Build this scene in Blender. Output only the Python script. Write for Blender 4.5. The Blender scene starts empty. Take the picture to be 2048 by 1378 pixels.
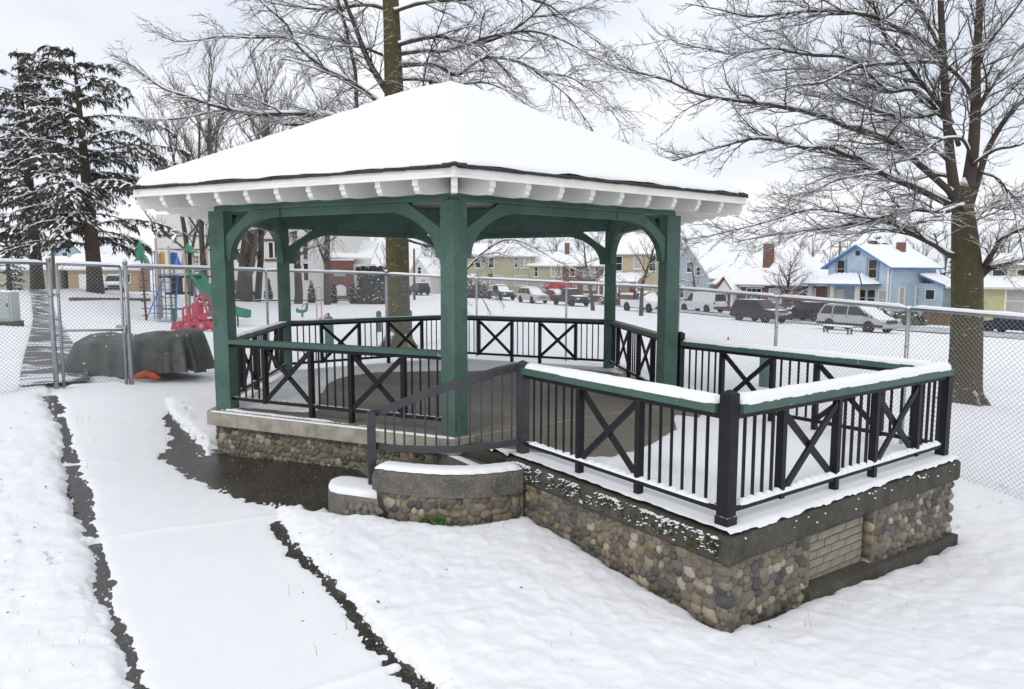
import bpy, math, random
import numpy as np
from mathutils import Vector, Matrix
R = math.radians
SC = bpy.context.scene
COL = SC.collection
random.seed(7)
RNG = np.random.default_rng(7)

# ------------------------------------------------------------------ camera, sky, sun, exposure
CAM = (0.3193, -11.0143, 1.7761)
YAW, PITCH, ROLL, FPX = 0.0576, 0.1017, 0.0017, 1395.0
cam_d = bpy.data.cameras.new('camera')
cam_d.sensor_width = 36.0
cam_d.lens = FPX / 2048 * 36.0
cam_d.clip_end = 6000
cam_o = bpy.data.objects.new('camera', cam_d)
COL.objects.link(cam_o)
_f = Vector((math.sin(YAW) * math.cos(PITCH), math.cos(YAW) * math.cos(PITCH), -math.sin(PITCH)))
_r = Vector((math.cos(YAW), -math.sin(YAW), 0))
_u = _r.cross(_f)
_r2 = math.cos(ROLL) * _r + math.sin(ROLL) * _u
_u2 = -math.sin(ROLL) * _r + math.cos(ROLL) * _u
m = Matrix((_r2, _u2, -_f)).transposed().to_4x4()
m.translation = Vector(CAM)
cam_o.matrix_world = m
SC.camera = cam_o

SUN_EL, SUN_AZ = 42.0, 215.0          # the sun stands behind and left of the camera, behind thin cloud
world = bpy.data.worlds.new('World'); SC.world = world; world.use_nodes = True
wt = world.node_tree; wn = wt.nodes; wl = wt.links; wn.clear()
sky = wn.new('ShaderNodeTexSky'); sky.sky_type = 'NISHITA'; sky.sun_disc = False
sky.sun_elevation = R(SUN_EL); sky.sun_rotation = R(SUN_AZ); sky.air_density = 1.0; sky.dust_density = 2.0
tc = wn.new('ShaderNodeTexCoord')
mp = wn.new('ShaderNodeMapping'); mp.inputs['Scale'].default_value = (1.0, 1.0, 2.6)
nz = wn.new('ShaderNodeTexNoise'); nz.inputs['Scale'].default_value = 2.3; nz.inputs['Detail'].default_value = 5; nz.inputs['Roughness'].default_value = .52
rp = wn.new('ShaderNodeValToRGB'); rp.color_ramp.elements[0].position = .34; rp.color_ramp.elements[1].position = .62
rp.color_ramp.elements[0].color = (.80, .80, .80, 1); rp.color_ramp.elements[1].color = (1, 1, 1, 1)
cr = wn.new('ShaderNodeValToRGB'); cr.color_ramp.elements[0].position = .32; cr.color_ramp.elements[1].position = .66
cr.color_ramp.elements[0].color = (7.2, 7.6, 8.5, 1); cr.color_ramp.elements[1].color = (9.1, 9.15, 9.3, 1)
n2 = wn.new('ShaderNodeTexNoise'); n2.inputs['Scale'].default_value = 4.1; n2.inputs['Detail'].default_value = 4
mx = wn.new('ShaderNodeMix'); mx.data_type = 'RGBA'
bg = wn.new('ShaderNodeBackground'); bg.inputs['Strength'].default_value = 0.120
out = wn.new('ShaderNodeOutputWorld')
wl.new(tc.outputs['Generated'], mp.inputs['Vector']); wl.new(mp.outputs[0], nz.inputs['Vector']); wl.new(mp.outputs[0], n2.inputs['Vector'])
wl.new(nz.outputs[0], rp.inputs[0]); wl.new(n2.outputs[0], cr.inputs[0])
wl.new(rp.outputs[0], mx.inputs[0]); wl.new(sky.outputs[0], mx.inputs[6]); wl.new(cr.outputs[0], mx.inputs[7])
wl.new(mx.outputs[2], bg.inputs[0]); wl.new(bg.outputs[0], out.inputs[0])

sd = bpy.data.lights.new('sun', 'SUN'); sd.energy = 0.75; sd.angle = R(14); sd.color = (1.0, .965, .91)
so = bpy.data.objects.new('sun', sd); COL.objects.link(so)
_az = R(SUN_AZ)
_sv = Vector((math.sin(_az) * math.cos(R(SUN_EL)), math.cos(_az) * math.cos(R(SUN_EL)), math.sin(R(SUN_EL))))
so.rotation_euler = (-_sv).to_track_quat('-Z', 'Y').to_euler()
so.location = (-10, -20, 20)
SC.view_settings.view_transform = 'Standard'; SC.view_settings.look = 'None'
SC.view_settings.exposure = 0.0; SC.view_settings.gamma = 1.0
SC.view_settings.use_curve_mapping = False
SC.render.engine = 'CYCLES'
SC.cycles.max_bounces = 6; SC.cycles.diffuse_bounces = 3; SC.cycles.glossy_bounces = 3; SC.cycles.transmission_bounces = 3
SC.cycles.use_denoising = True
SC.cycles.use_adaptive_sampling = True; SC.cycles.adaptive_threshold = 0.015

# ------------------------------------------------------------------ layout helpers
def CW(X, d):
    """X metres right of the view axis and d metres ahead of the camera -> world x, y."""
    return (CAM[0] + X * math.cos(YAW) + d * math.sin(YAW), CAM[1] - X * math.sin(YAW) + d * math.cos(YAW))
def at(px, py, d):
    v = _f + _r2 * ((px - 1024) / FPX) + _u2 * ((689 - py) / FPX)
    return Vector(CAM) + v * d
def hx(px, d):
    return (px - 1024) / FPX * d

# ------------------------------------------------------------------ value noise in numpy
def _hash(ix, iy, s):
    h = (ix.astype(np.int64) * 374761393 + iy.astype(np.int64) * 668265263 + s * 1274126177) & 0xffffffff
    h = ((h ^ (h >> 13)) * 1274126177) & 0xffffffff
    h = (h ^ (h >> 16)) & 0xffffffff
    return h / 4294967295.0
def vnoise(x, y, s=0):
    x = np.asarray(x, float); y = np.asarray(y, float)
    ix = np.floor(x); iy = np.floor(y); fx = x - ix; fy = y - iy
    fx = fx * fx * fx * (fx * (fx * 6 - 15) + 10); fy = fy * fy * fy * (fy * (fy * 6 - 15) + 10)
    a = _hash(ix, iy, s); b = _hash(ix + 1, iy, s); c = _hash(ix, iy + 1, s); d = _hash(ix + 1, iy + 1, s)
    return (a * (1 - fx) + b * fx) * (1 - fy) + (c * (1 - fx) + d * fx) * fy * 1.0
def fbm(x, y, scale, octv=4, s=0, rough=.5):
    """about -1..1; scale = wavelength in metres"""
    t = 0.0; amp = 1.0; tot = 0.0; f = 1.0 / scale
    for o in range(octv):
        c, n = math.cos(o * 1.1 + s), math.sin(o * 1.1 + s)
        t = t + amp * (vnoise((x * c - y * n) * f + 17.3 * o, (x * n + y * c) * f - 9.1 * o, s + o) * 2 - 1)
        tot += amp; amp *= rough; f *= 2.03
    return t / tot

# ------------------------------------------------------------------ terrain height (smooth surface through surveyed points)
_ctrl = [  # pixel x, y, depth
    (0, 800, 10.25), (115, 786, 10.7), (265, 776, 11.3), (445, 906, 9.15), (600, 925, 8.5), (745, 952, 7.95),
    (830, 1062, 6.6), (1050, 1072, 6.45), (1440, 1272, 4.95), (1885, 1100, 7.0), (530, 745, 14.2),
    (772, 706, 18.3), (953, 717, 17.5), (1133, 727, 17.0), (1357, 770, 14.6), (1905, 940, 9.2), (2048, 975, 8.7),
    (795, 702, 24), (1927, 811, 14.3), (390, 660, 36), (300, 640, 45), (1716, 664, 47), (1500, 645, 56), (1400, 624, 75),
    (1140, 612, 78), (1065, 606, 84), (1000, 600, 92), (2010, 668, 50), (830, 592, 100), (620, 602, 85), (80, 577, 90),
    (195, 577, 50), (0, 592, 60), (1850, 648, 66), (1500, 628, 85), (2100, 660, 62), (1024, 585, 130), (1400, 598, 120),
    (1024, 1378, 4.25), (250, 1378, 4.2), (1750, 1378, 4.3), (-300, 1100, 6.0), (2300, 1150, 5.9), (60, 640, 30), (900, 655, 34), (1250, 665, 36)]
def _pol(x, y):
    dx = np.asarray(x, float) - CAM[0]; dy = np.asarray(y, float) - CAM[1]
    X = dx * math.cos(YAW) - dy * math.sin(YAW); D = dx * math.sin(YAW) + dy * math.cos(YAW)
    return np.arctan2(X, D), np.hypot(X, D)
_cp = np.array([tuple(at(*c)) for c in _ctrl])
_ct, _cr = _pol(_cp[:, 0], _cp[:, 1])
_U = np.stack([_ct * 2.0, np.log(_cr)], 1)
def _tp(d2):
    return np.where(d2 < 1e-12, 0, .5 * d2 * np.log(d2 + 1e-12))
_n = len(_U)
_A = np.zeros((_n + 3, _n + 3))
_A[:_n, :_n] = _tp(((_U[:, None] - _U[None]) ** 2).sum(-1)) + np.eye(_n) * .012
_A[:_n, _n] = 1; _A[:_n, _n + 1:] = _U; _A[_n, :_n] = 1; _A[_n + 1:, :_n] = _U.T
_w = np.linalg.solve(_A, np.concatenate([_cp[:, 2], np.zeros(3)]))
def ground(x, y):
    x = np.atleast_1d(np.asarray(x, float)); y = np.atleast_1d(np.asarray(y, float))
    th, r = _pol(x, y)
    tc_ = np.clip(th, -R(44), R(44)); rc = np.clip(r, 4.0, 135)
    U = np.stack([tc_ * 2.0, np.log(rc)], -1)
    z = _w[_n] + U[..., 0] * _w[_n + 1] + U[..., 1] * _w[_n + 2]
    for i in range(_n):
        z = z + _w[i] * _tp((U[..., 0] - _U[i, 0]) ** 2 + (U[..., 1] - _U[i, 1]) ** 2)
    z = np.clip(z, -3.4, 1.4)
    k = np.clip((np.abs(th) - R(50)) / R(60), 0, 1); k = k * k * (3 - 2 * k)
    z = z * (1 - k) + (-.72) * k
    k = np.clip((4.0 - r) / 2.5, 0, 1)
    return z * (1 - k) + (-.72) * k
def G(x, y):
    return float(ground(x, y)[0])
def gp(px, py, lift=0.0):
    """where the sight line through a point of the photograph meets the terrain"""
    v = at(px, py, 1.0) - Vector(CAM)
    lo, hi = 2.0, 300.0
    prev = 2.0
    for i in range(400):
        d = 2.0 * (1.0128 ** i)
        p = Vector(CAM) + v * d
        if p.z < G(p.x, p.y) + lift:
            lo, hi = prev, d; break
        prev = d
    for _ in range(24):
        md = (lo + hi) / 2
        p = Vector(CAM) + v * md
        if p.z < G(p.x, p.y) + lift: hi = md
        else: lo = md
    p = Vector(CAM) + v * hi
    return (p.x, p.y)

# ------------------------------------------------------------------ mesh collector
class MB:
    def __init__(s): s.v = []; s.f = []; s.mi = []; s.sm = []
    def add(s, vs, fs, mi=0, smooth=False):
        o = len(s.v); s.v.extend([tuple(map(float, v)) for v in vs])
        for f in fs:
            s.f.append(tuple(int(i) + o for i in f)); s.mi.append(mi); s.sm.append(smooth)
        return s
    def box(s, c, size, M=None, mi=0, taper=1.0):
        hx_, hy, hz = size[0] / 2, size[1] / 2, size[2] / 2
        vs = []
        for z in (-1, 1):
            k = taper if z > 0 else 1
            for x, y in ((-1, -1), (1, -1), (1, 1), (-1, 1)):
                v = Vector((x * hx_ * k, y * hy * k, z * hz))
                if M is not None: v = M @ v
                vs.append(v + Vector(c))
        return s.add(vs, [(3, 2, 1, 0), (4, 5, 6, 7), (0, 1, 5, 4), (1, 2, 6, 5), (2, 3, 7, 6), (3, 0, 4, 7)], mi)
    def bar(s, a, b, w, h, up=(0, 0, 1), mi=0, roll=0):
        """rectangular bar from a to b; w across, h along up"""
        a = Vector(a); b = Vector(b); t = (b - a); L = t.length
        if L < 1e-6: return s
        t.normalize(); upv = Vector(up)
        if abs(t.dot(upv)) > .98: upv = Vector((1, 0, 0))
        x = t.cross(upv).normalized(); z = x.cross(t).normalized()
        M = Matrix((t, -x, z)).transposed()
        return s.box((a + b) / 2, (L, w, h), M, mi)
    def prism(s, poly, h0, h1, M=None, mi=0, smooth=False):
        """polygon in local xy, extruded h0..h1 along local z, then M (4x4 or callable)"""
        n = len(poly)
        vs = [Vector((x, y, h0)) for x, y in poly] + [Vector((x, y, h1)) for x, y in poly]
        if M is not None: vs = [M @ v for v in vs]
        ar = sum(poly[i][0] * poly[(i + 1) % n][1] - poly[(i + 1) % n][0] * poly[i][1] for i in range(n))
        fs = [tuple(range(n - 1, -1, -1)), tuple(range(n, 2 * n))] + [(i, (i + 1) % n, n + (i + 1) % n, n + i) for i in range(n)]
        if ar < 0: fs = [tuple(reversed(f)) for f in fs]
        return s.add(vs, fs, mi, smooth)
    def tube(s, pts, rad, n=6, mi=0, cap=True, smooth=True, squash=None, ph=0.0):
        P = np.asarray(pts, float); k = len(P)
        r = np.full(k, rad, float) if np.isscalar(rad) else np.asarray(rad, float)
        T = np.gradient(P, axis=0); T /= np.linalg.norm(T, axis=1)[:, None] + 1e-9
        ref = np.tile(np.array([0, 0, 1.0]), (k, 1)); bad = np.abs(T[:, 2]) > .95
        if bad.any(): ref[:] = (0.31, 0.95, 0.03) if bad.mean() > .5 else ref
        A = np.cross(ref, T); nA = np.linalg.norm(A, axis=1)[:, None]; A = A / (nA + 1e-9)
        B = np.cross(T, A)
        ang = ph + np.arange(n) * 2 * math.pi / n
        V = P[:, None] + r[:, None, None] * (np.cos(ang)[None, :, None] * A[:, None] + np.sin(ang)[None, :, None] * B[:, None] * (squash or 1))
        o = len(s.v); s.v.extend(map(tuple, V.reshape(-1, 3).tolist()))
        for i in range(k - 1):
            for j in range(n):
                j2 = (j + 1) % n
                s.f.append((o + i * n + j, o + i * n + j2, o + (i + 1) * n + j2, o + (i + 1) * n + j))
        cnt = (k - 1) * n
        if cap:
            s.f.append(tuple(o + j for j in range(n - 1, -1, -1))); s.f.append(tuple(o + (k - 1) * n + j for j in range(n))); cnt += 2
        s.mi.extend([mi] * cnt); s.sm.extend([smooth] * cnt)
        return s
    def lathe(s, prof, n=12, c=(0, 0, 0), M=None, mi=0, smooth=True):
        """profile of (radius, z) turned about z"""
        vs = []
        for r, z in prof:
            for j in range(n):
                a = 2 * math.pi * j / n
                v = Vector((r * math.cos(a), r * math.sin(a), z))
                if M is not None: v = M @ v
                vs.append(v + Vector(c))
        k = len(prof); fs = []
        for i in range(k - 1):
            for j in range(n):
                fs.append((i * n + j, i * n + (j + 1) % n, (i + 1) * n + (j + 1) % n, (i + 1) * n + j))
        fs.append(tuple(range(n - 1, -1, -1))); fs.append(tuple((k - 1) * n + j for j in range(n)))
        return s.add(vs, fs, mi, smooth)
    def grid(s, P, mi=0, smooth=True, closed=False):
        """P: rows x cols x 3 array"""
        P = np.asarray(P, float); a, b = P.shape[:2]; o = len(s.v)
        s.v.extend(map(tuple, P.reshape(-1, 3).tolist()))
        for i in range(a - 1):
            for j in range(b if closed else b - 1):
                j2 = (j + 1) % b
                s.f.append((o + i * b + j, o + i * b + j2, o + (i + 1) * b + j2, o + (i + 1) * b + j)); s.mi.append(mi); s.sm.append(smooth)
        return s
    def mesh(s, name):
        me = bpy.data.meshes.new(name)
        me.from_pydata(s.v, [], s.f)
        return me
    def build(s, name, mats, parent=None, off=(0, 0, 0), kind=None):
        if off != (0, 0, 0):
            ox, oy, oz = off
            s.v = [(x - ox, y - oy, z - oz) for x, y, z in s.v]
        me = s.mesh(name)
        for mt in (mats if isinstance(mats, (list, tuple)) else [mats]): me.materials.append(mt)
        me.polygons.foreach_set('material_index', s.mi); me.polygons.foreach_set('use_smooth', s.sm)
        me.update()
        o = bpy.data.objects.new(name, me); COL.objects.link(o)
        if parent is not None: o.parent = parent
        if kind: o['kind'] = kind
        return o

def tag(o, label=None, cat=None, group=None, kind=None):
    if label: o['label'] = label
    if cat: o['category'] = cat
    if group: o['group'] = group
    if kind: o['kind'] = kind
    return o
def thing(name, label, cat, loc=(0, 0, 0), rz=0.0, group=None):
    o = bpy.data.objects.new(name, None); COL.objects.link(o)
    o.location = loc; o.rotation_euler = (0, 0, rz); o.empty_display_size = .2
    return tag(o, label, cat, group)
def inst(name, me, parent, loc, rot=(0, 0, 0), scale=(1, 1, 1)):
    o = bpy.data.objects.new(name, me); COL.objects.link(o); o.parent = parent
    o.location = loc; o.rotation_euler = rot; o.scale = scale
    return o
def copy_tree(o, parent=None):
    c = o.copy(); COL.objects.link(c); c.parent = parent
    for ch in list(o.children): copy_tree(ch, c)
    return c

# ------------------------------------------------------------------ materials
MATS = {}
def newmat(name):
    mt = bpy.data.materials.new(name); mt.use_nodes = True
    MATS[name] = mt
    nt = mt.node_tree
    return mt, nt, nt.nodes['Principled BSDF']
def nodes(nt, typ, **kw):
    n = nt.nodes.new(typ)
    for k, v in kw.items():
        if k in n.inputs.keys(): n.inputs[k].default_value = v
        else: setattr(n, k, v)
    return n
def ramp(nt, stops, interp='LINEAR'):
    n = nt.nodes.new('ShaderNodeValToRGB'); n.color_ramp.interpolation = interp
    e = n.color_ramp.elements
    while len(e) < len(stops): e.new(.5)
    for i, (p, c) in enumerate(stops):
        e[i].position = p; e[i].color = (*c, 1) if len(c) == 3 else c
    return n
def noise(nt, vec, scale, detail=4, rough=.55, dist=0.0):
    n = nodes(nt, 'ShaderNodeTexNoise', Scale=scale, Detail=detail, Roughness=rough, Distortion=dist)
    nt.links.new(vec, n.inputs['Vector']); return n
def mixc(nt, fac, a, b, blend='MIX'):
    n = nt.nodes.new('ShaderNodeMix'); n.data_type = 'RGBA'; n.blend_type = blend
    for s, v in ((0, fac), (6, a), (7, b)):
        if isinstance(v, (int, float)): n.inputs[s].default_value = v
        elif isinstance(v, tuple): n.inputs[s].default_value = (*v, 1) if len(v) == 3 else v
        else: nt.links.new(v, n.inputs[s])
    return n.outputs[2]
def bump(nt, b, h, strength=.3, dist=.01):
    n = nodes(nt, 'ShaderNodeBump', Strength=strength, Distance=dist)
    nt.links.new(h, n.inputs['Height']); nt.links.new(n.outputs[0], b.inputs['Normal'])
def coords(nt, which='Object', scale=None):
    t = nt.nodes.new('ShaderNodeTexCoord')
    if scale is None: return t.outputs[which]
    mpn = nodes(nt, 'ShaderNodeMapping', Scale=scale); nt.links.new(t.outputs[which], mpn.inputs[0]); return mpn.outputs[0]
def worldpos(nt, scale=None):
    g = nt.nodes.new('ShaderNodeNewGeometry')
    if scale is None: return g.outputs['Position']
    mpn = nodes(nt, 'ShaderNodeMapping', Scale=scale); nt.links.new(g.outputs['Position'], mpn.inputs[0]); return mpn.outputs[0]
def plain(name, col, rough=.6, var=.12, scale=6, bmp=0.0, bscale=60, metal=0.0, which='Object', stretch=None):
    mt, nt, b = newmat(name)
    v = coords(nt, which, stretch)
    n = noise(nt, v, scale, 5)
    lo = tuple(max(0, c * (1 - var)) for c in col); hi = tuple(min(1, c * (1 + var)) for c in col)
    rm = ramp(nt, [(.3, lo), (.7, hi)]); nt.links.new(n.outputs[0], rm.inputs[0])
    nt.links.new(rm.outputs[0], b.inputs['Base Color'])
    b.inputs['Roughness'].default_value = rough; b.inputs['Metallic'].default_value = metal
    if bmp:
        n2_ = noise(nt, v, bscale, 3); bump(nt, b, n2_.outputs[0], bmp, .004)
    return mt
def snow_mat():
    mt, nt, b = newmat('snow')
    v = worldpos(nt)
    n = noise(nt, v, 3.0, 4); rm = ramp(nt, [(.3, (.865, .88, .905)), (.7, (.90, .905, .92))]); nt.links.new(n.outputs[0], rm.inputs[0])
    nt.links.new(rm.outputs[0], b.inputs['Base Color']); b.inputs['Roughness'].default_value = .75
    b.inputs['Specular IOR Level'].default_value = .25
    n3 = noise(nt, v, 42, 5, .68); bump(nt, b, n3.outputs[0], .38, .008)
    return mt
SNOW = snow_mat()
def top_snow(nt, b, col_out, lo=.35, hi=.6, nscale=18, amt=.25):
    """snow lying on whatever faces up"""
    g = nt.nodes.new('ShaderNodeNewGeometry'); sp = nt.nodes.new('ShaderNodeSeparateXYZ'); nt.links.new(g.outputs['Normal'], sp.inputs[0])
    n = noise(nt, g.outputs['Position'], nscale, 3)
    a = nodes(nt, 'ShaderNodeMath', operation='MULTIPLY_ADD'); nt.links.new(n.outputs[0], a.inputs[0]); a.inputs[1].default_value = amt * 2; a.inputs[2].default_value = -amt
    s_ = nodes(nt, 'ShaderNodeMath', operation='ADD'); nt.links.new(a.outputs[0], s_.inputs[0]); nt.links.new(sp.outputs[2], s_.inputs[1])
    rm = ramp(nt, [(lo, (0, 0, 0)), (hi, (1, 1, 1))]); nt.links.new(s_.outputs[0], rm.inputs[0])
    nt.links.new(mixc(nt, rm.outputs[0], col_out, (.87, .885, .91)), b.inputs['Base Color'])
def bark_mat(name, dark, moss, mossamt=.5, snow=True, scale=14):
    mt, nt, b = newmat(name)
    v = coords(nt, 'Object', (1, 1, .25)); n = noise(nt, v, scale, 6, .65)
    rm = ramp(nt, [(.3, tuple(c * .5 for c in dark)), (.65, dark)]); nt.links.new(n.outputs[0], rm.inputs[0])
    n2_ = noise(nt, coords(nt, 'Object'), 2.2, 5, .6); r2 = ramp(nt, [(.62 - mossamt * .4, (0, 0, 0)), (.72 - mossamt * .2, (1, 1, 1))]); nt.links.new(n2_.outputs[0], r2.inputs[0])
    n3 = noise(nt, coords(nt, 'Object'), 30, 4); mm = ramp(nt, [(.35, tuple(c * .5 for c in moss)), (.7, moss)]); nt.links.new(n3.outputs[0], mm.inputs[0])
    c = mixc(nt, r2.outputs[0], rm.outputs[0], mm.outputs[0])
    b.inputs['Roughness'].default_value = .9
    if snow:
        # wind-blown flecks of snow caught in the bark
        n4 = noise(nt, coords(nt, 'Object', (1, 1, 4.5)), 5.5, 4, .7); r4 = ramp(nt, [(.645, (0, 0, 0)), (.68, (1, 1, 1))]); nt.links.new(n4.outputs[0], r4.inputs[0])
        c = mixc(nt, r4.outputs[0], c, (.8, .82, .85))
        top_snow(nt, b, c, .45, .7)
    else: nt.links.new(c, b.inputs['Base Color'])
    bump(nt, b, n.outputs[0], 1.0, .06)
    return mt
M = {}
def make_materials():
    # painted timber, weathered in patches
    def painted(name, c, c2, chips=.0, rough=.5, spk=.84):
        mt, nt, b = newmat(name); v = worldpos(nt)
        n = noise(nt, v, 1.7, 6, .62, .6); rm = ramp(nt, [(.42, c), (.52, c2)]); nt.links.new(n.outputs[0], rm.inputs[0])
        n2_ = noise(nt, v, 26, 4); r2 = ramp(nt, [(.3, (spk, spk, spk)), (.7, (1.04, 1.04, 1.04))]); nt.links.new(n2_.outputs[0], r2.inputs[0])
        col = mixc(nt, 1.0, rm.outputs[0], r2.outputs[0], 'MULTIPLY')
        if chips:
            n3 = noise(nt, v, 9, 6, .7); r3 = ramp(nt, [(1 - chips, (0, 0, 0)), (1 - chips + .02, (1, 1, 1))]); nt.links.new(n3.outputs[0], r3.inputs[0])
            col = mixc(nt, r3.outputs[0], col, (.45, .40, .28))
        nt.links.new(col, b.inputs['Base Color']); b.inputs['Roughness'].default_value = rough
        n4 = noise(nt, worldpos(nt, (1, 1, .15)), 45, 4); bump(nt, b, n4.outputs[0], .25, .003)
        return mt
    M['green'] = painted('green_paint', (.048, .112, .088), (.068, .144, .114), .0)
    M['green_rail'] = painted('green_rail_paint', (.044, .104, .084), (.056, .120, .092), .35)
    M['green_dark'] = painted('dark_green_paint', (.018, .055, .046), (.022, .064, .052), .0)
    M['white'] = painted('white_paint', (.79, .77, .72), (.83, .82, .78), .0, .55, .96)
    # near-black railing paint with dry snow dust
    mt, nt, b = newmat('black_paint'); v = worldpos(nt)
    n = noise(nt, v, 6, 5); rm = ramp(nt, [(.3, (.006, .006, .007)), (.7, (.014, .014, .016))]); nt.links.new(n.outputs[0], rm.inputs[0])
    n2_ = noise(nt, v, 55, 5, .7); r2 = ramp(nt, [(.735, (0, 0, 0)), (.76, (1, 1, 1))]); nt.links.new(n2_.outputs[0], r2.inputs[0])
    top_snow(nt, b, mixc(nt, r2.outputs[0], rm.outputs[0], (.62, .64, .68)), .95, 1.15, 30, .22)
    b.inputs['Roughness'].default_value = .5; b.inputs['Specular IOR Level'].default_value = .28; M['black'] = mt
    mt, nt, b = newmat('handrail_paint'); v = worldpos(nt)
    n = noise(nt, v, 7, 5); rm = ramp(nt, [(.3, (.030, .031, .035)), (.7, (.052, .053, .060))]); nt.links.new(n.outputs[0], rm.inputs[0])
    nt.links.new(rm.outputs[0], b.inputs['Base Color']); b.inputs['Roughness'].default_value = .42; M['rail_grey'] = mt
    # concrete
    def conc(name, base, dark, speck, moss, mossamt, rough=.85, vs=95):
        mt, nt, b = newmat(name); v = worldpos(nt)
        n = noise(nt, v, 5, 7, .65); rm = ramp(nt, [(.3, dark), (.68, base)]); nt.links.new(n.outputs[0], rm.inputs[0])
        vo = nodes(nt, 'ShaderNodeTexVoronoi', Scale=vs); nt.links.new(v, vo.inputs['Vector'])
        r2 = ramp(nt, [(.0, (1, 1, 1)), (.16, (1, 1, 1)), (.30, (0, 0, 0))]); nt.links.new(vo.outputs['Distance'], r2.inputs[0])
        sepc = nt.nodes.new('ShaderNodeSeparateColor'); nt.links.new(vo.outputs['Color'], sepc.inputs[0])
        r2b = ramp(nt, [(.45, (0, 0, 0)), (.62, (1, 1, 1))]); nt.links.new(sepc.outputs[0], r2b.inputs[0])
        fac = mixc(nt, 1.0, r2.outputs[0], r2b.outputs[0], 'MULTIPLY')
        c = mixc(nt, fac, rm.outputs[0], speck)
        n3 = noise(nt, v, 3.1, 6, .7); r3 = ramp(nt, [(.68 - mossamt * .3, (0, 0, 0)), (.8 - mossamt * .22, (1, 1, 1))]); nt.links.new(n3.outputs[0], r3.inputs[0])
        nt.links.new(mixc(nt, r3.outputs[0], c, moss), b.inputs['Base Color'])
        b.inputs['Roughness'].default_value = rough; bump(nt, b, vo.outputs['Distance'], .5, .006)
        return mt
    M['slab'] = conc('slab_concrete', (.46, .43, .36), (.22, .205, .17), (.42, .40, .35), (.16, .13, .035), .12)
    M['cap'] = conc('cap_concrete', (.088, .081, .066), (.030, .029, .024), (.26, .23, .18), (.052, .054, .018), .48)
    M['cap_light'] = conc('pebbly_cap_concrete', (.17, .158, .13), (.075, .07, .058), (.44, .40, .32), (.12, .10, .03), .28, .85, 62)
    M['step'] = conc('step_concrete', (.20, .19, .165), (.09, .085, .075), (.36, .34, .3), (.19, .14, .03), .30)
    M['mortar'] = conc('mortar', (.25, .215, .13), (.12, .10, .06), (.28, .24, .16), (.18, .145, .03), .50)
    # cobbles: each its own tint
    mt, nt, b = newmat('cobble')
    oi = nt.nodes.new('ShaderNodeObjectInfo'); ge = nt.nodes.new('ShaderNodeNewGeometry')
    ad = nodes(nt, 'ShaderNodeMath', operation='ADD'); nt.links.new(oi.outputs['Random'], ad.inputs[0]); nt.links.new(ge.outputs['Random Per Island'], ad.inputs[1])
    fr = nodes(nt, 'ShaderNodeMath', operation='FRACT'); nt.links.new(ad.outputs[0], fr.inputs[0])
    rm = ramp(nt, [(0, (.066, .066, .070)), (.10, (.125, .112, .098)), (.26, (.165, .147, .115)), (.40, (.095, .088, .076)), (.50, (.215, .182, .130)), (.62, (.165, .142, .105)), (.72, (.30, .265, .20)), (.80, (.235, .185, .13)), (.88, (.14, .135, .125)), (.94, (.40, .35, .27))], 'CONSTANT')
    nt.links.new(fr.outputs[0], rm.inputs[0])
    n = noise(nt, worldpos(nt), 38, 5, .65); r2 = ramp(nt, [(.3, (.72, .72, .72)), (.72, (1.22, 1.2, 1.16))]); nt.links.new(n.outputs[0], r2.inputs[0])
    c = mixc(nt, 1.0, rm.outputs[0], r2.outputs[0], 'MULTIPLY')
    n3 = noise(nt, worldpos(nt), 6, 5, .6); r3 = ramp(nt, [(.60, (0, 0, 0)), (.78, (.75, .75, .75))]); nt.links.new(n3.outputs[0], r3.inputs[0])
    nt.links.new(mixc(nt, r3.outputs[0], c, (.15, .125, .04)), b.inputs['Base Color'])
    b.inputs['Roughness'].default_value = .62; bump(nt, b, n.outputs[0], .35, .006); M['cobble'] = mt
    # wet floor and wet asphalt
    def wet(name, a, c, sp, r0, r1, sc=70):
        mt, nt, b = newmat(name); v = worldpos(nt)
        n = noise(nt, v, 1.6, 6, .6); rm = ramp(nt, [(.32, a), (.68, c)]); nt.links.new(n.outputs[0], rm.inputs[0])
        vo = nodes(nt, 'ShaderNodeTexVoronoi', Scale=sc); nt.links.new(v, vo.inputs['Vector'])
        sepc = nt.nodes.new('ShaderNodeSeparateColor'); nt.links.new(vo.outputs['Color'], sepc.inputs[0])
        r2 = ramp(nt, [(.80, (0, 0, 0)), (.92, (1, 1, 1))]); nt.links.new(sepc.outputs[0], r2.inputs[0])
        nt.links.new(mixc(nt, r2.outputs[0], rm.outputs[0], sp), b.inputs['Base Color'])
        rr = ramp(nt, [(.35, (r0,) * 3), (.65, (r1,) * 3)]); nt.links.new(n.outputs[0], rr.inputs[0]); nt.links.new(rr.outputs[0], b.inputs['Roughness'])
        bump(nt, b, vo.outputs['Distance'], .35, .004); b.inputs['Specular IOR Level'].default_value = .4
        return mt
    M['asphalt'] = wet('wet_asphalt', (.022, .020, .017), (.046, .041, .034), (.09, .083, .072), .08, .34)
    M['floor'] = wet('damp_concrete', (.125, .11, .088), (.20, .18, .148), (.24, .22, .19), .45, .8, 120)
    # soil with dead grass
    mt, nt, b = newmat('soil'); v = worldpos(nt); n = noise(nt, v, 12, 6, .7)
    rm = ramp(nt, [(.3, (.018, .014, .009)), (.5, (.05, .038, .022)), (.7, (.06, .075, .022))]); nt.links.new(n.outputs[0], rm.inputs[0])
    nt.links.new(rm.outputs[0], b.inputs['Base Color']); b.inputs['Roughness'].default_value = .95; bump(nt, b, n.outputs[0], .8, .02); M['soil'] = mt
    M['galv'] = plain('galvanised_steel', (.36, .38, .40), .42, .12, 14, metal=.75)
    M['wire'] = plain('fence_wire', (.30, .31, .33), .5, .1, 5, metal=.5)
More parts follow.
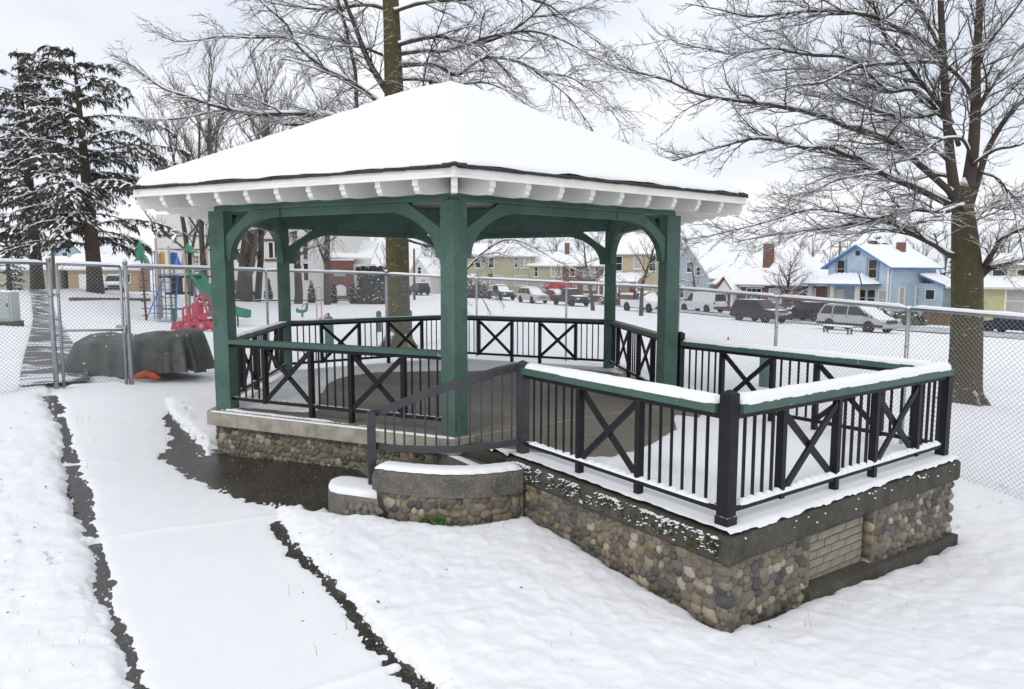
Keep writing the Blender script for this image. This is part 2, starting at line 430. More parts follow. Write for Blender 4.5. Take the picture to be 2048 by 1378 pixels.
    M['shingle'] = plain('shingle', (.040, .036, .032), .9, .45, 25, .6, 80, which='Object')
    M['tarp'] = plain('tarp_cloth', (.105, .112, .105), .6, .3, 6, .8, 60)
    M['orange'] = plain('orange_cloth', (.55, .10, .02), .6, .2, 8)
    M['glass'] = plain('window_glass', (.03, .034, .04), .08, .3, 1.5)
    M['curtain'] = plain('pale_curtain', (.42, .42, .40), .3, .15, 8)
    M['trim'] = plain('white_trim', (.78, .78, .76), .55, .05, 4)
    M['tyre'] = plain('tyre_rubber', (.018, .018, .019), .8, .3, 8)
    M['rim'] = plain('alloy_rim', (.42, .43, .45), .35, .1, 8, metal=.6)
    M['darkplastic'] = plain('dark_plastic', (.025, .026, .028), .5, .2, 8)
    M['lamp_red'] = plain('red_lens', (.35, .02, .015), .25, .1, 8)
    M['lamp_clear'] = plain('clear_lens', (.62, .64, .66), .15, .1, 8)
    M['pole_wood'] = plain('pole_wood', (.16, .105, .07), .9, .3, 6, .5, 40, stretch=(1, 1, .1))
    M['bollard'] = plain('bollard_green', (.035, .12, .095), .5, .15, 4)
    M['moss'] = plain('moss', (.032, .045, .012), .95, .4, 30)
    M['leaf'] = plain('weed_leaf', (.05, .13, .02), .6, .4, 20)
    M['deadgrass'] = plain('dead_grass', (.20, .15, .07), .9, .3, 20)
    M['needle'] = plain('needle', (.066, .064, .048), .85, .5, 2.0)
    M['needle_green'] = plain('needle_green', (.028, .045, .022), .85, .5, 3.0)
    M['bark_right'] = bark_mat('mossy_bark_near', (.10, .078, .055), (.095, .085, .032), .70)
    M['bark_mid'] = bark_mat('mossy_bark_mid', (.075, .062, .045), (.115, .102, .028), .75)
    M['bark_plain'] = bark_mat('grey_bark', (.11, .09, .07), (.12, .11, .06), .35)
    M['bark_con'] = bark_mat('conifer_bark', (.085, .06, .045), (.07, .055, .035), .3, False)
    mt, nt, b = newmat('twig'); c = nt.nodes.new('ShaderNodeRGB'); c.outputs[0].default_value = (.056, .044, .034, 1)
    nt.links.new(c.outputs[0], b.inputs['Base Color']); b.inputs['Roughness'].default_value = .9; M['twig'] = mt
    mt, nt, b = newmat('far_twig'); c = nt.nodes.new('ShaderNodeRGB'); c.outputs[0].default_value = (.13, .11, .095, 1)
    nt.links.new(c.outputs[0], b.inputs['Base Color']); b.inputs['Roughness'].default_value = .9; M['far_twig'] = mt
make_materials()
def siding(name, col, pitch=.2, snowy=.0):
    mt, nt, b = newmat(name); v = coords(nt, 'Object')
    w = nodes(nt, 'ShaderNodeTexWave', Scale=1.0 / pitch / 2 * 1.0); w.wave_type = 'BANDS'; w.bands_direction = 'Z'; w.wave_profile = 'SAW'
    w.inputs['Scale'].default_value = 1.0 / pitch * .318 * 1.0
    nt.links.new(v, w.inputs['Vector'])
    n = noise(nt, v, 1.5, 5); rm = ramp(nt, [(.3, tuple(c * .88 for c in col)), (.7, tuple(min(1, c * 1.08) for c in col))]); nt.links.new(n.outputs[0], rm.inputs[0])
    nt.links.new(rm.outputs[0], b.inputs['Base Color'])
    b.inputs['Roughness'].default_value = .7; bump(nt, b, w.outputs[0], .9, .03)
    return mt
def brickm(name, c1=(.20, .075, .05), c2=(.14, .05, .035), mort=(.32, .29, .26), scale=4.0):
    mt, nt, b = newmat(name); v = coords(nt, 'Object')
    sx = nt.nodes.new('ShaderNodeSeparateXYZ'); nt.links.new(v, sx.inputs[0])
    ad = nodes(nt, 'ShaderNodeMath', operation='ADD'); nt.links.new(sx.outputs[0], ad.inputs[0]); nt.links.new(sx.outputs[1], ad.inputs[1])
    cb = nt.nodes.new('ShaderNodeCombineXYZ'); nt.links.new(ad.outputs[0], cb.inputs[0]); nt.links.new(sx.outputs[2], cb.inputs[1])
    br = nodes(nt, 'ShaderNodeTexBrick', Scale=scale); br.inputs['Color1'].default_value = (*c1, 1); br.inputs['Color2'].default_value = (*c2, 1); br.inputs['Mortar'].default_value = (*mort, 1)
    br.inputs['Mortar Size'].default_value = .012
    nt.links.new(cb.outputs[0], br.inputs['Vector']); nt.links.new(br.outputs[0], b.inputs['Base Color']); b.inputs['Roughness'].default_value = .85
    return mt
def gp(px, py, lift=0.0):
    v = at(px, py, 1.0) - Vector(CAM)
    d = np.geomspace(2.0, 400.0, 1600)
    x = CAM[0] + v.x * d; y = CAM[1] + v.y * d; z = CAM[2] + v.z * d
    e = z - ground(x, y) - lift
    i = int(np.argmax(e < 0)); i = max(i, 1)
    k = e[i - 1] / (e[i - 1] - e[i]) if e[i] < 0 else 1.0
    dd = d[i - 1] + k * (d[i] - d[i - 1])
    return (CAM[0] + v.x * dd, CAM[1] + v.y * dd)
def onz(px, py, z):
    v = at(px, py, 1.0) - Vector(CAM); k = (z - CAM[2]) / v.z
    p = Vector(CAM) + v * k
    return (p.x, p.y)
def pl_dist(x, y, pts):
    """distance to a polyline, and which side (positive on its right hand when walking along it), and the length along it"""
    best = np.full(np.shape(x), 1e9); side = np.zeros(np.shape(x)); along = np.zeros(np.shape(x)); acc = 0.0
    for (ax, ay), (bx, by) in zip(pts[:-1], pts[1:]):
        ex, ey = bx - ax, by - ay; L2 = ex * ex + ey * ey; L = math.sqrt(L2)
        t = np.clip(((x - ax) * ex + (y - ay) * ey) / L2, 0, 1)
        qx, qy = x - ax - t * ex, y - ay - t * ey; d = np.hypot(qx, qy)
        c = (ey * (x - ax) - ex * (y - ay)) / L
        k = d < best - 1e-9
        best = np.where(k, d, best); side = np.where(k, np.sign(c), side); along = np.where(k, acc + t * L, along)
        acc += L
    return best, side, along
def poly_sd(x, y, pts):
    """signed distance to a closed polygon, negative inside"""
    d, _, _ = pl_dist(x, y, list(pts) + [pts[0]])
    ins = np.zeros(np.shape(x), bool); n = len(pts)
    for i in range(n):
        (ax, ay), (bx, by) = pts[i], pts[(i + 1) % n]
        if ay == by: continue
        c = ((ay > y) != (by > y)) & (x < (bx - ax) * (y - ay) / (by - ay) + ax)
        ins ^= c
    return np.where(ins, -d, d)

# ------------------------------------------------------------------ plan of the gazebo and its platform
TH = 0.0372
RP = 3.3977
def hexv(i, r, z=0.0):
    a = -math.pi / 2 + TH - i * math.pi / 3
    return Vector((r * math.cos(a), r * math.sin(a), z))
PF, PRF = hexv(0, RP), hexv(5, RP)
UU = (PRF - PF).normalized(); NN = Vector((UU.y, -UU.x, 0))
ZA = -0.065
UA, UB, NA, NBb = 0.19, 3.5714, 1.0125, 3.48
def ann(u, n, z=0.0):
    return PF + UU * u + NN * n + Vector((0, 0, z))
A1, A2, A3, A4 = ann(UA, NA), ann(UA, NBb), ann(UB, NBb), ann(UB, .08)
RSLAB, RWALL = 3.66, 3.545
CAPO, WALLO = .13, .075
CAPQ = [ann(UA - CAPO, NA - .05), ann(UA - CAPO, NBb + CAPO), ann(UB + CAPO, NBb + CAPO), ann(UB + CAPO, -.1)]
WALQ = [ann(UA - WALLO, NA - .05), ann(UA - WALLO, NBb + WALLO), ann(UB + WALLO, NBb + WALLO), ann(UB + WALLO, -.1)]
# outer face of the curved stair wall, from the platform corner to the newel
SWZ = -.12
SW = [onz(px, py, SWZ) for px, py in ((1047, 938), (1010, 943), (970, 947), (930, 949), (890, 949), (850, 947), (810, 944), (775, 940), (748, 936))][::-1]
LWZ = -.39
LW = [onz(664, 982, LWZ), onz(700, 988, LWZ), onz(752, 996, LWZ)]

# ------------------------------------------------------------------ ground: snow, path, bare wet places
def build_ground():
    PLeft = [gp(*p) for p in ((100, 793), (130, 862), (140, 925), (160, 1000), (184, 1078), (203, 1135), (211, 1180), (221, 1224), (256, 1300), (277, 1362), (300, 1440), (340, 1600))]
    HWl = [.04, .085, .08, .065, .065, .05, .055, .035, .06, .065, .065, .065]
    PRight = [gp(*p) for p in ((440, 782), (330, 800), (345, 842), (403, 908), (480, 960), (562, 1024), (552, 1050), (590, 1108), (645, 1156), (704, 1222), (764, 1293), (803, 1335), (862, 1390), (930, 1460), (1050, 1600))]
    HWr = [0, .0, .02, .04, .05, .02, .01, .028, .03, .03, .042, .036, .045, .04, .04]
    wetp = [gp(*p) for p in ((330, 832), (350, 846), (388, 882), (408, 912), (450, 885), (600, 905), (770, 930), (770, 1030), (655, 1026), (575, 1024), (500, 1006), (440, 982), (395, 962), (350, 935), (312, 914), (335, 893), (346, 872), (326, 846))]
    ridges = [[gp(120, 832), gp(200, 824), gp(292, 813)], [gp(125, 931), gp(232, 925)], [gp(165, 1088), gp(330, 1062), gp(560, 1030)], [gp(790, 1337), gp(700, 1365), gp(600, 1395)]]
    walls = [[(p.x, p.y) for p in WALQ], [tuple(LW[0]), tuple(LW[1])] + list(SW)]
    hexw = [tuple(hexv(i, RWALL))[:2] for i in range(6)]
    # polar tessellation, fine where the ground is seen close up
    rr = np.concatenate([np.linspace(.4, 3.2, 9)[:-1], np.geomspace(3.2, 16.5, 440)[:-1], np.geomspace(16.5, 135, 110)[:-1], np.geomspace(135, 3500, 22)])
    tf = np.linspace(-40, 40, 600); tb = np.linspace(40, 320, 72)[1:-1]
    tt = np.radians(np.concatenate([tf, tb]))
    TT, RR = np.meshgrid(tt, rr)
    X, D = RR * np.sin(TT), RR * np.cos(TT)
    x = CAM[0] + X * math.cos(YAW) + D * math.sin(YAW); y = CAM[1] - X * math.sin(YAW) + D * math.cos(YAW)
    g = ground(x.ravel(), y.ravel()).reshape(x.shape)
    t = np.full(x.shape, .05)
    near = (RR < 17) & (np.abs(np.where(TT > math.pi, TT - 2 * math.pi, TT)) < R(40.5)) & (RR > 3)
    xn, yn = x[near], y[near]
    dl, sl, al = pl_dist(xn, yn, PLeft); dr, sr, ar = pl_dist(xn, yn, PRight)
    def hw(al, pts, w):
        s = np.concatenate([[0], np.cumsum([math.dist(a, b) for a, b in zip(pts[:-1], pts[1:])])]); return np.interp(al, s, w)
    e1 = fbm(xn, yn, .35, 4, 3); e2 = fbm(xn, yn, .09, 3, 8)
    right_of_l = sl < 0   # world: path lies on the left hand when walking toward the camera
    left_of_r = sr > 0
    on_path = (sl < 0) & (sr > 0)
    lawn = ~on_path
    e0 = fbm(xn, yn, .9, 2, 13)
    b1 = dl - hw(al, PLeft, HWl) + .055 * e1 + .045 * e2 + .06 * e0
    b2 = dr - hw(ar, PRight, HWr) + .075 * e1 + .05 * e2 + .07 * e0
    b3 = poly_sd(xn, yn, wetp) + .06 * e1 + .10 * e2
    # narrow bare gaps at the foot of the stone walls
    b4 = np.full(xn.shape, 9.0)
    for w in walls:
        d, _, _ = pl_dist(xn, yn, w); b4 = np.minimum(b4, d - .035 + .05 * fbm(xn, yn, .22, 3, 21) + .02 * e2)
    dh = poly_sd(xn, yn, hexw); b4 = np.minimum(b4, dh - .05 + .06 * e1 + .03 * e2)
    bare = np.minimum(np.minimum(b1, b2), np.minimum(b3, b4))
    rid = np.zeros(xn.shape)
    for i, rl in enumerate(ridges):
        d, _, _ = pl_dist(xn, yn, rl); d = d + .02 * e1
        rid = np.maximum(rid, np.exp(-(d / .045) ** 2) * (1.0 if i != 1 else .6))
    bare = np.where(rid > .45, np.maximum(bare, (rid - .45) * .08), bare)
    # holes where single clods of turf show
    hole = vnoise(xn / .11, yn / .11, 77); hole2 = fbm(xn, yn, .8, 2, 5)
    bare = np.where(lawn & (hole > .965) & (hole2 > .25) & (RR[near] > 5.6), (.965 - hole) * .3, bare)
    spk = vnoise(xn / .045, yn / .045, 99); spk2 = vnoise(xn / .028, yn / .028, 98)
    bare = np.where((bare < 0) & (bare > -.05) & (b4 > .1) & (spk2 > .86 - .5 * (bare + .05)), .004 + .25 * (spk2 - .86).clip(0), bare)
    bare = np.where((b3 < -.02) & (spk > .972), .006, bare)
    lump = .5 * (1 - np.abs(fbm(xn * 1.0, yn, .30, 3, 31))) + .35 * fbm(xn, yn, .13, 3, 41) + .5 * fbm(xn, yn, .75, 2, 51)
    fade = np.clip((15 - RR[near]) / 6, 0.25, 1)
    T = np.where(lawn, .07 + .040 * lump * fade, .020 + .0025 * fbm(xn, yn, .5, 3, 61)) + .016 * rid
    T = np.where((~lawn) & (b3 > 0), np.maximum(.006, T * (1 - .65 * np.exp(-np.maximum(b3, 0) / .25))), T)
    T = np.maximum(T, .004)
    k = np.where(lawn, .055, .03)
    th = np.where(bare > 0, T * (1 - np.exp(-bare / k)), np.maximum(bare * .6, -.03))
    t[near] = th
    far = RR >= 17
    t[far] = .05 + .03 * fbm(x[far], y[far], 2.5, 3, 71)
    z = g + t
    nr, nc = x.shape
    V = np.stack([x, y, z], -1).reshape(-1, 3)
    i = np.arange(nr - 1)[:, None] * nc + np.arange(nc)[None]
    j = np.arange(nr - 1)[:, None] * nc + (np.arange(nc)[None] + 1) % nc
    F = np.stack([i, i + nc, j + nc, j], -1).reshape(-1, 4)
    me = bpy.data.meshes.new('snow_ground')
    me.vertices.add(len(V)); me.vertices.foreach_set('co', V.ravel())
    me.loops.add(F.size); me.loops.foreach_set('vertex_index', F.ravel())
    me.polygons.add(len(F)); me.polygons.foreach_set('loop_start', np.arange(0, F.size, 4)); me.polygons.foreach_set('loop_total', np.full(len(F), 4))
    me.polygons.foreach_set('use_smooth', np.ones(len(F), bool)); me.update(); me.validate()
    me.materials.append(SNOW)
    o = bpy.data.objects.new('ground', me); COL.objects.link(o); tag(o, 'snow covered park ground with lumpy lawns', None, None, 'structure')
    # soil under the snow, asphalt path on it
    def sheet(name, x0, x1, y0, y1, st, dz, keep, mat, label):
        xs = np.arange(x0, x1, st); ys = np.arange(y0, y1, st); XX, YY = np.meshgrid(xs, ys)
        ok = keep(XX, YY); ZZ = ground(XX.ravel(), YY.ravel()).reshape(XX.shape) + dz
        mb = MB(); idx = -np.ones(XX.shape, int); idx[ok] = np.arange(ok.sum())
        mb.v = list(zip(XX[ok].tolist(), YY[ok].tolist(), ZZ[ok].tolist()))
        f = ok[:-1, :-1] & ok[1:, :-1] & ok[:-1, 1:] & ok[1:, 1:]
        for a, b in zip(*np.nonzero(f)): mb.f.append((int(idx[a, b]), int(idx[a, b + 1]), int(idx[a + 1, b + 1]), int(idx[a + 1, b])))
        mb.mi = [0] * len(mb.f); mb.sm = [True] * len(mb.f)
        ob = mb.build(name, mat); tag(ob, label, None, None, 'structure'); return ob
    sheet('soil', -9, 9, -9.5, 5, .12, -.012, lambda a, b: a > -99, M['soil'], 'dark soil and turf showing through the snow')
    outline = PLeft + PRight[::-1]
    def kp(a, b):
        s1 = poly_sd(a, b, outline); s2 = poly_sd(a, b, wetp); return (np.minimum(s1, s2) < .12)
    sheet('path', -9, 3, -9.5, 1.0, .06, 0.0, kp, M['asphalt'], 'asphalt path with wet bare edges between snowy lawns')
build_ground()

def fast_street():
    """the street beyond the field, its slush and wheel tracks, and the path beyond the gate"""
    mt, nt, b = newmat('slush_road'); v = coords(nt, 'UV')
    mpn = nodes(nt, 'ShaderNodeMapping', Scale=(.35, 1.6, 1)); nt.links.new(v, mpn.inputs[0])
    n = noise(nt, mpn.outputs[0], 1.6, 5, .6, .3)
    rm = ramp(nt, [(.44, (.80, .82, .85)), (.55, (.17, .175, .19))]); nt.links.new(n.outputs[0], rm.inputs[0])
    nt.links.new(rm.outputs[0], b.inputs['Base Color']); b.inputs['Roughness'].default_value = .45
    def strip(name, pts, w, lift, uvs, mat, label):
        pts = [Vector((p[0], p[1], 0)) for p in pts]; fine = [pts[0]]
        for a, c in zip(pts[:-1], pts[1:]):
            k = max(1, int((c - a).length / 1.2))
            fine += [a.lerp(c, (q + 1) / k) for q in range(k)]
        P = []; uv = []; acc = 0
        for q, p in enumerate(fine):
            t = (fine[min(q + 1, len(fine) - 1)] - fine[max(q - 1, 0)]).normalized(); nrm = Vector((-t.y, t.x, 0))
            row = []
            if q: acc += (p - fine[q - 1]).length
            for s in np.linspace(-.5, .5, 7):
                c = p + nrm * s * w; row.append((c.x, c.y, 0)); uv.append((acc, s * w))
            P.append(row)
        P = np.array(P); P[..., 2] = ground(P[..., 0].ravel(), P[..., 1].ravel()).reshape(P.shape[:2]) + lift
        mb = MB().grid(P); o = mb.build(name, mat)
        ul = o.data.uv_layers.new(name='UVMap')
        for lp in o.data.loops: ul.data[lp.index].uv = uv[lp.vertex_index]
        return tag(o, label, None, None, 'structure')
    strip('street', [CW(40 - .46 * q, 35 + .89 * q) for q in (-30, 0, 30, 60, 90)] , 9.5, .11, 1, mt, 'slushy street with dark wheel tracks beyond the field')
    mt2, nt, b = newmat('path_slush'); v = coords(nt, 'UV')
    mpn = nodes(nt, 'ShaderNodeMapping', Scale=(1.0, .7, 1)); nt.links.new(v, mpn.inputs[0])
    n = noise(nt, mpn.outputs[0], 1.3, 5, .65, .8); rm = ramp(nt, [(.45, (.80, .82, .85)), (.50, (.095, .095, .105))]); nt.links.new(n.outputs[0], rm.inputs[0])
    nt.links.new(rm.outputs[0], b.inputs['Base Color']); b.inputs['Roughness'].default_value = .4
    strip('footpath', [gp(112, 778), gp(103, 700), gp(93, 640), gp(82, 600), gp(74, 582)], .95, .10, 1, mt2, 'long footpath with melted streaks running on behind the gate')
fast_street()

# ------------------------------------------------------------------ shared small builders
def snow_strip(A, B, w, h, parent, name='snow', seed=0, step=.05, lob=None, off=(0, 0, 0)):
    """rounded ridge of snow lying along a rail from A to B (points on the rail's top)"""
    A = Vector(A); B = Vector(B); L = (B - A).length; n = max(3, int(L / step)); t = (B - A).normalized(); s = Vector((t.y, -t.x, 0)).normalized()
    q = np.linspace(0, 1, n + 1); rows = []
    nn = fbm(q * L + seed * 3.1, q * 0 + seed, .3, 3, seed); n2_ = fbm(q * L, q * 0 + 5.0 + seed, .09, 2, seed + 3)
    for i, a in enumerate(q):
        e = min(1.0, (min(a, 1 - a) * L / .05) ** .5 if min(a, 1 - a) > 0 else .05)
        hh = h * (1 + .18 * nn[i] + .06 * n2_[i]) * e
        if lob is not None: hh *= lob(a * L)
        ww = w * (1 + .10 * nn[i] + .05 * n2_[i]) * (.6 + .4 * e)
        row = []
        for k in range(9):
            ang = math.pi * k / 8
            p = A + t * (a * L) + s * (math.cos(ang) * ww / 2 * (1 + .04 * n2_[(i * 3 + k) % len(n2_)])) + Vector((0, 0, abs(math.sin(ang)) ** .6 * hh - .004))
            row.append(tuple(p))
        rows.append(row)
    mb = MB().grid(np.array(rows)); return mb.build(name, SNOW, parent, off)

def railing(parent, A, B, zf, pattern, top=True, snow=0.0, snow_bottom=0.0, seed=0, trim=.02, floor_stiles=(1, 2), topw=.145, toph=.056):
    """one panel of railing from A to B: green board, dark rails, balusters, stiles and crossed braces"""
    rl = bpy.data.objects.new('railing', None); COL.objects.link(rl); rl.parent = parent
    A = Vector(A); B = Vector(B); A.z = B.z = 0; L = (B - A).length; t = (B - A) / L
    def P(s, z): p = A + t * s; return (p.x, p.y, zf + z)
    a, b = trim, L - trim
    if top: MB().bar(P(a, .92 - toph / 2), P(b, .92 - toph / 2), topw, toph).build('top_rail', M['green_rail'], rl)
    MB().bar(P(a, .92 - toph - .0225), P(b, .92 - toph - .0225), .055, .043).build('upper_rail', M['black'], rl)
    MB().bar(P(a, .150), P(b, .150), .045, .044).build('bottom_rail', M['black'], rl)
    tot = sum(i[-1] for i in pattern); s = a; k = (b - a) / tot; ns = 0
    for it in pattern:
        w = it[-1] * k
        if it[0] == 'b':
            for j in range(it[1]):
                q = s + w * (j + 1) / (it[1] + 1) if True else 0
                MB().bar(P(q, .171), P(q, .92 - toph - .044), .02, .02).build('baluster', M['black'], rl)
        else:
            sw = .062
            for e, q in ((0, s), (1, s + w)):
                ns += 1
                z0 = .002 if ns - 1 in floor_stiles else .120
                MB().bar(P(q, z0), P(q, .92 - toph - .044), sw, .052, up=tuple(t)).build('stile', M['black'], rl)
            q0, q1 = s + sw / 2, s + w - sw / 2
            nrm = Vector((t.y, -t.x, 0)) * .013
            for (za, zb), sg in (((.18, .80 - toph + .05), 1), ((.80 - toph + .05, .18), -1)):
                pa = Vector(P(q0, za)) + nrm * sg; pb = Vector(P(q1, zb)) + nrm * sg
                MB().bar(pa, pb, .024, .055).build('brace', M['black'], rl)
        s += w
    if snow: snow_strip(P(a + .01, .9185), P(b - .01, .9185), topw * 1.0, snow, rl, 'snow_cover', seed)
    if snow_bottom:
        snow_strip(P(a + .06, .171), P(b - .06, .171), .075, snow_bottom, rl, 'snow_cover', seed + 5, .02, lambda s_: .35 + .65 * abs(math.sin(s_ / .105 * math.pi)) ** .7)
    return rl

# cobbles ---------------------------------------------------------
def cobble_meshes(n=9):
    out_ = []
    for k in range(n):
        rn = random.Random(100 + k); mb = MB(); N = 9
        rad = [1 + rn.uniform(-.27, .27) for _ in range(N)]; rad = [(rad[i] * 2 + rad[i - 1] + rad[(i + 1) % N]) / 4 for i in range(N)]
        prof = [(1.0, -.35), (.97, .15), (.72, .62), (.36, .86)]; vs = []
        cx, cy = rn.uniform(-.1, .1), rn.uniform(-.1, .1)
        for r, z in prof:
            for j in range(N):
                a = 2 * math.pi * j / N; vs.append((r * rad[j] * math.cos(a) + cx * (z > .3), r * rad[j] * math.sin(a) + cy * (z > .3), z + rn.uniform(-.04, .04)))
        vs.append((cx, cy, .93)); fs = []
        for i in range(3):
            for j in range(N): fs.append((i * N + j, i * N + (j + 1) % N, (i + 1) * N + (j + 1) % N, (i + 1) * N + j))
        for j in range(N): fs.append((3 * N + j, 3 * N + (j + 1) % N, 4 * N))
        mb.add(vs, fs, 0, True); me = mb.mesh('stone'); me.materials.append(M['cobble']); me.polygons.foreach_set('use_smooth', [True] * len(fs)); out_.append((me, vs, fs))
    return out_
COB = cobble_meshes()
def cobbles(parent, face, L, ztop, zbot, seed, limit=300, size=.062, skip=None, used=[0]):
    """cobbles set in a wall face. face(s) -> (point, outward normal); stones as single parts up to the limit, the rest joined"""
    rn = random.Random(seed); spots = []
    z = ztop - size * .55; row = 0
    while z > zbot(0) - .3:
        s = rn.uniform(-.04, .03)
        while s < L:
            big_ = 1.25 if rn.random() < .14 else 1.0; w = size * rn.uniform(.65, 1.6) * big_; h = size * rn.uniform(.72, 1.2) * big_
            s += w * .80
            zz = z + rn.uniform(-.018, .018)
            if .0 < s < L and zz > zbot(s) - .05 and not (skip and skip(s, zz)):
                spots.append((s, zz, w, h, rn.uniform(-.55, .55), rn.randrange(len(COB)), rn.uniform(.6, 1.1)))
            s += w * .80 + rn.uniform(.0, .008)
        z -= size * 1.50; row += 1
    rest = MB(); cnt = 0
    for s, zz, w, h, rot, k, dp in spots:
        p, nr = face(s); nr = Vector(nr).normalized(); tv = Vector((0, 0, 1)).cross(nr).normalized()
        B = Matrix((tv, Vector((0, 0, 1)), nr)).transposed() @ Matrix.Rotation(rot, 3, 'Z')
        o = Vector((p[0], p[1], zz)); sc = (w * .96, h * .96, .026 * dp)
        if used[0] < limit * 1 and cnt < limit:
            M4 = B.to_4x4(); M4.translation = o
            ob = inst('stone', COB[k][0], parent, (0, 0, 0)); ob.matrix_local = M4 @ Matrix.Diagonal((*sc, 1)); cnt += 1
        else:
            rest.add([o + B @ Vector((v[0] * sc[0], v[1] * sc[1], v[2] * sc[2])) for v in COB[k][1]], COB[k][2], 0, True)
    if rest.f: rest.build('small_stones', M['cobble'], parent, kind='stuff')
    return cnt
def lineface(a, b):
    a = Vector((a[0], a[1], 0)); b = Vector((b[0], b[1], 0)); t = (b - a).normalized(); nr = Vector((t.y, -t.x, 0))
    return (lambda s: (a + t * s, nr)), (b - a).length
def curveface(pts):
    P = [Vector((p[0], p[1], 0)) for p in pts]; S = [0]
    for a, b in zip(P[:-1], P[1:]): S.append(S[-1] + (b - a).length)
    def f(s):
        i = 0
        while i < len(P) - 2 and S[i + 1] < s: i += 1
        k = (s - S[i]) / (S[i + 1] - S[i]); t = (P[i + 1] - P[i]).normalized(); return P[i].lerp(P[i + 1], k), Vector((t.y, -t.x, 0))
    return f, S[-1]

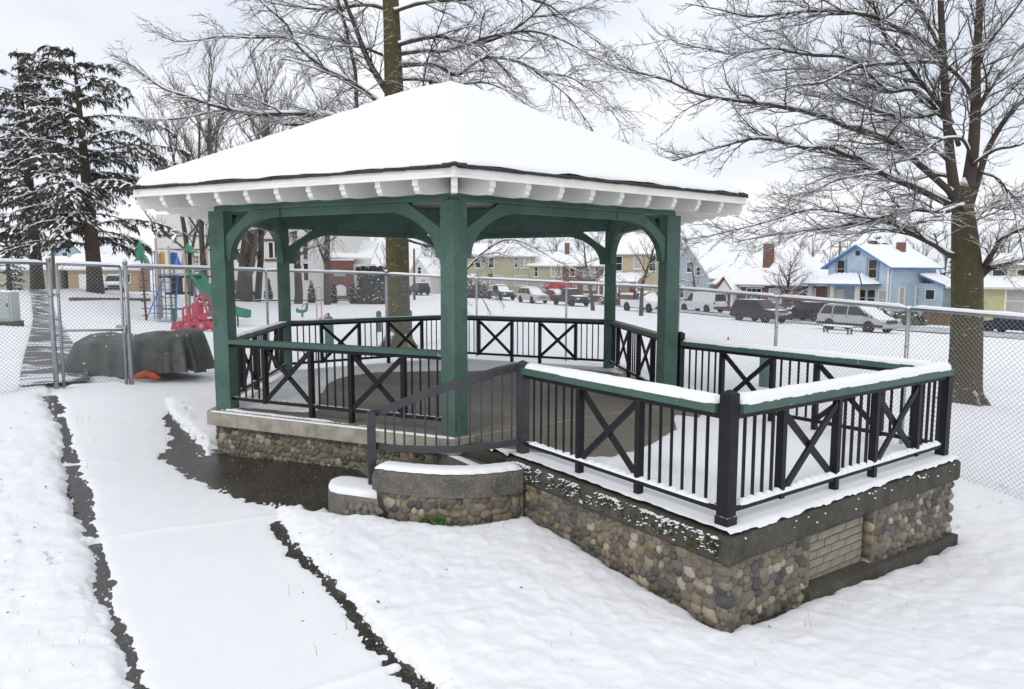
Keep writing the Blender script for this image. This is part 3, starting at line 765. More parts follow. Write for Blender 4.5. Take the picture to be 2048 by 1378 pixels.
# ------------------------------------------------------------------ the gazebo
def build_gazebo():
    gz = thing('gazebo', 'six-sided park gazebo with green posts and snow covered pyramid roof', 'gazebo')
    # floor slab and stone base
    hs = [tuple(hexv(i, RSLAB))[:2] for i in range(6)][::-1]
    MB().prism(hs, -.172, 0.0).build('floor_slab', M['slab'], gz)
    hi = [tuple(hexv(i, RSLAB - .10))[:2] for i in range(6)][::-1]
    MB().prism(hi, -.03, .004).build('floor_screed', M['floor'], gz)
    w = MB(); hw_ = [tuple(hexv(i, RWALL))[:2] for i in range(6)][::-1]
    w.prism(hw_, -1.5, -.1725); wall = w.build('stone_wall', M['mortar'], gz)
    f, L = lineface(hexv(1, RWALL), hexv(0, RWALL))
    cobbles(wall, f, L, -.175, lambda s: G(*f(s)[0][:2]), 11, 300, .044)
    # joint in the slab's edge
    # snow on the floor
    bare = [onz(px, py, 0) for px, py in ((470, 815), (600, 826), (634, 824), (640, 800), (647, 778), (660, 764), (695, 752), (750, 745), (877, 742), (935, 743), (1040, 737), (1150, 737), (1250, 748), (1330, 768), (1420, 800), (1400, 830), (1345, 822), (1354, 848), (1302, 878), (1262, 892), (1215, 904), (1130, 904), (1060, 893), (1000, 888), (930, 884), (860, 872), (650, 841), (470, 819))]
    def floor_snow(name, xs, ys, toW, inside, zt, T, parent, edge_w, use_edge_bare):
        XX, YY = np.meshgrid(xs, ys); wx, wy = toW(XX, YY); de = inside(XX, YY)     # de: distance inside the edge, positive inside
        e1 = fbm(wx, wy, .3, 4, 91); e2 = fbm(wx, wy, .08, 3, 92)
        b = poly_sd(wx, wy, bare) + .05 * e1 + .03 * e2
        if use_edge_bare: b = np.where(de < .11, np.minimum(b, -.06), b)
        t = np.where(b > 0, np.minimum(T, T * (1 - np.exp(-b / .05))), np.maximum(b * .5, -.02))
        t = np.where(b > 0, t * np.clip((de + .012 * e2) / edge_w, 0.0, 1) ** .5, t)
        t = t * (1 + .12 * e1)
        ok = de > -.004
        idx = -np.ones(XX.shape, int); idx[ok] = np.arange(ok.sum()); mb = MB()
        mb.v = list(zip(wx[ok].tolist(), wy[ok].tolist(), (zt + t)[ok].tolist()))
        f_ = ok[:-1, :-1] & ok[1:, :-1] & ok[:-1, 1:] & ok[1:, 1:] & ~((b[:-1, :-1] < -.05) & (b[1:, 1:] < -.05))
        for a_, c_ in zip(*np.nonzero(f_)): mb.f.append((int(idx[a_, c_]), int(idx[a_, c_ + 1]), int(idx[a_ + 1, c_ + 1]), int(idx[a_ + 1, c_])))
        mb.mi = [0] * len(mb.f); mb.sm = [True] * len(mb.f)
        return mb.build(name, SNOW, parent)
    hx_out = [tuple(hexv(i, RSLAB))[:2] for i in range(6)]
    xs = np.arange(-3.75, 3.75, .032)
    floor_snow('floor_snow', xs, xs, lambda a, b: (a, b), lambda a, b: -poly_sd(a, b, hx_out) - .012, .0055, .02, gz, .02, True)
    for i_ in (0, 5):
        a_, b_ = hexv(i_, RSLAB - .045), hexv(i_ + 1, RSLAB - .045)
        if i_ == 0: snow_strip((a_.x, a_.y, 0), (b_.x, b_.y, 0), .07, .016, gz, 'edge_snow', 71, .04)
    # posts: square, corner outward
    for i in range(6):
        c = hexv(i, RP); a = math.atan2(c.y, c.x) + math.pi / 4
        MB().box((c.x, c.y, 1.276), (.205, .205, 2.544), Matrix.Rotation(a, 3, 'Z')).build('post', M['green'], gz)
    # beams, lower tie, brackets
    HB = 2.548
    for i in range(6):
        A, B = hexv(i, RP), hexv((i + 1) % 6, RP); t = (B - A).normalized(); nr = Vector((t.y, -t.x, 0))
        if nr.dot(A) < 0: nr = -nr
        w2 = .062
        k = w2 * math.tan(math.pi / 6)
        poly = [A + nr * w2 - t * (-0) , B + nr * w2, B - nr * w2, A - nr * w2]
        poly[0] = A + nr * w2 + t * (-k * -1) * -1; poly[1] = B + nr * w2 + t * k; poly[2] = B - nr * w2 - t * k; poly[3] = A - nr * w2 + t * k
        poly[0] = A + nr * w2 - t * k
        pts = [(p.x, p.y) for p in poly]
        bm_ = MB().prism(pts, HB, 3.04).build('beam', M['green'], gz)
        MB().bar(A + t * .6 + Vector((0, 0, HB - .046)), B - t * .6 + Vector((0, 0, HB - .046)), .07, .09).build('tie_board', M['green'], gz)
        # moulding along the beam's foot
        MB().bar(A + nr * (w2 + .008) + t * .02 + Vector((0, 0, HB + .018)), B + nr * (w2 + .008) - t * .02 + Vector((0, 0, HB + .018)), .016, .034).build('moulding', M['green'], gz)
        for C, tt in ((A, t), (B, -t)):
            arc = []
            for q in range(11):
                an = math.pi / 2 * q / 10
                arc.append((.985 - .79 * math.cos(an) * 1.0, 1.955 + .515 * math.sin(an)))
            poly2 = [(.10, 1.94), (.10, 2.235), (.555, HB - .003), (1.02, HB - .003), (1.02, 2.455), (.985, 2.455)] + arc[::-1][1:] + [(.195, 1.94)]
            Mx = Matrix((tt, Vector((0, 0, 1)), tt.cross(Vector((0, 0, 1))))).transposed().to_4x4(); Mx.translation = C
            MB().prism(poly2, -.048, .048, Mx).build('bracket', M['green'], gz)
    # roof: deck, soffit boards, fascia, rafters, shingles, snow
    RE, ZE, ZAP = 4.34, 2.775, 4.66
    slope = (ZAP - ZE) / RE
    roof = MB(); ap = Vector((0, 0, ZAP)); ring = [hexv(i, RE, ZE) for i in range(6)]
    vs = [ap] + ring + [ap - Vector((0, 0, .03))] + [p - Vector((0, 0, .03)) for p in ring]
    fs = []
    for i in range(6):
        j = (i + 1) % 6
        fs += [(0, 1 + j, 1 + i), (7, 8 + i, 8 + j), (1 + i, 1 + j, 8 + j, 8 + i)]
    roof.add(vs, fs); rf = roof.build('roof', M['shingle'], gz)
    for i in range(6):
        A, B = hexv(i, RE, ZE), hexv((i + 1) % 6, RE, ZE); mid = (A + B) / 2; t = (B - A).normalized(); L = (B - A).length
        inn = -Vector((mid.x, mid.y, 0)).normalized(); apo = Vector((mid.x, mid.y, 0)).length; sl = (ZAP - ZE) / apo
        def S(d, s, dz, A=A, B=B, inn=inn, sl=sl, t=t, mid=mid):     # point d metres up-slope (in plan) from the eave, s along from the middle
            p = mid + inn * d + t * s; return Vector((p.x, p.y, ZE + d * sl + dz))
        # soffit boards under the deck
        bw = .154; nb = 5
        for q in range(nb):
            d0, d1 = .01 + q * bw, .01 + (q + 1) * bw - .008
            h0 = L / 2 * (1 - d0 / apo) - .01; h1 = L / 2 * (1 - d1 / apo) - .01
            fl = lambda d, s, dz: S(d, s, dz - d * (sl - .075))
            v = [fl(d0, -h0, -.05), fl(d0, h0, -.05), fl(d1, h1, -.05), fl(d1, -h1, -.05), fl(d0, -h0, -.032), fl(d0, h0, -.032), fl(d1, h1, -.032), fl(d1, -h1, -.032)]
            MB().add(v, [(0, 1, 2, 3), (7, 6, 5, 4), (0, 4, 5, 1), (1, 5, 6, 2), (2, 6, 7, 3), (3, 7, 4, 0)]).build('soffit_board', M['white'], rf)
        # inner ceiling
        d0 = .60; h0 = L / 2 * (1 - d0 / apo)
        MB().add([S(d0, -h0, -.042), S(d0, h0, -.042), Vector((0, 0, ZAP - .045))], [(0, 1, 2)]).build('ceiling_panel', M['white'], rf)
        # fascia and its lip
        oo = -inn
        for nm, w_, z0, z1, o0 in (('fascia', .028, -.100, -.004, .012), ('fascia_lip', .016, -.106, -.082, .034)):
            k = math.tan(math.pi / 6)
            a_, b_ = A + oo * 0, B + oo * 0
            q0 = [A + oo * (o0 - w_ / 2) - t * (o0 - w_ / 2) * k, B + oo * (o0 - w_ / 2) + t * (o0 - w_ / 2) * k, B + oo * (o0 + w_ / 2) + t * (o0 + w_ / 2) * k, A + oo * (o0 + w_ / 2) - t * (o0 + w_ / 2) * k]
            MB().prism([(p.x, p.y) for p in q0], ZE + z0, ZE + z1).build(nm, M['white'], rf)
        # rafters with shaped tails
        for q in range(-4, 5):
            s = q * L / 10.0
            lim = min(.79, apo * (1 - abs(s) / (L / 2)) - .03)
            if lim < .25: continue
            pr = [(-.004, -.052), (-.004, -.158), (.022, -.176), (.026, -.206), (.06, -.236), (.30, -.240), (lim, -.20), (lim, -.052)]
            v = []
            for sg in (-.031, .031):
                for d, dz in pr: v.append(S(d, s + sg, dz - d * (sl - .075)))
            n = len(pr); f_ = [tuple(range(n)), tuple(range(2 * n - 1, n - 1, -1))] + [(k_, n + k_, n + (k_ + 1) % n, (k_ + 1) % n) for k_ in range(n)]
            MB().add(v, f_).build('rafter', M['white'], rf)
        # hip rafter
        hp = Vector((A.x, A.y, 0)).normalized(); sd_ = Vector((-hp.y, hp.x, 0)); hs_ = (ZAP - ZE) / RE
        pr = [(.012, -.055), (.012, -.18), (.03, -.20), (.04, -.245), (.92, -.22), (.92, -.055)]; v = []
        for sg in (-.03, .03):
            for d, dz in pr:
                p = Vector((A.x, A.y, 0)) - hp * d + sd_ * sg; v.append((p.x, p.y, ZE + d * .065 + dz))
        n = len(pr); MB().add(v, [tuple(range(n)), tuple(range(2 * n - 1, n - 1, -1))] + [(k_, n + k_, n + (k_ + 1) % n, (k_ + 1) % n) for k_ in range(n)]).build('hip_rafter', M['white'], rf)
        # the two eave courses of shingles
        if i in (0, 1, 4, 5):
            rn = random.Random(40 + i); s = -L / 2 + .02
            while s < L / 2 - .06:
                w_ = rn.uniform(.16, .34); s1 = min(s + w_ - .006, L / 2 - .01)
                if s1 - s < .04: break
                for lay in range(2):
                    lift = lay * .013 + rn.uniform(0, .004); curl = rn.uniform(-.004, .012); d0 = -.050 + lay * rn.uniform(-.004, .012); tk = .013
                    sa, sb = (s, s1) if lay == 0 else (s + rn.uniform(-.02, .02), min(L / 2 - .005, s1 + rn.uniform(-.02, .02)))
                    v = [S(d0, sa, lift), S(d0, sb, lift + curl * .5), S(.22, sb, lift + .002), S(.22, sa, lift + .002)]
                    v += [p + Vector((0, 0, tk)) for p in v]
                    MB().add(v, [(3, 2, 1, 0), (4, 5, 6, 7), (0, 1, 5, 4), (1, 2, 6, 5), (2, 3, 7, 6), (3, 0, 4, 7)]).build('shingle', M['shingle'], rf)
                s = s1 + .006
        # hip cap shingle at the corner
        v = []
        for d, sg, dz in ((-.058, 0, .046), (-.045, -.12, .016), (-.045, .12, .016), (.30, 0, .050), (.30, -.12, .022), (.30, .12, .022)):
            p = Vector((A.x, A.y, 0)) - hp * d + sd_ * sg; v.append(Vector((p.x, p.y, ZE + d * hs_ + dz)))
        v += [p - Vector((0, 0, .02)) for p in v]
        MB().add(v, [(0, 2, 5, 3), (1, 0, 3, 4), (6, 9, 11, 8), (7, 10, 9, 6), (1, 7, 6, 0), (0, 6, 8, 2), (2, 8, 11, 5), (4, 10, 7, 1), (3, 9, 10, 4), (5, 11, 9, 3)]).build('hip_shingle', M['shingle'], rf)
    # roof snow: polar sheet, rounded at the eave, faint courses showing through
    nT, nRr = 264, 74
    ang = np.linspace(0, 2 * math.pi, nT, endpoint=False)
    rel = (ang - (-math.pi / 2 + TH)) % (math.pi / 3); apof = np.cos(math.pi / 6) / np.cos(rel - math.pi / 6)     # hexagon radius factor
    fr = np.concatenate([np.linspace(0.004, .93, 52), 1 - .07 * (1 - np.linspace(0, 1, nRr - 51)[1:]) ** 1.6])
    AA, FF = np.meshgrid(ang, fr); HX = np.meshgrid(apof, fr)[0]
    wob = 1 + .010 * fbm(np.cos(ang) * 4.3, np.sin(ang) * 4.3, .45, 3, 14)[None, :]
    rad = FF * HX * (RE + .028) * wob
    d_e = (1 - FF) * RE * HX
    sx_, sy_ = rad * np.cos(AA), rad * np.sin(AA)
    rt = np.sqrt(np.maximum(0, 1 - np.clip(1 - d_e / .13, 0, 1) ** 2))
    th = .010 + (.072 + .024 * fbm(sx_, sy_, .5, 3, 15)) * rt
    hipd = np.minimum(rel, math.pi / 3 - rel)[None, :] * rad
    zr = ZE + (1 - FF * wob) * (ZAP - ZE) + .026 + th - .012 * np.exp(-(hipd / .10) ** 2)
    zr = zr + .008 * np.sin(d_e * HX / .19 * 2 * math.pi) * rt * (.6 + .4 * fbm(sx_, sy_, .6, 2, 16))
    zr = zr - .05 * np.exp(-(rad / .35) ** 2)
    zr[-1] -= .014 + .022 * fbm(sx_[-1], sy_[-1], .35, 3, 17)
    mb = MB().grid(np.stack([sx_, sy_, zr], -1), closed=True)
    mb.build('roof_snow', SNOW, rf)
    # railings on the five sides that are not the stage side
    pat = [('b', 4, .56), ('x', .74), ('b', 4, .60), ('x', .74), ('b', 4, .56)]
    for i in range(5):
        A, B = hexv(i, RP), hexv(i + 1, RP); t = (B - A).normalized()
        railing(gz, A + t * .085, B - t * .085, .004, pat, snow=(.012 if i in (2, 3, 1) else 0.0), seed=i)
    # ---------------- platform
    pf = thing('platform', 'railed stone platform with snowy rails beside the gazebo', 'platform', (0, 0, 0))
    inner = [ann(UA - CAPO, NA - .05), ann(UA - CAPO, NBb + CAPO), ann(UB + CAPO, NBb + CAPO), ann(UB + CAPO, -.21), ann(.10, -.21), ann(-.06, .1)]
    # cap: rim of exposed aggregate
    def rimblock(q, z0, z1, name, mat, rough=.012):
        """block with worn, uneven edges between plan corners q (closed)"""
        mb = MB(); n = len(q); top = []; bot = []; lowr = []
        P = []
        for i in range(n):
            a, b = Vector(q[i]), Vector(q[(i + 1) % n]); k = max(1, int((b - a).length / .07))
            P += [a.lerp(b, j / k) for j in range(k)]
        N = len(P); cx = sum(p.x for p in P) / N; cy = sum(p.y for p in P) / N
        rings = []
        for zz, ins, am in ((z0, .028, rough), (z0 + .03, .0, rough), (z1 - .035, 0.0, rough * .8), (z1 - .008, .012, rough * .6), (z1, .035, .003)):
            row = []
            for i, p in enumerate(P):
                a, b = P[i - 1], P[(i + 1) % N]; t = (b - a).normalized(); nr = Vector((t.y, -t.x, 0))
                if nr.dot(Vector((p.x - cx, p.y - cy, 0))) < 0: nr = -nr
                nn = float(fbm(np.array([p.x * 1.0]), np.array([p.y + zz * 3]), .25, 3, 5)[0])
                c = p + nr * (-ins + am * nn); row.append((c.x, c.y, zz + .01 * nn * (zz < z1 - .02)))
            rings.append(row)
        mb.grid(np.array(rings), smooth=False, closed=True)
        o = 0; mb.add(rings[-1], [tuple(range(N))]); mb.add(rings[0], [tuple(range(N - 1, -1, -1))])
        return mb.build(name, mat, pf)
    rimblock([tuple(p) for p in inner], ZA - .21, ZA, 'cap_slab', M['cap'], .016)
    wl_ = [ann(UA - WALLO, NA - .02), ann(UA - WALLO, NBb + WALLO), ann(UB + WALLO, NBb + WALLO), ann(UB + WALLO, -.12), ann(.2, -.12)]
    s0, s1 = .30, .575
    wa, wb = wl_[1], wl_[2]; Lr = (wb - wa).length; tr = (wb - wa).normalized(); nrr = Vector((tr.y, -tr.x, 0))
    q = [wl_[0], wl_[1], wa + tr * (s0 * Lr), wa + tr * (s0 * Lr) - nrr * .11, wa + tr * (s1 * Lr) - nrr * .11, wa + tr * (s1 * Lr), wl_[2], wl_[3], wl_[4]]
    wall = MB().prism([(p.x, p.y) for p in q], -1.6, ZA - .212).build('stone_wall', M['mortar'], pf)
    f, L = lineface(wl_[0], wl_[1])
    cobbles(wall, f, L, ZA - .215, lambda s: G(*f(s)[0][:2]), 21, 290, .044)
    f2, L2 = lineface(wl_[1], wl_[2])
    cobbles(wall, f2, L2, ZA - .215, lambda s: G(*f2(s)[0][:2]) + .03, 22, 300, .045, skip=lambda s, z: s0 * L2 - .05 < s < s1 * L2 + .05)
    # corner stones round the edge
    rn = random.Random(5)
    for (cx, cy), dirn in (((wl_[1].x, wl_[1].y), (UU * -1 + NN)), ((wl_[2].x, wl_[2].y), (UU + NN))):
        z = ZA - .26
        while z > -1.1:
            k = rn.randrange(9); s_ = rn.uniform(.055, .075)
            o = inst('stone', COB[k][0], wall, (0, 0, 0)); d_ = dirn.normalized(); tv = Vector((0, 0, 1)).cross(d_)
            M4 = Matrix((tv, Vector((0, 0, 1)), d_)).transposed().to_4x4(); M4.translation = Vector((cx, cy, z)) - d_ * .022
            o.matrix_local = M4 @ Matrix.Diagonal((s_ * 1.05, s_ * .8, .06, 1)); z -= .115
    # stones lining the end of the recess
    for e, sg in ((s1, -1),):
        for q_ in range(6):
            k = rn.randrange(9); o = inst('stone', COB[k][0], wall, (0, 0, 0)); d_ = tr * sg; tv = Vector((0, 0, 1)).cross(d_)
            M4 = Matrix((tv, Vector((0, 0, 1)), d_)).transposed().to_4x4(); M4.translation = wa + tr * (e * Lr) - nrr * .05 + Vector((0, 0, ZA - .27 - q_ * .115))
            o.matrix_local = M4 @ Matrix.Diagonal((.06, .055, .03, 1))
    # blocked-up opening: courses of pale painted bricks
    br_m = plain('painted_brick', (.30, .275, .215), .85, .35, 5, .8, 60)
    pan = MB().bar(wa + tr * (s0 * Lr + .01) - nrr * .098 + Vector((0, 0, -.62)), wa + tr * (s1 * Lr - .01) - nrr * .098 + Vector((0, 0, -.62)), .02, .70).build('brick_panel', plain('panel_mortar', (.22, .20, .16), .9, .3, 8), wall)
    bw_, bh_ = .215, .072; Wd = (s1 - s0) * Lr - .03; bme = MB().box((0, 0, 0), (bw_ - .009, .02, bh_ - .009)).mesh('brick'); bme.materials.append(br_m)
    row = 0; z = ZA - .25
    ang_r = math.atan2(tr.y, tr.x)
    while z > -.98:
        s = (row % 2) * bw_ / 2 - bw_ / 2 + .015
        while s < Wd:
            a_, b_ = max(s, .015), min(s + bw_, Wd)
            if b_ - a_ > .05:
                c = wa + tr * (s0 * Lr + (a_ + b_) / 2) - nrr * (.085 + rn.uniform(-.002, .002))
                inst('brick', bme, wall, (c.x, c.y, z), (0, 0, ang_r), ((b_ - a_) / bw_, 1, 1))
            s += bw_
        z -= bh_; row += 1
    # kerb at the foot of the platform's end wall
    kA = wa + tr * (s0 * Lr - .1) + nrr * .0; kB = wb + tr * .05 + nrr * .0
    zk = [G(p.x, p.y) for p in (kA, kB)]
    MB().bar(Vector((kA.x, kA.y, zk[0] - .02)), Vector((kB.x, kB.y, zk[1] + .0)), .15, .26).build('footing_kerb', M['cap'], pf)
    # floor snow on the platform
    c0 = ann(UA - CAPO, 0); quad = [tuple(ann(UA - CAPO, NA - .05))[:2], tuple(ann(UA - CAPO, NBb + CAPO))[:2], tuple(ann(UB + CAPO, NBb + CAPO))[:2], tuple(ann(UB + CAPO, -.22))[:2], tuple(ann(.05, -.22))[:2], tuple(ann(-.05, .12))[:2]]
    us = np.arange(UA - CAPO - .03, UB + CAPO + .03, .03); ns = np.arange(-.3, NBb + CAPO + .03, .03)
    toW = lambda a, b: (PF.x + UU.x * a + NN.x * b, PF.y + UU.y * a + NN.y * b)
    floor_snow('floor_snow', us, ns, toW, lambda a, b: -poly_sd(*toW(a, b), quad) - .006, ZA + .003, .045, pf, .035, False)
    # bare concrete under it
    dq = [ann(UA + .1, NA - .3), ann(UA + .1, NBb - .1), ann(UB - .05, NBb - .1), ann(UB - .05, -.2), ann(.12, -.2)]
    MB().prism([(p.x, p.y) for p in dq], ZA - .02, ZA + .003).build('floor_screed', M['floor'], pf)
    # threshold ramp between the two floors
    tq = [ann(.12, .20), ann(3.42, .20), ann(3.42, .80), ann(.22, .80)]; zt_ = [.0065, .0065, ZA + .0045, ZA + .0045]
    MB().add([(p.x, p.y, z) for p, z in zip(tq, zt_)] + [(p.x, p.y, ZA - .02) for p in tq], [(3, 2, 1, 0), (0, 1, 5, 4), (1, 2, 6, 5), (2, 3, 7, 6), (3, 0, 4, 7)][::1]).build('threshold', M['floor'], pf)
    # posts
    def npost(p, z0, z1, w_, name='post', mat='black', capm=True):
        a = math.atan2(UU.y, UU.x); mb = MB(); RZ = Matrix.Rotation(a, 3, 'Z')
        mb.box((p.x, p.y, (z0 + z1) / 2), (w_, w_, z1 - z0), RZ)
        if capm: mb.box((p.x, p.y, z1 + .0135), (w_ + .002, w_ + .002, .027), RZ, taper=.12)
        return mb.build(name, M[mat], pf)
    npost(A1, ZA, ZA + .955, .095, mat='rail_grey'); npost(A2, ZA, ZA + 1.0, .098); npost(A3, ZA, ZA + .872, .092, capm=False); npost(A4, ZA, ZA + 1.02, .092)
    MB().box((A2.x, A2.y, ZA + .055), (.112, .112, .11), Matrix.Rotation(math.atan2(UU.y, UU.x), 3, 'Z')).build('post_shoe', M['black'], pf)
    pB = [('b', 4, .52), ('x', .70), ('b', 4, .56), ('x', .70), ('b', 4, .50)]
    railing(pf, A1 + NN * .05, A2 - NN * .05, ZA, [('b', 6, .80), ('x', .74), ('b', 6, .80)], snow=.062, snow_bottom=.03, seed=11, floor_stiles=(0, 1), toph=.064)
    railing(pf, A2 + UU * .05, A3 - UU * .0, ZA, pB, snow=.070, snow_bottom=.045, seed=12, floor_stiles=(1, 2), toph=.064)
    railing(pf, A4 + NN * .05, A3 - NN * .08, ZA, [('b', 5, .62), ('x', .72), ('b', 4, .55), ('x', .72), ('b', 4, .5)], snow=.06, seed=13, floor_stiles=(1, 2), toph=.06)
    # steps down to the path, between the gazebo and the curved wall
    gnd = G(*onz(690, 985, -.6)); nst = 4; rise = (ZA - gnd) / nst
    for k in range(1, nst):
        u1 = UA - .05 - .29 * (k - 1) ; u0 = u1 - .29 - (.02 if k < nst - 1 else 0)
        n_out = lambda u: 1.02 if u > UA - .1 else 1.02 - (UA - u) * .62
        n_in = lambda u: -1.73 * (-(u)) if u < 0 else 0
        poly = [ann(u1, n_in(u1) - .08), ann(u1, n_out(u1)), ann(u0, n_out(u0)), ann(u0, n_in(u0) - .08)]
        MB().prism([(p.x, p.y) for p in poly], gnd - .1, ZA - rise * k).build('step', M['step'], pf)
        a_, b_ = ann(u0 + .05, n_out(u0) - .1), ann(u0 + .05, n_out(u0) - .75)
        snow_strip((a_.x, a_.y, ZA - rise * k), (b_.x, b_.y, ZA - rise * k), .09, .016, pf, 'snow_cover', 60 + k)
    # curved stair wall
    def wallrun(pts, zt, zb, th_, name, mat, jit=.0):
        P = [Vector((p[0], p[1], 0)) for p in pts]; rows = []
        for i, p in enumerate(P):
            t = (P[min(i + 1, len(P) - 1)] - P[max(i - 1, 0)]).normalized(); nr = Vector((t.y, -t.x, 0)); row = []
            for o_, z in ((0, zb), (0, zb + (zt - zb) * .35), (.004, zt - .05), (-.004, zt - .015), (-.03, zt), (-th_ + .03, zt), (-th_, zt - .03), (-th_, zb)):
                c = p + nr * (o_ + jit * float(fbm(np.array([p.x]), np.array([p.y + z * 2]), .2, 3, 9)[0])); row.append((c.x, c.y, z))
            rows.append(row)
        mb = MB().grid(np.array(rows), smooth=False, closed=True); n = 8
        mb.add(rows[0], [tuple(range(n))]); mb.add(rows[-1], [tuple(range(n - 1, -1, -1))])
        return mb.build(name, mat, pf)
    def dense(pts, k=5):
        P = [Vector((p[0], p[1], 0)) for p in pts]; o_ = []
        for a_, b_ in zip(P[:-1], P[1:]): o_ += [tuple(a_.lerp(b_, j / k))[:2] for j in range(k)]
        return o_ + [tuple(P[-1])[:2]]
    SWd = dense(SW)
    swl = wallrun(SWd, SWZ, SWZ - .235, .22, 'stair_wall_cap', M['cap_light'], .012)
    ins = [tuple(Vector((p[0], p[1], 0)) + Vector((0, .035, 0)))[:2] for p in SWd]
    sw2 = wallrun(ins, SWZ - .236, -1.3, .15, 'stair_wall', M['mortar'])
    f3, L3 = curveface(ins); cobbles(sw2, lambda s: f3(s + .12), L3 - .12, SWZ - .24, lambda s: G(*f3(s)[0][:2]), 23, 180, .045)
    # concrete end block, low end wall
    e = Vector((SWd[0][0], SWd[0][1], 0)); MB().box((e.x + .04, e.y + .075, SWZ - .27), (.12, .16, .40), None).build('end_block', M['step'], pf)
    LWd = dense(LW, 6)
    lq = [onz(656, 976, LWZ), onz(660, 982, LWZ), onz(676, 987, LWZ), onz(700, 990, LWZ), onz(756, 998, LWZ), onz(756, 968, LWZ), onz(700, 960, LWZ), onz(682, 960, LWZ), onz(668, 964, LWZ), onz(659, 969, LWZ)]
    lw = rimblock([(p[0], p[1], 0) for p in lq], -1.2, LWZ, 'low_wall', M['step'], .008)
    f4, L4 = curveface([(p[0], p[1] - .036) for p in LWd]); cobbles(lw, lambda s: f4(s + .14), L4 - .10, LWZ - .085, lambda s: G(*f4(s)[0][:2]), 24, 60, .042)
    # snow lying on both walls
    c_ = Vector((sum(p[0] for p in lq) / len(lq), sum(p[1] for p in lq) / len(lq), 0)); rr_ = []
    for k_, (sc_, dz_) in enumerate(((.97, -.004), (.965, .03), (.9, .052), (.6, .062), (.02, .064))): rr_.append([(c_.x + (p[0] - c_.x) * sc_, c_.y + (p[1] - c_.y) * sc_, LWZ + dz_) for p in lq])
    MB().grid(np.array(rr_), closed=True).build('snow_cover', SNOW, pf)
    def wallsnow(pts, zt, th_, h_, nm):
        P = [Vector((p[0], p[1], 0)) for p in pts]; rows = []
        for i, p in enumerate(P):
            t = (P[min(i + 1, len(P) - 1)] - P[max(i - 1, 0)]).normalized(); nr = Vector((t.y, -t.x, 0)); row = []
            e_ = min(1, .25 + min(i, len(P) - 1 - i) / 2.0)
            for k_ in range(8):
                a_ = math.pi * k_ / 7; wv = .008 * math.sin(i * 1.7)
                c = p + nr * (-th_ / 2 + math.cos(a_) * (th_ / 2 - .006 + wv)); row.append((c.x, c.y, zt - .004 + abs(math.sin(a_)) ** .55 * h_ * e_))
            rows.append(row)
        MB().grid(np.array(rows)).build(nm, SNOW, pf)
    wallsnow(SWd, SWZ, .22, .05, 'snow_cover'); None
    # ---------------- handrail down the steps
    hr = thing('handrail', 'curved dark grey handrail with thin bars beside the steps', 'handrail', (0, 0, 0))
    dS = {}
    camf = lambda p: (Vector((p[0], p[1], 0)) - Vector((CAM[0], CAM[1], 0))).dot(Vector((math.sin(YAW), math.cos(YAW), 0))) * math.cos(PITCH) + .12
    pxs = [748, 775, 810, 850, 890, 930, 970, 1010, 1047]; dd = [camf(p) + (CAM[2] + .1) * math.sin(PITCH) for p in SW]
    def D(px): return float(np.interp(px, pxs, dd)) + .10
    top = [at(px, py, D(px)) for px, py in ((745, 826), (771, 819), (805, 806), (844, 790), (874, 780), (905, 771), (935, 762), (966, 752), (996, 742), (1038, 733))]
    bot = [at(px, py, D(px)) for px, py in ((745, 890), (772, 894), (798, 897), (850, 899), (905, 899), (935, 896), (966, 893), (1000, 889), (1038, 883))]
    def railband(pts, w_, h_, nm):
        rows = []
        for i, p in enumerate(pts):
            t = (pts[min(i + 1, len(pts) - 1)] - pts[max(i - 1, 0)]).normalized(); s_ = Vector((t.y, -t.x, 0)).normalized(); u_ = s_.cross(t).normalized()
            if u_.z < 0: u_ = -u_
            b_ = .008
            rows.append([tuple(p + s_ * a_ + u_ * c_) for a_, c_ in ((w_ / 2, -h_ / 2), (w_ / 2, h_ / 2 - b_), (w_ / 2 - b_, h_ / 2), (-w_ / 2 + b_, h_ / 2), (-w_ / 2, h_ / 2 - b_), (-w_ / 2, -h_ / 2))])
        mb = MB().grid(np.array(rows), smooth=False, closed=True); mb.add(rows[0], [(0, 1, 2, 3, 4, 5)]); mb.add(rows[-1], [(5, 4, 3, 2, 1, 0)])
        return mb.build(nm, M['rail_grey'], hr)
    railband(top, .055, .082, 'top_rail'); railband(bot, .045, .062, 'bottom_rail')
    # what the lines of the two rails are at a given place
    def zat(pts, x):
        for a_, b_ in zip(pts[:-1], pts[1:]):
            if (a_.x - x) * (b_.x - x) <= 0 and a_.x != b_.x: return a_.lerp(b_, (x - a_.x) / (b_.x - a_.x))
        return pts[-1]
    for px in (770, 788, 808, 829, 850, 872, 895, 918, 940, 963, 984, 1005, 1024):
        p = at(px, 860, D(px)); a_, b_ = zat(bot, p.x), zat(top, p.x)
        MB().bar((b_.x, b_.y, a_.z + .028), (b_.x, b_.y, b_.z - .036), .018, .018).build('baluster', M['rail_grey'], hr)
    nb = at(745, 985, D(745)); a = math.atan2(UU.y, UU.x) - .3
    z0 = LWZ - .02; z1 = at(745, 822, D(745)).z
    MB().box((nb.x, nb.y, (z0 + z1) / 2), (.078, .078, z1 - z0), Matrix.Rotation(a, 3, 'Z')).box((nb.x, nb.y, z1 + .012), (.08, .08, .024), Matrix.Rotation(a, 3, 'Z'), taper=.15).build('newel_post', M['rail_grey'], hr)
build_gazebo()
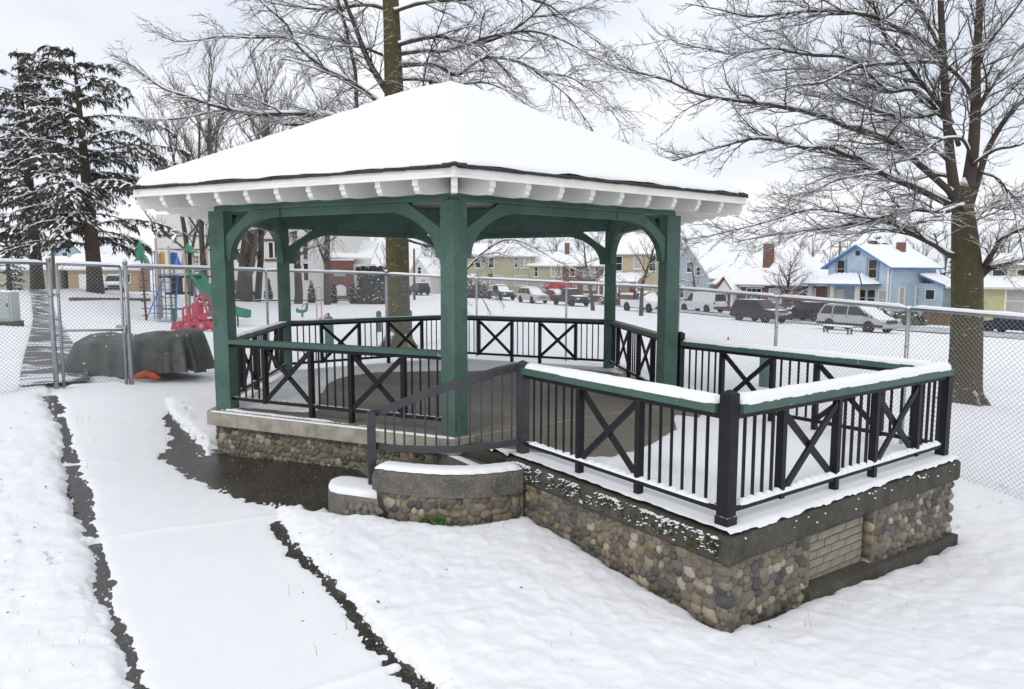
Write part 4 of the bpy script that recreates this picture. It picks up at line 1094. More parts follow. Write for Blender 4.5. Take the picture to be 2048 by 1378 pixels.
# ------------------------------------------------------------------ chain-link fence
FH = 2.0
FPOST = [(-160, 521, 9.4), (97, 527, 10.72), (250, 533, 11.35), (532, 541, 14.2), (772, 548, 18.3), (953, 557, 17.4), (1133, 566, 16.9), (1357, 577, 14.6), (1555, 594, 11.6), (1818, 617, 9.25), (2120, 642, 7.55)]
def build_fence():
    P = [at(*p) for p in FPOST]
    P += [P[-1] + (P[-1] - P[-2]) * k for k in (1, 2)]; P = P[:1] + P[1:]
    fen = thing('chain_link_fence', 'tall grey chain link fence running round behind the gazebo', 'fence', tuple(Vector((P[4].x, P[4].y, P[4].z - FH))))
    off = tuple(fen.location)
    gate = thing('gate', 'narrow grey chain link gate between two pipe posts by the path', 'gate', tuple(Vector((P[1].x, P[1].y, P[1].z - FH))))
    goff = tuple(gate.location)
    def wires(a, b, z0a, z1a, z0b, z1b, parent, o_):
        """woven diagonal wires filling the panel between a and b"""
        a = Vector((a.x, a.y, 0)); b = Vector((b.x, b.y, 0)); L = (b - a).length; t = (b - a) / L; pitch = .062; r = .0023; mb = MB()
        nr = Vector((t.y, -t.x, 0))
        z0 = lambda s: z0a + (z0b - z0a) * s / L
        z1 = lambda s: z1a + (z1b - z1a) * s / L
        for sg in (1, -1):
            q = -(z1a - z0a) - .5
            lo, hi = -3.0, L + 3.0; s = lo
            while s < hi:
                # line: s' = s + sg*h, h from 0 (bottom) to H
                H = 2.1; pts = []
                h = np.linspace(0, H, 3)
                # clip to 0..L and z0..z1
                hs0, hs1 = 0.0, (z1a - z0a)
                if sg > 0: h0, h1 = max(hs0, -s), min(hs1, L - s)
                else: h0, h1 = max(hs0, s - L), min(hs1, s)
                if h1 - h0 > .01:
                    for hh in (h0, h1):
                        ss = s + sg * hh; p = a + t * ss + nr * (.002 * sg); pts.append((p.x, p.y, z0(ss) + hh * (z1(ss) - z0(ss)) / (z1a - z0a)))
                    mb.tube(pts, r, 3, cap=False, smooth=False)
                s += pitch
        return mb.build('wire_mesh', M['wire'], parent, o_)
    for i, p in enumerate(P):
        big = i in (1, 2, 4, 7); r = .036 if big else .026
        base = G(p.x, p.y) - .25; mb = MB(); zt = p.z + (.05 if big else -.02)
        mb.tube([(p.x, p.y, base), (p.x, p.y, zt)], r, 10)
        po = mb.build('post', M['galv'], fen, off)
        if big:
            MB().lathe([(r * 1.12, 0), (r * 1.12, .03), (r, .05), (r * .7, .075), (.004, .088)], 10, (p.x, p.y, zt - .01)).build('post_cap', M['galv'], fen, off)
        MB().lathe([(.005, .034), (.03, .032), (.04, .012), (.038, 0)][::-1], 8, (p.x, p.y, zt + .03 if big else zt + .02)).build('snow_cap', SNOW, fen, off)
        for zz in (.25, .5, .75):
            MB().lathe([(r * 1.12, -.012), (r * 1.12, .012)], 10, (p.x, p.y, p.z - FH * zz)).build('clamp_band', M['galv'], fen, off)
    for i in range(len(P) - 1):
        a, b = P[i], P[i + 1]; par, o_ = (gate, goff) if i == 1 else (fen, off)
        t = (b - a).normalized()
        if i == 1: a, b = a + t * .10, b - t * .07
        else: a, b = a + t * .03, b - t * .03
        MB().tube([tuple(a), tuple(b)], .023, 8).build('top_rail', M['galv'], par, o_)
        snow_strip(tuple(a + Vector((0, 0, .018))), tuple(b + Vector((0, 0, .018))), .062, .042, par, 'snow_cover', 30 + i, .12, None, o_)
        ga, gb = G(a.x, a.y) + .05, G(b.x, b.y) + .05
        if i == 1:
            ga, gb = a.z - 1.95, b.z - 1.95
            for q, zz in ((a, ga), (b, gb)): MB().tube([(q.x, q.y, zz), (q.x, q.y, q.z)], .022, 8).build('upright', M['galv'], par, o_)
            for k in (0.0, .47):
                MB().tube([(a.x, a.y, ga + k * 1.95), (b.x, b.y, gb + k * 1.95)], .021, 8).build('cross_rail', M['galv'], par, o_)
            for k in (0.0, .47): snow_strip((a.x, a.y, ga + k * 1.95 + .018), (b.x, b.y, gb + k * 1.95 + .018), .05, .05 if k == 0 else .02, par, 'snow_cover', 50 + int(k), .1, None, o_)
            lt = b - t * .02; MB().box((lt.x, lt.y, lt.z - .98), (.16, .05, .05)).box((lt.x + .05, lt.y, lt.z - 1.03), (.03, .07, .12)).build('latch', M['galv'], par, o_)
            for k in (.25, .8): MB().box((a.x - t.x * .05, a.y - t.y * .05, a.z - k * 1.9), (.10, .04, .045)).build('hinge', M['galv'], par, o_)
        wires(a, b, ga, a.z, gb, b.z, par, o_)
build_fence()

# ------------------------------------------------------------------ bare trees with snow on every limb
class Tree:
    def __init__(s, seed, barkidx=0):
        s.rn = random.Random(seed); s.bark = MB(); s.twig = MB(); s.snow = MB(); s.count = 0
    def limb(s, pts, r0, r1, sub=3, snow=1.0):
        """smooth the given path, draw it, return dense points and radii"""
        P = np.array([tuple(p) for p in pts], float)
        if sub > 1 and len(P) > 2:
            out_ = []
            for i in range(len(P) - 1):
                p0 = P[max(i - 1, 0)]; p1 = P[i]; p2 = P[i + 1]; p3 = P[min(i + 2, len(P) - 1)]
                for k in range(sub):
                    t = k / sub; out_.append(.5 * (2 * p1 + (p2 - p0) * t + (2 * p0 - 5 * p1 + 4 * p2 - p3) * t * t + (3 * p1 - p0 - 3 * p2 + p3) * t ** 3))
            out_.append(P[-1]); P = np.array(out_)
        q = np.linspace(0, 1, len(P)); rad = r0 + (r1 - r0) * q ** .85
        n = 10 if r0 > .1 else 7 if r0 > .04 else 5 if r0 > .015 else 4 if r0 > .008 else 3
        s.twig.tube(P, rad, n, cap=r0 > .03)
        if snow > 0: s.cover(P, rad, snow)
        return P, rad
    def cover(s, P, rad, k=1.0):
        T = np.gradient(P, axis=0); T /= np.linalg.norm(T, axis=1)[:, None] + 1e-9
        flat = np.clip((1.05 - np.abs(T[:, 2]) * 1.15), 0, 1)
        big = rad.max()
        if big > .12: return
        flat = flat * s.snow_noise(P)
        h = (np.minimum(rad * .8, .05) + np.where(rad > .010, .014, .0025)) * flat * k
        if h.max() < .001: return
        rr_ = np.where(flat > .15, np.minimum(rad * .90, h + rad * .35), .0005)
        C = P.copy(); C[:, 2] += rad * .95 + h * .5 - rr_ * .45
        if big > .02: rr_[0] = .0005; rr_[1] *= .5; rr_[-1] *= .3
        n = 3 if big < .008 else 4 if big < .03 else 6
        s.snow.tube(C, rr_, n, cap=False, squash=1.0, ph=math.pi / 4 if n == 4 else .3)
    def roots(s, b, z, r):
        for k in range(7):
            a = k * .9 + s.rn.uniform(-.25, .25); dx, dy = math.cos(a), math.sin(a); q = s.rn.uniform(.85, 1.3)
            s.bark.tube([(b.x + dx * r * .15, b.y + dy * r * .15, z + r * 1.7), (b.x + dx * r * .66, b.y + dy * r * .66, z + r * .7), (b.x + dx * r * 1.0 * q, b.y + dy * r * 1.0 * q, z + r * .18), (b.x + dx * r * 1.5 * q, b.y + dy * r * 1.5 * q, z - .15)], [r * .3, r * .34, r * .28, r * .12], 8)
    def snow_noise(s, P):
        return np.clip(.85 + .5 * np.sin(P[:, 0] * 7.1 + P[:, 1] * 3.3 + P[:, 2] * 5.7), .35, 1.15)
    def grow(s, P, rad, level, spec):
        """branches off a drawn limb; spec: list of dict per level"""
        if level >= len(spec): return
        sp = spec[level]; rn = s.rn
        seg = np.linalg.norm(np.diff(P, axis=0), axis=1); S = np.concatenate([[0], np.cumsum(seg)]); L = S[-1]
        d = L * sp.get('start', .15); side = rn.choice((-1, 1))
        while d < L * .985:
            i = min(int(np.searchsorted(S, d)), len(P) - 1); i = max(i, 1); k = (d - S[i - 1]) / (seg[i - 1] + 1e-9)
            p = P[i - 1] + (P[i] - P[i - 1]) * k; r = rad[i - 1] + (rad[i] - rad[i - 1]) * k
            t = (P[i] - P[i - 1]) / (seg[i - 1] + 1e-9); f = d / L
            ln = sp['len'] * (1 - .62 * f) * rn.uniform(.55, 1.25)
            if 'rel' in sp: ln = min(ln, L * sp['rel'] * (1.1 - .55 * f))
            # branch direction: forward + sideways + a lean up or down
            sd_ = np.cross(t, (0, 0, 1)); nl = np.linalg.norm(sd_)
            if nl < .2: a = rn.uniform(0, 6.28); sd_ = np.array([math.cos(a), math.sin(a), 0])
            else: sd_ /= nl
            side = -side
            an = R(rn.uniform(*sp['ang'])); up = rn.gauss(sp.get('up', .2), sp.get('upv', .35))
            if 'flat' in sp: pass
            dv = t * math.cos(an) + sd_ * (side * math.sin(an) * rn.uniform(.35, 1)) + np.array([0, 0, up])
            dv /= np.linalg.norm(dv) + 1e-9
            n = sp['n']; pts = [p]; st = ln / n; w = sp.get('wig', .22)
            for q in range(n):
                dv = dv + np.array([rn.gauss(0, w), rn.gauss(0, w), rn.gauss(0, w) + sp.get('trop', .05)])
                dv /= np.linalg.norm(dv); pts.append(pts[-1] + dv * st)
            br = max(sp['rmin'], min(r * .62, sp.get('rmax', 9), ln * .013 + .002))
            Q, rq = s.limb(pts, br, max(.0016, br * .35), sp.get('sub', 1), sp.get('snow', 1.0))
            s.count += 1
            s.grow(Q, rq, level + 1, spec)
            d += sp['gap'] * rn.uniform(.6, 1.4)
    def finish(s, root, bark, twig):
        off = tuple(root.location)
        if s.bark.f: s.bark.build('trunk', bark, root, off)
        if s.twig.f: s.twig.build('crown', twig, root, off)
        if s.snow.f: s.snow.build('branch_snow', SNOW, root, off)

def near_right_tree():
    D = 14.3; base = at(1927, 812, D)
    root = thing('bare_tree', 'large mossy bare tree with snowy spreading limbs beyond the fence, beside the yellow house', 'tree', (base.x, base.y, G(base.x, base.y)))
    T = Tree(3)
    def W(pts, spread, seed):
        rn = random.Random(seed); n = len(pts); out_ = []
        for i, (x, y) in enumerate(pts): out_.append(at(x, y, D + spread * (i / max(1, n - 1)) ** 1.2 + (rn.uniform(-.12, .12) if i else 0)))
        return out_
    # trunk with flare
    tp = [at(1927, 840, D), at(1927, 812, D), at(1929, 770, D), at(1932, 700, D), at(1934, 620, D), at(1934, 545, D), at(1930, 480, D), at(1926, 430, D), at(1926, 395, D), at(1927, 375, D), at(1928, 355, D)]
    P = np.array([tuple(p) for p in tp]); T.bark.tube(P, [.44, .36, .315, .295, .285, .285, .245, .21, .17, .11, .02], 16)
    T.roots(base, G(base.x, base.y), .34)
    stems = [([(1930, 430), (1938, 360), (1946, 300), (1951, 220), (1952, 130), (1958, 40), (1962, -70), (1966, -170)], .15, .05, .4),
             ([(1920, 430), (1906, 360), (1898, 290), (1892, 200), (1886, 110), (1882, 20), (1878, -80), (1870, -170)], .12, .04, -.5),
             ([(1935, 425), (1958, 350), (1975, 300), (2010, 240), (2060, 180), (2120, 90)], .085, .03, .8)]
    limbs = [([(1900, 412), (1887, 403), (1830, 376), (1767, 349), (1722, 322), (1692, 311), (1655, 296), (1610, 296), (1520, 277), (1449, 292), (1355, 319), (1314, 328)], .075, .008, -1.6),
             ([(1905, 395), (1893, 377), (1835, 326), (1790, 289), (1752, 270), (1696, 255), (1655, 236), (1617, 225), (1542, 210), (1475, 202), (1392, 187), (1336, 161), (1280, 146), (1235, 128)], .075, .007, -2.6),
             ([(1917, 290), (1905, 262), (1865, 210), (1827, 180), (1775, 184), (1692, 161), (1625, 139), (1560, 140), (1500, 150)], .05, .006, .8),
             ([(1905, 250), (1880, 210), (1805, 120), (1767, 67), (1745, 0), (1725, -80)], .06, .012, -.8),
             ([(1890, 130), (1854, 86), (1786, 52), (1730, 30), (1655, 22), (1580, 26), (1505, 34), (1437, 19), (1370, 7)], .05, .006, -1.4),
             ([(1946, 200), (1925, 161), (1880, 127), (1805, 127), (1711, 135), (1647, 165), (1580, 172), (1527, 187)], .045, .006, -1.8),
             ([(1775, 184), (1740, 150), (1692, 116), (1606, 109), (1542, 97), (1467, 109), (1430, 101), (1355, 86), (1332, 64)], .035, .005, -2.2),
             ([(1912, 515), (1890, 505), (1871, 492), (1825, 469), (1798, 455), (1766, 442), (1720, 446), (1655, 457), (1580, 465), (1467, 484)], .06, .007, -1.2),
             ([(1934, 418), (1920, 412), (1895, 424), (1865, 424), (1805, 420), (1750, 438), (1680, 425), (1617, 420), (1542, 442), (1449, 465), (1366, 482)], .04, .005, -2.4),
             ([(1944, 318), (1933, 290), (1917, 277), (1880, 281), (1835, 311), (1779, 330), (1756, 345), (1677, 360), (1636, 379), (1599, 397), (1565, 416)], .035, .005, -1.9),
             ([(1955, 560), (1975, 540), (1986, 536), (2017, 528), (2060, 512), (2130, 470)], .07, .02, -.8),
             ([(1960, 550), (1978, 520), (1984, 509), (2007, 475), (2060, 452), (2130, 420)], .07, .02, -1.2),
             ([(1950, 230), (1985, 170), (2020, 120), (2070, 60), (2130, 0)], .05, .012, .6),
             ([(1953, 120), (1990, 70), (2030, 20), (2080, -50)], .04, .01, -.6),
             ([(1945, 330), (1990, 300), (2040, 290), (2110, 250)], .04, .01, -1.0),
             ([(1886, 110), (1850, 40), (1800, -20), (1740, -60), (1640, -70)], .045, .008, 1.0),
             ([(1893, 220), (1840, 235), (1770, 230), (1700, 205), (1610, 190), (1530, 165)], .035, .005, 1.6),
             ([(1915, 360), (1870, 350), (1800, 365), (1730, 350), (1660, 335), (1590, 345)], .035, .005, 1.8),
             ([(1930, 470), (1960, 430), (2000, 400), (2060, 390), (2110, 360)], .04, .01, .9),
             ([(1905, 330), (1860, 290), (1800, 240), (1740, 215), (1660, 180), (1570, 75), (1500, 55)], .04, .005, -.3),
             ([(1960, 345), (2000, 360), (2020, 400), (2035, 450), (2048, 520)], .025, .008, -1.5)]
    spec = [dict(start=.10, gap=.165, len=1.6, ang=(28, 62), up=.06, upv=.22, trop=.02, wig=.16, n=7, rmin=.0062, rmax=.03, rel=.42, snow=1.6),
            dict(start=.12, gap=.115, len=.66, ang=(25, 60), up=.05, upv=.3, trop=.03, wig=.16, n=4, rmin=.0042, rmax=.010, rel=.6, snow=2.8),
            dict(start=.2, gap=.10, len=.27, ang=(20, 55), up=.12, upv=.3, trop=.04, wig=.15, n=2, rmin=.0028, rmax=.0042, rel=.6, snow=2.6)]
    for i, (pts, r0, r1, sp_) in enumerate(stems):
        Q, rq = T.limb(W(pts, sp_, i), r0, r1, 3, 1.0); T.grow(Q[len(Q) // 4:], rq[len(Q) // 4:], 0, spec)
    for i, (pts, r0, r1, sp_) in enumerate(limbs):
        Q, rq = T.limb(W(pts, sp_, 20 + i), r0, r1, 3, 2.7); T.grow(Q, rq, 0, spec)
    T.finish(root, M['bark_right'], M['twig']); return T.count

def middle_tree():
    D = 24.0; base = at(796, 703, D)
    root = thing('bare_tree', 'tall bare tree with thick mossy trunk rising right behind the gazebo roof', 'tree', (base.x, base.y, G(base.x, base.y)))
    T = Tree(9)
    def W(pts, spread, seed):
        rn = random.Random(seed); n = len(pts)
        return [at(x, y, D + spread * (i / max(1, n - 1)) ** 1.2 + (rn.uniform(-.2, .2) if i else 0)) for i, (x, y) in enumerate(pts)]
    P = np.array([tuple(at(x, y, D)) for x, y in ((797, 730), (797, 703), (798, 670), (796, 620), (795, 540), (794, 440), (792, 330), (790, 230), (787, 150), (784, 60), (780, -30), (776, -150))])
    T.bark.tube(P, [.66, .56, .46, .41, .40, .385, .365, .35, .315, .29, .27, .22], 16)
    T.roots(base, G(base.x, base.y), .52)
    limbs = [([(790, 205), (762, 165), (740, 127), (722, 85), (705, 39), (690, 0), (670, -70)], .13, .05, -.6),
             ([(790, 300), (735, 262), (715, 225), (711, 146), (700, 95), (690, 49), (676, 0), (660, -60)], .09, .04, -.8),
             ([(792, 232), (745, 195), (705, 166), (642, 132), (593, 88), (573, 49), (520, 0), (490, -50)], .09, .02, -1.2),
             ([(620, 112), (593, 88), (563, 76), (500, 76), (446, 73), (400, 80), (349, 83), (310, 63)], .045, .007, -1.8),
             ([(770, 260), (740, 248), (686, 236), (640, 232), (593, 229), (520, 229), (470, 222), (422, 210), (363, 190), (324, 176), (290, 150), (262, 130), (225, 118)], .09, .007, -3.5),
             ([(740, 262), (700, 256), (651, 249), (573, 249), (515, 225), (461, 220), (422, 225), (349, 239), (300, 239), (250, 243)], .07, .006, -2.6),
             ([(790, 140), (803, 132), (861, 129), (890, 140), (915, 151), (949, 127), (983, 115), (1047, 127), (1081, 151), (1130, 186), (1165, 230), (1193, 273)], .085, .008, -3.0),
             ([(790, 95), (803, 88), (871, 73), (910, 80), (949, 88), (985, 80), (1022, 63), (1061, 34), (1091, 0), (1120, -40)], .08, .02, -1.6),
             ([(792, 110), (840, 103), (886, 103), (935, 90), (983, 73), (1061, 63), (1130, 83), (1203, 122), (1260, 145), (1300, 156)], .07, .007, -2.6),
             ([(784, 30), (798, 20), (852, 5), (930, 0), (1000, -10), (1085, 5), (1130, 35), (1190, 80), (1240, 110)], .07, .007, -1.5),
             ([(790, 250), (838, 215), (845, 178), (858, 110), (890, 20), (900, -40)], .04, .012, -2.0),
             ([(950, 25), (935, 50), (870, 90), (850, 135), (848, 170)], .03, .008, -1.0),
             ([(790, 160), (845, 160), (905, 170), (960, 165), (1000, 175), (1050, 205), (1095, 240)], .05, .007, -3.2),
             ([(775, 20), (730, 10), (660, 20), (600, 15), (540, 5), (470, -10)], .06, .01, 1.2),
             ([(765, 110), (700, 85), (650, 78), (600, 65), (540, 60)], .05, .008, 1.6),
             ([(1061, 34), (1110, 30), (1150, 20), (1200, 0), (1250, -20)], .035, .007, -1.5),
             ([(1081, 151), (1120, 150), (1160, 165), (1200, 200), (1235, 240), (1260, 300)], .03, .005, -2.5),
             ([(788, 470), (830, 485), (880, 500), (925, 540), (960, 510), (1010, 480), (1060, 490), (1110, 520), (1160, 545)], .05, .006, -4.5),
             ([(770, 300), (720, 330), (690, 400), (660, 450), (640, 500)], .05, .006, -3.5)]
    spec = [dict(start=.12, gap=.25, len=2.4, ang=(30, 65), up=-.02, upv=.38, trop=-.035, wig=.13, n=8, rmin=.009, rmax=.035, rel=.42, snow=1.5),
            dict(start=.12, gap=.18, len=1.05, ang=(25, 60), up=-.05, upv=.35, trop=-.035, wig=.13, n=4, rmin=.0062, rmax=.012, rel=.6, snow=2.8),
            dict(start=.2, gap=.16, len=.45, ang=(20, 55), up=.0, upv=.35, trop=-.02, wig=.14, n=2, rmin=.0044, rmax=.0066, rel=.6, snow=2.6)]
    for i, (pts, r0, r1, sp_) in enumerate(limbs):
        Q, rq = T.limb(W(pts, sp_, 40 + i), r0, r1, 3, 2.7); T.grow(Q, rq, 0, spec)
    T.finish(root, M['bark_mid'], M['twig']); return T.count

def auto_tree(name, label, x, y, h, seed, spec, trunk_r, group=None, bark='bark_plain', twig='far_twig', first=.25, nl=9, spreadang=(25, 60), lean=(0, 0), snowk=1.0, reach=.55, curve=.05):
    """a whole bare tree from trunk to twigs"""
    z = G(x, y); root = thing(name, label, 'tree', (x, y, z), 0, group); T = Tree(seed); rn = T.rn
    pts = [np.array([x, y, z - .3])]; dv = np.array([lean[0], lean[1], 1.0]); n = 9
    for q in range(n):
        dv = dv + np.array([rn.gauss(0, .07), rn.gauss(0, .07), .05]); dv /= np.linalg.norm(dv); pts.append(pts[-1] + dv * h * .9 / n)
    P = np.array(pts); rad = trunk_r * np.linspace(1.15, .16, len(P)) ** .9
    T.bark.tube(P, rad, 8)
    for k in range(nl):
        f = first + (.95 - first) * k / (nl - 1); i = min(int(f * n), n - 1); p = P[i] + (P[i + 1] - P[i]) * (f * n - i); r = rad[i]
        az = k * 2.4 + rn.uniform(-.5, .5); el = R(rn.uniform(*spreadang)); L = h * reach * (1.05 - .6 * f) * rn.uniform(.75, 1.15)
        d_ = np.array([math.cos(az) * math.cos(el), math.sin(az) * math.cos(el), math.sin(el)]); q = [p]
        for s_ in range(6):
            d_ = d_ + np.array([rn.gauss(0, .12), rn.gauss(0, .12), rn.gauss(curve, .10)]); d_ /= np.linalg.norm(d_); q.append(q[-1] + d_ * L / 6)
        Q, rq = T.limb(q, r * .5, max(.01, r * .08), 2, snowk); T.grow(Q, rq, 0, spec)
    T.finish(root, M[bark], M[twig]); return root
near_right_tree(); middle_tree()
# ------------------------------------------------------------------ conifers, hedge, clipped shrubs
def conifer(label, px, py, d, h, tr, seed, crown0=.2, blen=5.5, lean=0.0, dens=1.0, mat='needle', group=None, droop=.5, name='conifer', snowp=.5, gap=.34):
    x, y = CW(hx(px, d), d); z = G(x, y); root = thing(name, label, 'tree', (x, y, z), 0, group); off = tuple(root.location)
    rn = random.Random(seed); tk = MB(); nd = MB(); sn = MB()
    rx = Vector((math.cos(YAW), -math.sin(YAW), 0))
    def trunk(f): return Vector((x, y, z)) + rx * (lean * h * max(f, 0.0) ** 1.5) + Vector((0, 0, h * f))
    tk.tube([tuple(trunk(f)) for f in (-.01, .1, .25, .4, .55, .7, .85, 1.0)], [tr * k for k in (1.2, 1, .88, .75, .6, .42, .24, .05)], 8)
    f = crown0
    while f < .985:
        nb = rn.choice((2, 3, 3)) if f > crown0 + .06 else 2
        for _ in range(nb):
            az = rn.uniform(0, 6.283); g_ = (f - crown0) / (1 - crown0)
            prof = min(1.0, .62 + g_ * 1.6) * (1 - g_) ** .55 + .05
            L = blen * prof * rn.choice((.45, .7, .9, 1.0, 1.15, 1.35)) * rn.uniform(.85, 1.1)
            dv = Vector((math.cos(az), math.sin(az), rn.uniform(-.05, .3) + .55 * g_)); p = trunk(f); pts = [p]; n = max(4, int(L / .45)); st = L / n
            for q in range(n):
                dv.z -= droop * .9 / n * (1 + .8 * q / n); dv += Vector((rn.gauss(0, .05), rn.gauss(0, .05), 0)); dv.normalize(); pts.append(pts[-1] + dv * st)
            tk.tube([tuple(q) for q in pts], [max(.012, .05 * (1 - i / len(pts)) * prof + .01) for i in range(len(pts))], 4, cap=False)
            side = Vector((-dv.y, dv.x, 0)).normalized()
            # flat boughs: side twigs carry the needle sprays
            runs = [(pts, 1.0)]
            for q in range(max(3, int(L * 1.5 * dens))):
                i = rn.randrange(1, len(pts) - 1); fr = i / n; o = pts[i].lerp(pts[i + 1], rn.random()); ax = (pts[i + 1] - pts[i]).normalized(); sd0 = Vector((-ax.y, ax.x, 0)).normalized() * rn.choice((-1, 1))
                d2 = (ax * rn.uniform(.3, 1.0) + sd0 * rn.uniform(.4, 1.0) + Vector((0, 0, rn.uniform(-.25, .12)))).normalized(); l2 = (.35 + L * .26 * (1 - .55 * fr)) * rn.uniform(.5, 1.2); sub_ = [o]
                for k in range(4): d2.z -= droop * .28; d2.normalize(); sub_.append(sub_[-1] + d2 * l2 / 4)
                runs.append((sub_, .75))
            for run, kf in runs:
                for i in range(1, len(run)):
                    ax = (run[i] - run[i - 1]).normalized()
                    for _k in range(max(2, int(5.0 * dens * kf * rn.uniform(.5, 1.3)))):
                        o = run[i - 1].lerp(run[i], rn.random())
                        sp = (ax * rn.uniform(.2, 1.0) + Vector((rn.gauss(0, .55), rn.gauss(0, .55), -abs(rn.gauss(0, .8)) * (droop + .25)))).normalized()
                        ln = rn.uniform(.14, .48); w = rn.uniform(.03, .07)
                        sd_ = sp.cross(Vector((rn.gauss(0, 1), rn.gauss(0, 1), rn.gauss(0, 1)))).normalized() * w
                        m_ = o + sp * ln * .45; e = o + sp * ln + Vector((0, 0, -ln * .2))
                        nd.add([o - sd_ * .4, m_ - sd_, e, m_ + sd_], [(0, 1, 2, 3)])
                    if rn.random() < snowp:
                        c = run[i - 1].lerp(run[i], rn.random()) + Vector((rn.gauss(0, .06), rn.gauss(0, .06), .06)); hs_ = Vector((-ax.y, ax.x, 0)).normalized() * rn.uniform(.05, .16); f_ = ax * rn.uniform(.10, .30)
                        sn.add([c - f_, c - hs_, c + f_, c + hs_, c + Vector((0, 0, rn.uniform(.04, .09)))], [(0, 1, 4), (1, 2, 4), (2, 3, 4), (3, 0, 4)], 0, True)
            if rn.random() < .2:
                k = len(pts); sn.tube([tuple(q + Vector((rn.gauss(0, .03), rn.gauss(0, .03), .05))) for q in pts[2:]], [.055 * (1 - .6 * i / k) * rn.uniform(.1, 1.3) for i in range(k - 2)], 4, cap=False)
        f += gap / h * rn.uniform(.7, 1.3)
    tk.build('trunk', M['bark_con'], root, off); nd.build('crown', M[mat], root, off); sn.build('crown_snow', SNOW, root, off)
    return root
conifer('tall dark conifer with drooping snowy branches, thick trunk beside the footpath', 193, 577, 49, 16.6, .48, 5, .2, 7.4, -.035, 1.5, droop=.62, snowp=.8, gap=.43)
conifer('conifer with forward leaning top left of the tallest snowy conifer', 78, 560, 56, 18.8, .45, 6, .22, 6.0, -.02, 1.3, droop=.66, snowp=.7, gap=.43)
conifer('small dark conifer at the edge behind the utility box', 22, 560, 75, 7.5, .25, 7, .05, 2.0, 0, .8, droop=.4, snowp=.2, gap=.5)
conifer('dark evergreen tree top rising behind the blue house roof', 1745, 600, 100, 10.8, .3, 8, .15, 2.6, 0, .8, 'needle_green', droop=.3, snowp=.35, gap=.55)
conifer('dark evergreen behind the small lean-to of the blue house', 1905, 600, 92, 9.0, .3, 9, .1, 2.2, 0, .8, 'needle_green', droop=.3, snowp=.35, gap=.55)

def leafy(label, px, d, w, dp, h, seed, n, shape='cone', name='shrub', mat='needle_green', snowp=.35, size=.22, cat='shrub', group=None, base=0.0):
    """dense evergreen made of leaf clumps over a rounded core"""
    x, y = CW(hx(px, d), d); z = G(x, y); root = thing(name, label, cat, (x, y, z), -YAW, group); rn = random.Random(seed); nd = MB(); sn = MB(); st = MB()
    st.tube([(0, 0, -.2), (0, 0, h * .5)], [.08, .03], 6); st.build('stem', M['bark_con'], root)
    def surf():
        f = rn.random(); a = rn.uniform(0, 6.283)
        if shape == 'cone': r = (1 - f) ** .7 * (.35 + .65 * min(1, f * 8)); return Vector((math.cos(a) * w / 2 * r, math.sin(a) * dp / 2 * r, base + f * h))
        if shape == 'box':
            k = max(abs(math.cos(a)), abs(math.sin(a))); top = rn.random() < .3
            r = 1 if not top else rn.random() ** .5
            return Vector((math.cos(a) / k * w / 2 * r, math.sin(a) / k * dp / 2 * r, h * (1 if top else f) * rn.uniform(.93, 1.05)))
        b = math.acos(1 - f); return Vector((math.cos(a) * math.sin(b) * w / 2, math.sin(a) * math.sin(b) * dp / 2, base + math.cos(b) * h * rn.uniform(.75, 1.05)))
    for i in range(n):
        p = surf() * 1.0; p.x *= rn.uniform(.8, 1.05); p.y *= rn.uniform(.8, 1.05); s_ = size * rn.uniform(.5, 1.3)
        u = Vector((rn.gauss(0, 1), rn.gauss(0, 1), rn.gauss(0, 1))).normalized(); v = u.cross(Vector((rn.gauss(0, 1), rn.gauss(0, 1), rn.gauss(0, 1)))).normalized()
        if rn.random() < snowp and (p.z > h * .1):
            u = Vector((u.x, u.y, u.z * .3)).normalized(); v = u.cross(Vector((rn.gauss(0, .3), rn.gauss(0, .3), 1))).normalized()
            sn.add([p + u * s_ * .6, p + v * s_ * .5, p - u * s_ * .6, p - v * s_ * .5, p + Vector((0, 0, s_ * .35))], [(0, 1, 4), (1, 2, 4), (2, 3, 4), (3, 0, 4)])
        else: nd.add([p + u * s_, p + v * s_ * .5, p - u * s_, p - v * s_ * .5], [(0, 1, 2, 3)])
    nd.build('foliage', M[mat], root); sn.build('foliage_snow', SNOW, root, kind='stuff')
    co = MB()
    if shape == 'box': co.box((0, 0, h * .47), (w * .84, dp * .84, h * .9))
    elif shape == 'cone': co.lathe([(w * .30, .02), (w * .40, h * .12), (w * .30, h * .5), (w * .12, h * .85), (.01, h * .97)], 9)
    else: co.lathe([(w * .40, base), (w * .38, base + h * .35), (w * .26, base + h * .65), (.02, base + h * .82)], 9)
    co.build('leaf_mass', M[mat], root); return root
leafy('tall clipped dark hedge block beside the mossy trunk and the church', 750, 78, 3.6, 2.6, 3.9, 1, 1500, 'box', 'hedge', 'needle', .16, .26, 'hedge')
for i, (px, lb) in enumerate(((538, 'columnar evergreen shrub beside the leaning church tree'), (624, 'columnar evergreen shrub against the white church wall under the windows'), (668, 'columnar evergreen left of the white church notice board'), (706, 'columnar evergreen right of the white church notice board'))):
    leafy(lb, px, 78, 1.05, 1.05, 2.5, 10 + i, 420, 'cone', 'columnar_shrub', 'needle_green', .36, .17, 'shrub', 'evergreens along the church wall')
